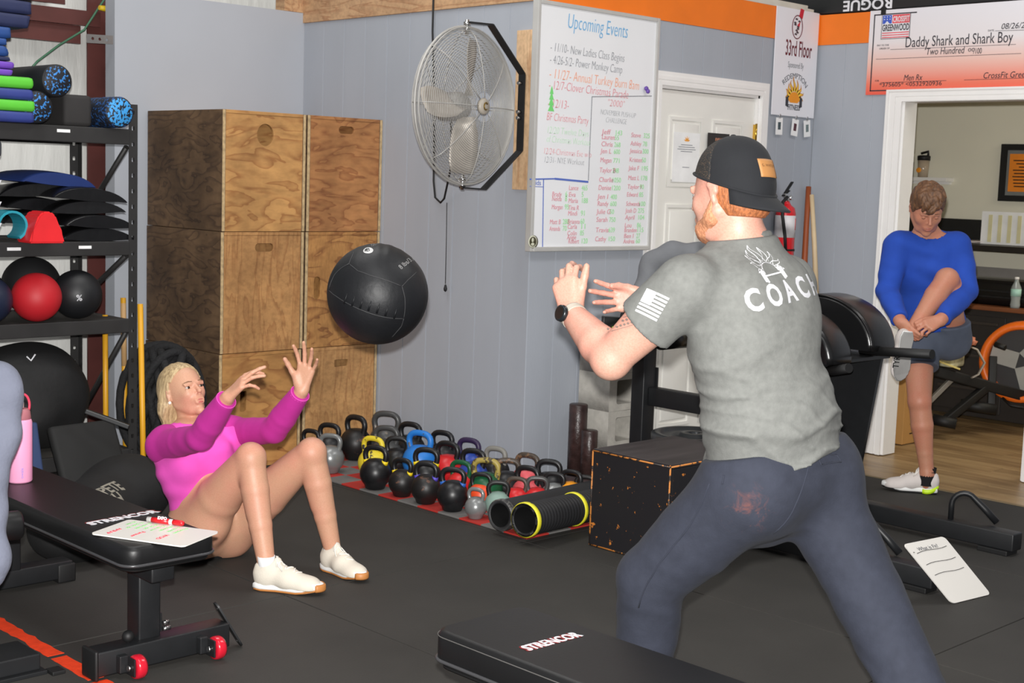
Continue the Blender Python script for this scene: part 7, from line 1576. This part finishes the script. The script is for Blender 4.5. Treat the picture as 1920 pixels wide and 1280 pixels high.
# tattoo band on the forearm side
bvb = bvh_of([c for c in kids(co) if c.name.startswith('body')][0])
tmb = MB()
for k in range(9):
    for q in (0, 1): tmb.prism([(.009 * k, .010 * q), (.009 * k + .004, .010 * q - .004), (.009 * k + .008, .010 * q), (.009 * k + .004, .010 * q + .004)], .0002)
for q in (-.008, .017): tmb.prism([(0, q), (.08, q), (.08, q + .0015), (0, q + .0015)], .0002)
me = tmb.mesh('tattoo'); b_ = bmesh.new(); b_.from_mesh(me); bmesh.ops.subdivide_edges(b_, edges=[e for e in b_.edges if e.calc_length() > .03], cuts=10); b_.to_mesh(me); b_.free()
me.transform(frame(A_((2.397,2.109,1.224)), unit(cr * .93 + cu * .28), unit(cu * .95 - cr * .2))); tt = drape(me, bvb, cw, .0008)
if len(tt.vertices): obj('tattoo', tt, M_('tattoo_ink', srgb(120, 106, 98), .7), co, kind='stuff')
# joggers
m_jog = cloth('joggers_slate', srgb(46, 49, 60), .10, bscale=160, nscale=30, sheen=.02)
def jog_noise(X, Y, Z):
    w = np.sin(Z * 40 + 2 * np.sin(X * 12 + Y * 9) + 8 * (X - 2.9)); return (-(.0045 * np.maximum(w, 0) ** 3) * np.clip((.62 - Z) / .3, .15, 1) + .001 * np.sin(X * 50 + Z * 30)).astype(np.float32)
B = Body(); B.ell(J['pel'] - Sc * .02, (.136, .176, .135), RC, .06); B.cap(J['pel'], lerp(J['pel'], J['ws'], .45), .138, .13, .05, side=Lc, fl=1.25)
B.ell(J['hL'] - Fc * .045 + Sc * .03, (.11, .105, .12), RC, .06); B.ell(J['hR'] - Fc * .045 + Sc * .02, (.11, .098, .12), RC, .06)
for h_, k_, a_, q in (('hL', 'kL', 'aL', 1), ('hR', 'kR', 'aR', -1)):
    B.cap(J[h_], lerp(J[h_], J[k_], .5), .122 if q > 0 else .112, .108 if q > 0 else .104, .06); B.cap(lerp(J[h_], J[k_], .5), J[k_], .108 if q > 0 else .104, .092, .008); B.cap(J[k_], lerp(J[k_], J[a_], .45), .093, .085, .02); B.cap(lerp(J[k_], J[a_], .45), J[a_] , .085, .060, .008)
B.cap(A_((3.028,2.114,0.6997)), A_((3.038,2.125,0.6596)), .075, .05, .08)
def stain(m, c, r, col):
    nt = m.node_tree; b = nt.nodes['Principled BSDF']; old = b.inputs['Base Color'].links[0].from_socket
    ge = _n(nt, 'ShaderNodeTexCoord'); no = _n(nt, 'ShaderNodeTexNoise', Scale=16.0, Detail=6.0, Roughness=.7, Distortion=1.5); nt.links.new(ge.outputs['Object'], no.inputs['Vector'])
    di = _n(nt, 'ShaderNodeVectorMath', operation='DISTANCE'); nt.links.new(ge.outputs['Object'], di.inputs[0]); di.inputs[1].default_value = c
    mp = _n(nt, 'ShaderNodeMapRange'); mp.inputs[1].default_value = r; mp.inputs[2].default_value = r * .3; nt.links.new(di.outputs['Value'], mp.inputs[0])
    mu = _n(nt, 'ShaderNodeMath', operation='MULTIPLY'); nt.links.new(mp.outputs[0], mu.inputs[0]); nt.links.new(ramp(nt, no.outputs[0], [(.52, 0.0), (.70, .35)]), mu.inputs[1])
    mx = _n(nt, 'ShaderNodeMix', data_type='RGBA'); nt.links.new(mu.outputs[0], mx.inputs[0]); nt.links.new(old, mx.inputs[6]); mx.inputs[7].default_value = (*col, 1); nt.links.new(mx.outputs[2], b.inputs['Base Color'])
jg = sm(B.mesh(.006, grow=.0, clips=[(lerp(J['pel'], J['ws'], .40), Sc), ((0, 0, .085), (0, 0, -1))], noisef=jog_noise), 2); jo = obj('joggers', jg, m_jog, co); bvj = bvh_of(jo)
hs_ = bvj.ray_cast(CAM_P, (Vector((2.827,2.035,0.7413)) - CAM_P).normalized())[0]; stain(m_jog, tuple(wmat(jo).inverted() @ hs_), .085, srgb(150, 84, 62))
m_jseam = cloth('joggers_seam', srgb(44, 47, 58), .1)
surfline(bvj, [(3.008,1.958,0.9273), (2.957,1.927,0.8561), (2.922,1.945,0.7616), (2.901,2.021,0.6667)], .0022, m_jseam, 'back_seam', co)
surfline(bvj, [(2.724,2.147,0.8188), (2.668,2.18,0.6836), (2.699,2.269,0.5476), (2.746,2.337,0.3782)], .0022, m_jseam, 'side_seam', co)
surfline(bvj, [(3.002,1.889,0.898), (3.075,1.889,0.8994), (3.081,1.88,0.8795), (3.008,1.88,0.8743), (3.002,1.889,0.898)], .0024, m_jseam, 'pocket_flap', co)
surfline(bvj, [(2.654,2.085,0.8813), (2.655,2.076,0.8337)], .003, m_jseam, 'pocket_edge', co)
m_sh2 = M_('trainer_dark', srgb(50, 50, 54), .7)
shoe(co, (J['aL'][0], J['aL'][1] - .05, .002), A_((-.12, 1, 0)), (0, 0, 1), .295, m_sh2, m_sw, m_dark, m_lace, m_short, toe_gum=False)
shoe(co, (J['aR'][0] + .0, J['aR'][1] - .05, .002), A_((.55, .84, 0)), (0, 0, 1), .295, m_sh2, m_sw, m_dark, m_lace, m_short, toe_gum=False)

# ======== the man in blue putting on a shoe in the doorway
b_skin = skinmat('skin_man', srgb(186, 132, 106), srgb(190, 122, 98))
bm = thing('person', 'man in blue long-sleeved top and grey shorts standing on one leg by the doorway', 'person', (6.5, 3.65, 0))
K = dict(sR=(6.445,3.796,1.28), sL=(6.673,3.576,1.29), eR=(6.363,3.783,1.046), wR=(6.214,3.612,0.9175), eL=(6.618,3.482,1.07), wL=(6.341,3.463,0.9339), nb=(6.58,3.704,1.345), ch=(6.606,3.705,1.164), ws=(6.659,3.709,0.9806), pel=(6.716,3.711,0.8139), hS=(6.644,3.748,0.7799), kS=(6.522,3.65,0.4845), aS=(6.565,3.603,0.1037), hU=(6.784,3.641,0.7946), kU=(6.513,3.537,1.126), aU=(6.263,3.572,0.8788))
K = {k: A_(v) for k, v in K.items()}
Lb = unit(K['sL'] - K['sR']); Sb = unit(K['nb'] - K['pel']); Fb = unit(np.cross(Lb, Sb)); Lb = np.cross(Sb, Fb); RB = np.stack([Fb, Lb, Sb], axis=1)
bh = Frame((6.459,3.646,1.478), -cw * .80 - cu * .62 - cr * .05, cu * .85 - cw * .5)
def b_torso(B): B.ell(K['pel'], (.11, .16, .12), RB, .05); B.cap(K['pel'], K['ch'], .112, .125, .05, side=Lb, fl=1.2); B.ell(K['ch'] + Sb * .03, (.115, .165, .15), RB, .05); B.cap(lerp(K['sR'], K['sL'], .08), lerp(K['sR'], K['sL'], .92), .065, .065, .05); B.cap(K['ch'] + Sb * .1, K['nb'], .09, .06, .05)
def b_arm(B, s_, e_, w_): B.cap(s_, lerp(s_, e_, .45), .060, .055, .03); B.cap(lerp(s_, e_, .45), e_, .055, .046, .006); B.cap(e_, lerp(e_, w_, .3), .046, .046, .012); B.cap(lerp(e_, w_, .3), w_, .046, .031, .006)
B = Body(); b_torso(B); b_arm(B, K['sR'], K['eR'], K['wR']); b_arm(B, K['sL'], K['eL'], K['wL'])
for h_, k_, a_ in (('hS', 'kS', 'aS'), ('hU', 'kU', 'aU')):
    B.cap(K[h_], K[k_], .086, .058, .04); B.ell(K[k_], .060, None, .01); B.cap(K[k_], lerp(K[k_], K[a_], .33), .055, .057, .01); B.cap(lerp(K[k_], K[a_], .33), lerp(K[k_], K[a_], .7), .057, .041, .006); B.cap(lerp(K[k_], K[a_], .7), K[a_], .041, .035, .006)
B.cap(K['aS'], K['aS'] - A_((0, 0, .05)), .034, .036, .02); B.cap(K['nb'] - Sb * .03, bh(-.03, 0, -.05), .058, .054, .03); head(B, bh, 1.0, 1.05)
hand(B, K['wR'], unit(cr * .35 - cu * .75 - cw * .35), unit(cr * .8 + cw * .2), unit(-cw), .95, (50, 55, 60, 60), (20, 20), 3)
hand(B, K['wL'], unit(-cr * .80 - cu * .30 - cw * .35), unit(-cr * .2 + cw * .8 - cu * .5), unit(cu * .5 + cr * -.5), .98, (40, 45, 50, 55), (20, 20), 3)
obj('body', sm(B.mesh(.005), 1), b_skin, bm)
for q in (1, -1): e_ = obj('eyelid', MB().ell(Vector(bh(.0780, .031 * q, .0030)), .0122, 18, 12), b_skin, bm); obj('eyelash', MB().tube([Vector(bh(.0885 - .003 * abs(u), (.031 + .0100 * u) * q, -.0045 + .003 * abs(u))) for u in (-1, -.5, 0, .5, 1)], .0011, 5), M_('brow_dark', srgb(70, 48, 34), .8), e_)
brows(bm, bh, 1.0, M_('brow_dark', srgb(70, 48, 34), .8)); lips(bm, bh, 1.0, M_('lip_pale', (1, 1, 1)))
B = Body(); Rb = bh.R(); B.ell(bh(-.014, 0, .038), (.104, .085, .094), Rb, .02); B.cap(bh(.05, .03, .10), bh(.098, -.01, .050), .028, .012, .03); B.cap(bh(.05, -.04, .095), bh(.085, -.04, .06), .026, .012, .03); B.ell(bh(.0, 0, .085), (.09, .07, .055), Rb, .03)
obj('hair', B.mesh(.004, clips=[(bh(.062, 0, .040), bh.F * .75 - bh.U * .62)], noisef=lambda X, Y, Z: (.003 * np.sin(X * 150 + Z * 90 + 2 * np.sin(Y * 120))).astype(np.float32)), hairmat('hair_brown', srgb(52, 34, 24), srgb(122, 84, 54), .5, (50, 50, 20)), bm)
B = Body(); B.chain([bh(.045, .045, .098), bh(.088, .020, .074), bh(.102, -.006, .050), bh(.102, -.026, .036)], [.026, .020, .014, .007], .012).chain([bh(.05, -.02, .10), bh(.088, -.030, .072), bh(.094, -.046, .046)], [.026, .018, .008], .012); obj('fringe', B.mesh(.004, noisef=lambda X, Y, Z: (.0022 * np.sin(X * 190 + Z * 130 + 2 * np.sin(Y * 120))).astype(np.float32)), bpy.data.materials['hair_brown'], bm)
m_blue = cloth('top_blue', srgb(36, 72, 166), .10, bscale=60, nscale=10)
B = Body(); b_torso(B); B.cap(K['pel'] + Sb * .02, K['ws'], .125, .125, .05, side=Lb, fl=1.2)
for s_, e_, w_ in (('sR', 'eR', 'wR'), ('sL', 'eL', 'wL')): b_arm(B, K[s_], K[e_], K[w_])
obj('long_sleeve_top', sm(B.mesh(.0055, grow=.011, clips=[(K['pel'] + Sb * .06, -Sb, .3), (K['nb'] + Sb * .005, Sb + Fb * .3, .10), (K['wR'] - unit(K['wR'] - K['eR']) * .02, unit(K['wR'] - K['eR']), .10), (K['wL'] - unit(K['wL'] - K['eL']) * .02, unit(K['wL'] - K['eL']), .10)], noisef=fold(.004, 60, 2, Sb + Lb * .5)), 2), m_blue, bm)
m_gs = cloth('shorts_grey', srgb(84, 91, 106), .08)
B = Body(); B.ell(K['pel'], (.125, .17, .12), RB, .05); B.cap(K['hS'], lerp(K['hS'], K['kS'], .56), .108, .098, .04); B.cap(K['hU'], lerp(K['hU'], K['kU'], .55), .108, .098, .04)
obj('shorts', sm(B.mesh(.006, grow=.004, clips=[(lerp(K['hS'], K['kS'], .45), unit(K['kS'] - K['hS']), .2), (lerp(K['hU'], K['kU'], .45), unit(K['kU'] - K['hU']), .2), (K['pel'] + Sb * .08, Sb)], noisef=fold(.003, 70, 0, Lb)), 2), m_gs, bm)
m_gr = cloth('trainer_grey', srgb(206, 198, 194), .05, bump=.4, bscale=200); m_lime = M_('lime_accent', srgb(190, 226, 30), .5); m_bsock = cloth('sock_black', srgb(24, 24, 26))
shoe(bm, A_((6.599,3.556,0)) + A_((0, 0, .002)), A_((6.499,3.751,0)) - A_((6.599,3.556,0)), (0, 0, 1), .285, m_gr, m_sw, m_dark, m_lace, m_bsock, accent=m_lime, toe_gum=False)
obj('sock', MB().tube([K['aS'] - A_((0, 0, .06)), K['aS'] - A_((0, 0, .02)), K['aS'] + A_((0, 0, .015))], [.040, .040, .0385], 18, cap=False), m_bsock, bm)
# the raised shoe, its sole turned to the camera
hu = A_((6.161,3.531,0.8775)); tu = A_((6.158,3.554,0.6522)); nv = unit(-cw + cr * .1)
su = shoe(bm, hu, tu - hu, -nv, .255, m_gr, m_sw, M_('sole_grey', srgb(150, 148, 146), .7, var=.1), m_lace, None, toe_gum=False)
me = textmesh('TYR', .042, frame(A_((6.095,3.538,0.701)) , unit(tu - hu) * -1, unit(np.cross(nv, tu - hu)) * -1), width=.06, bold=.001); obj('logo_print', me, m_dark, su)
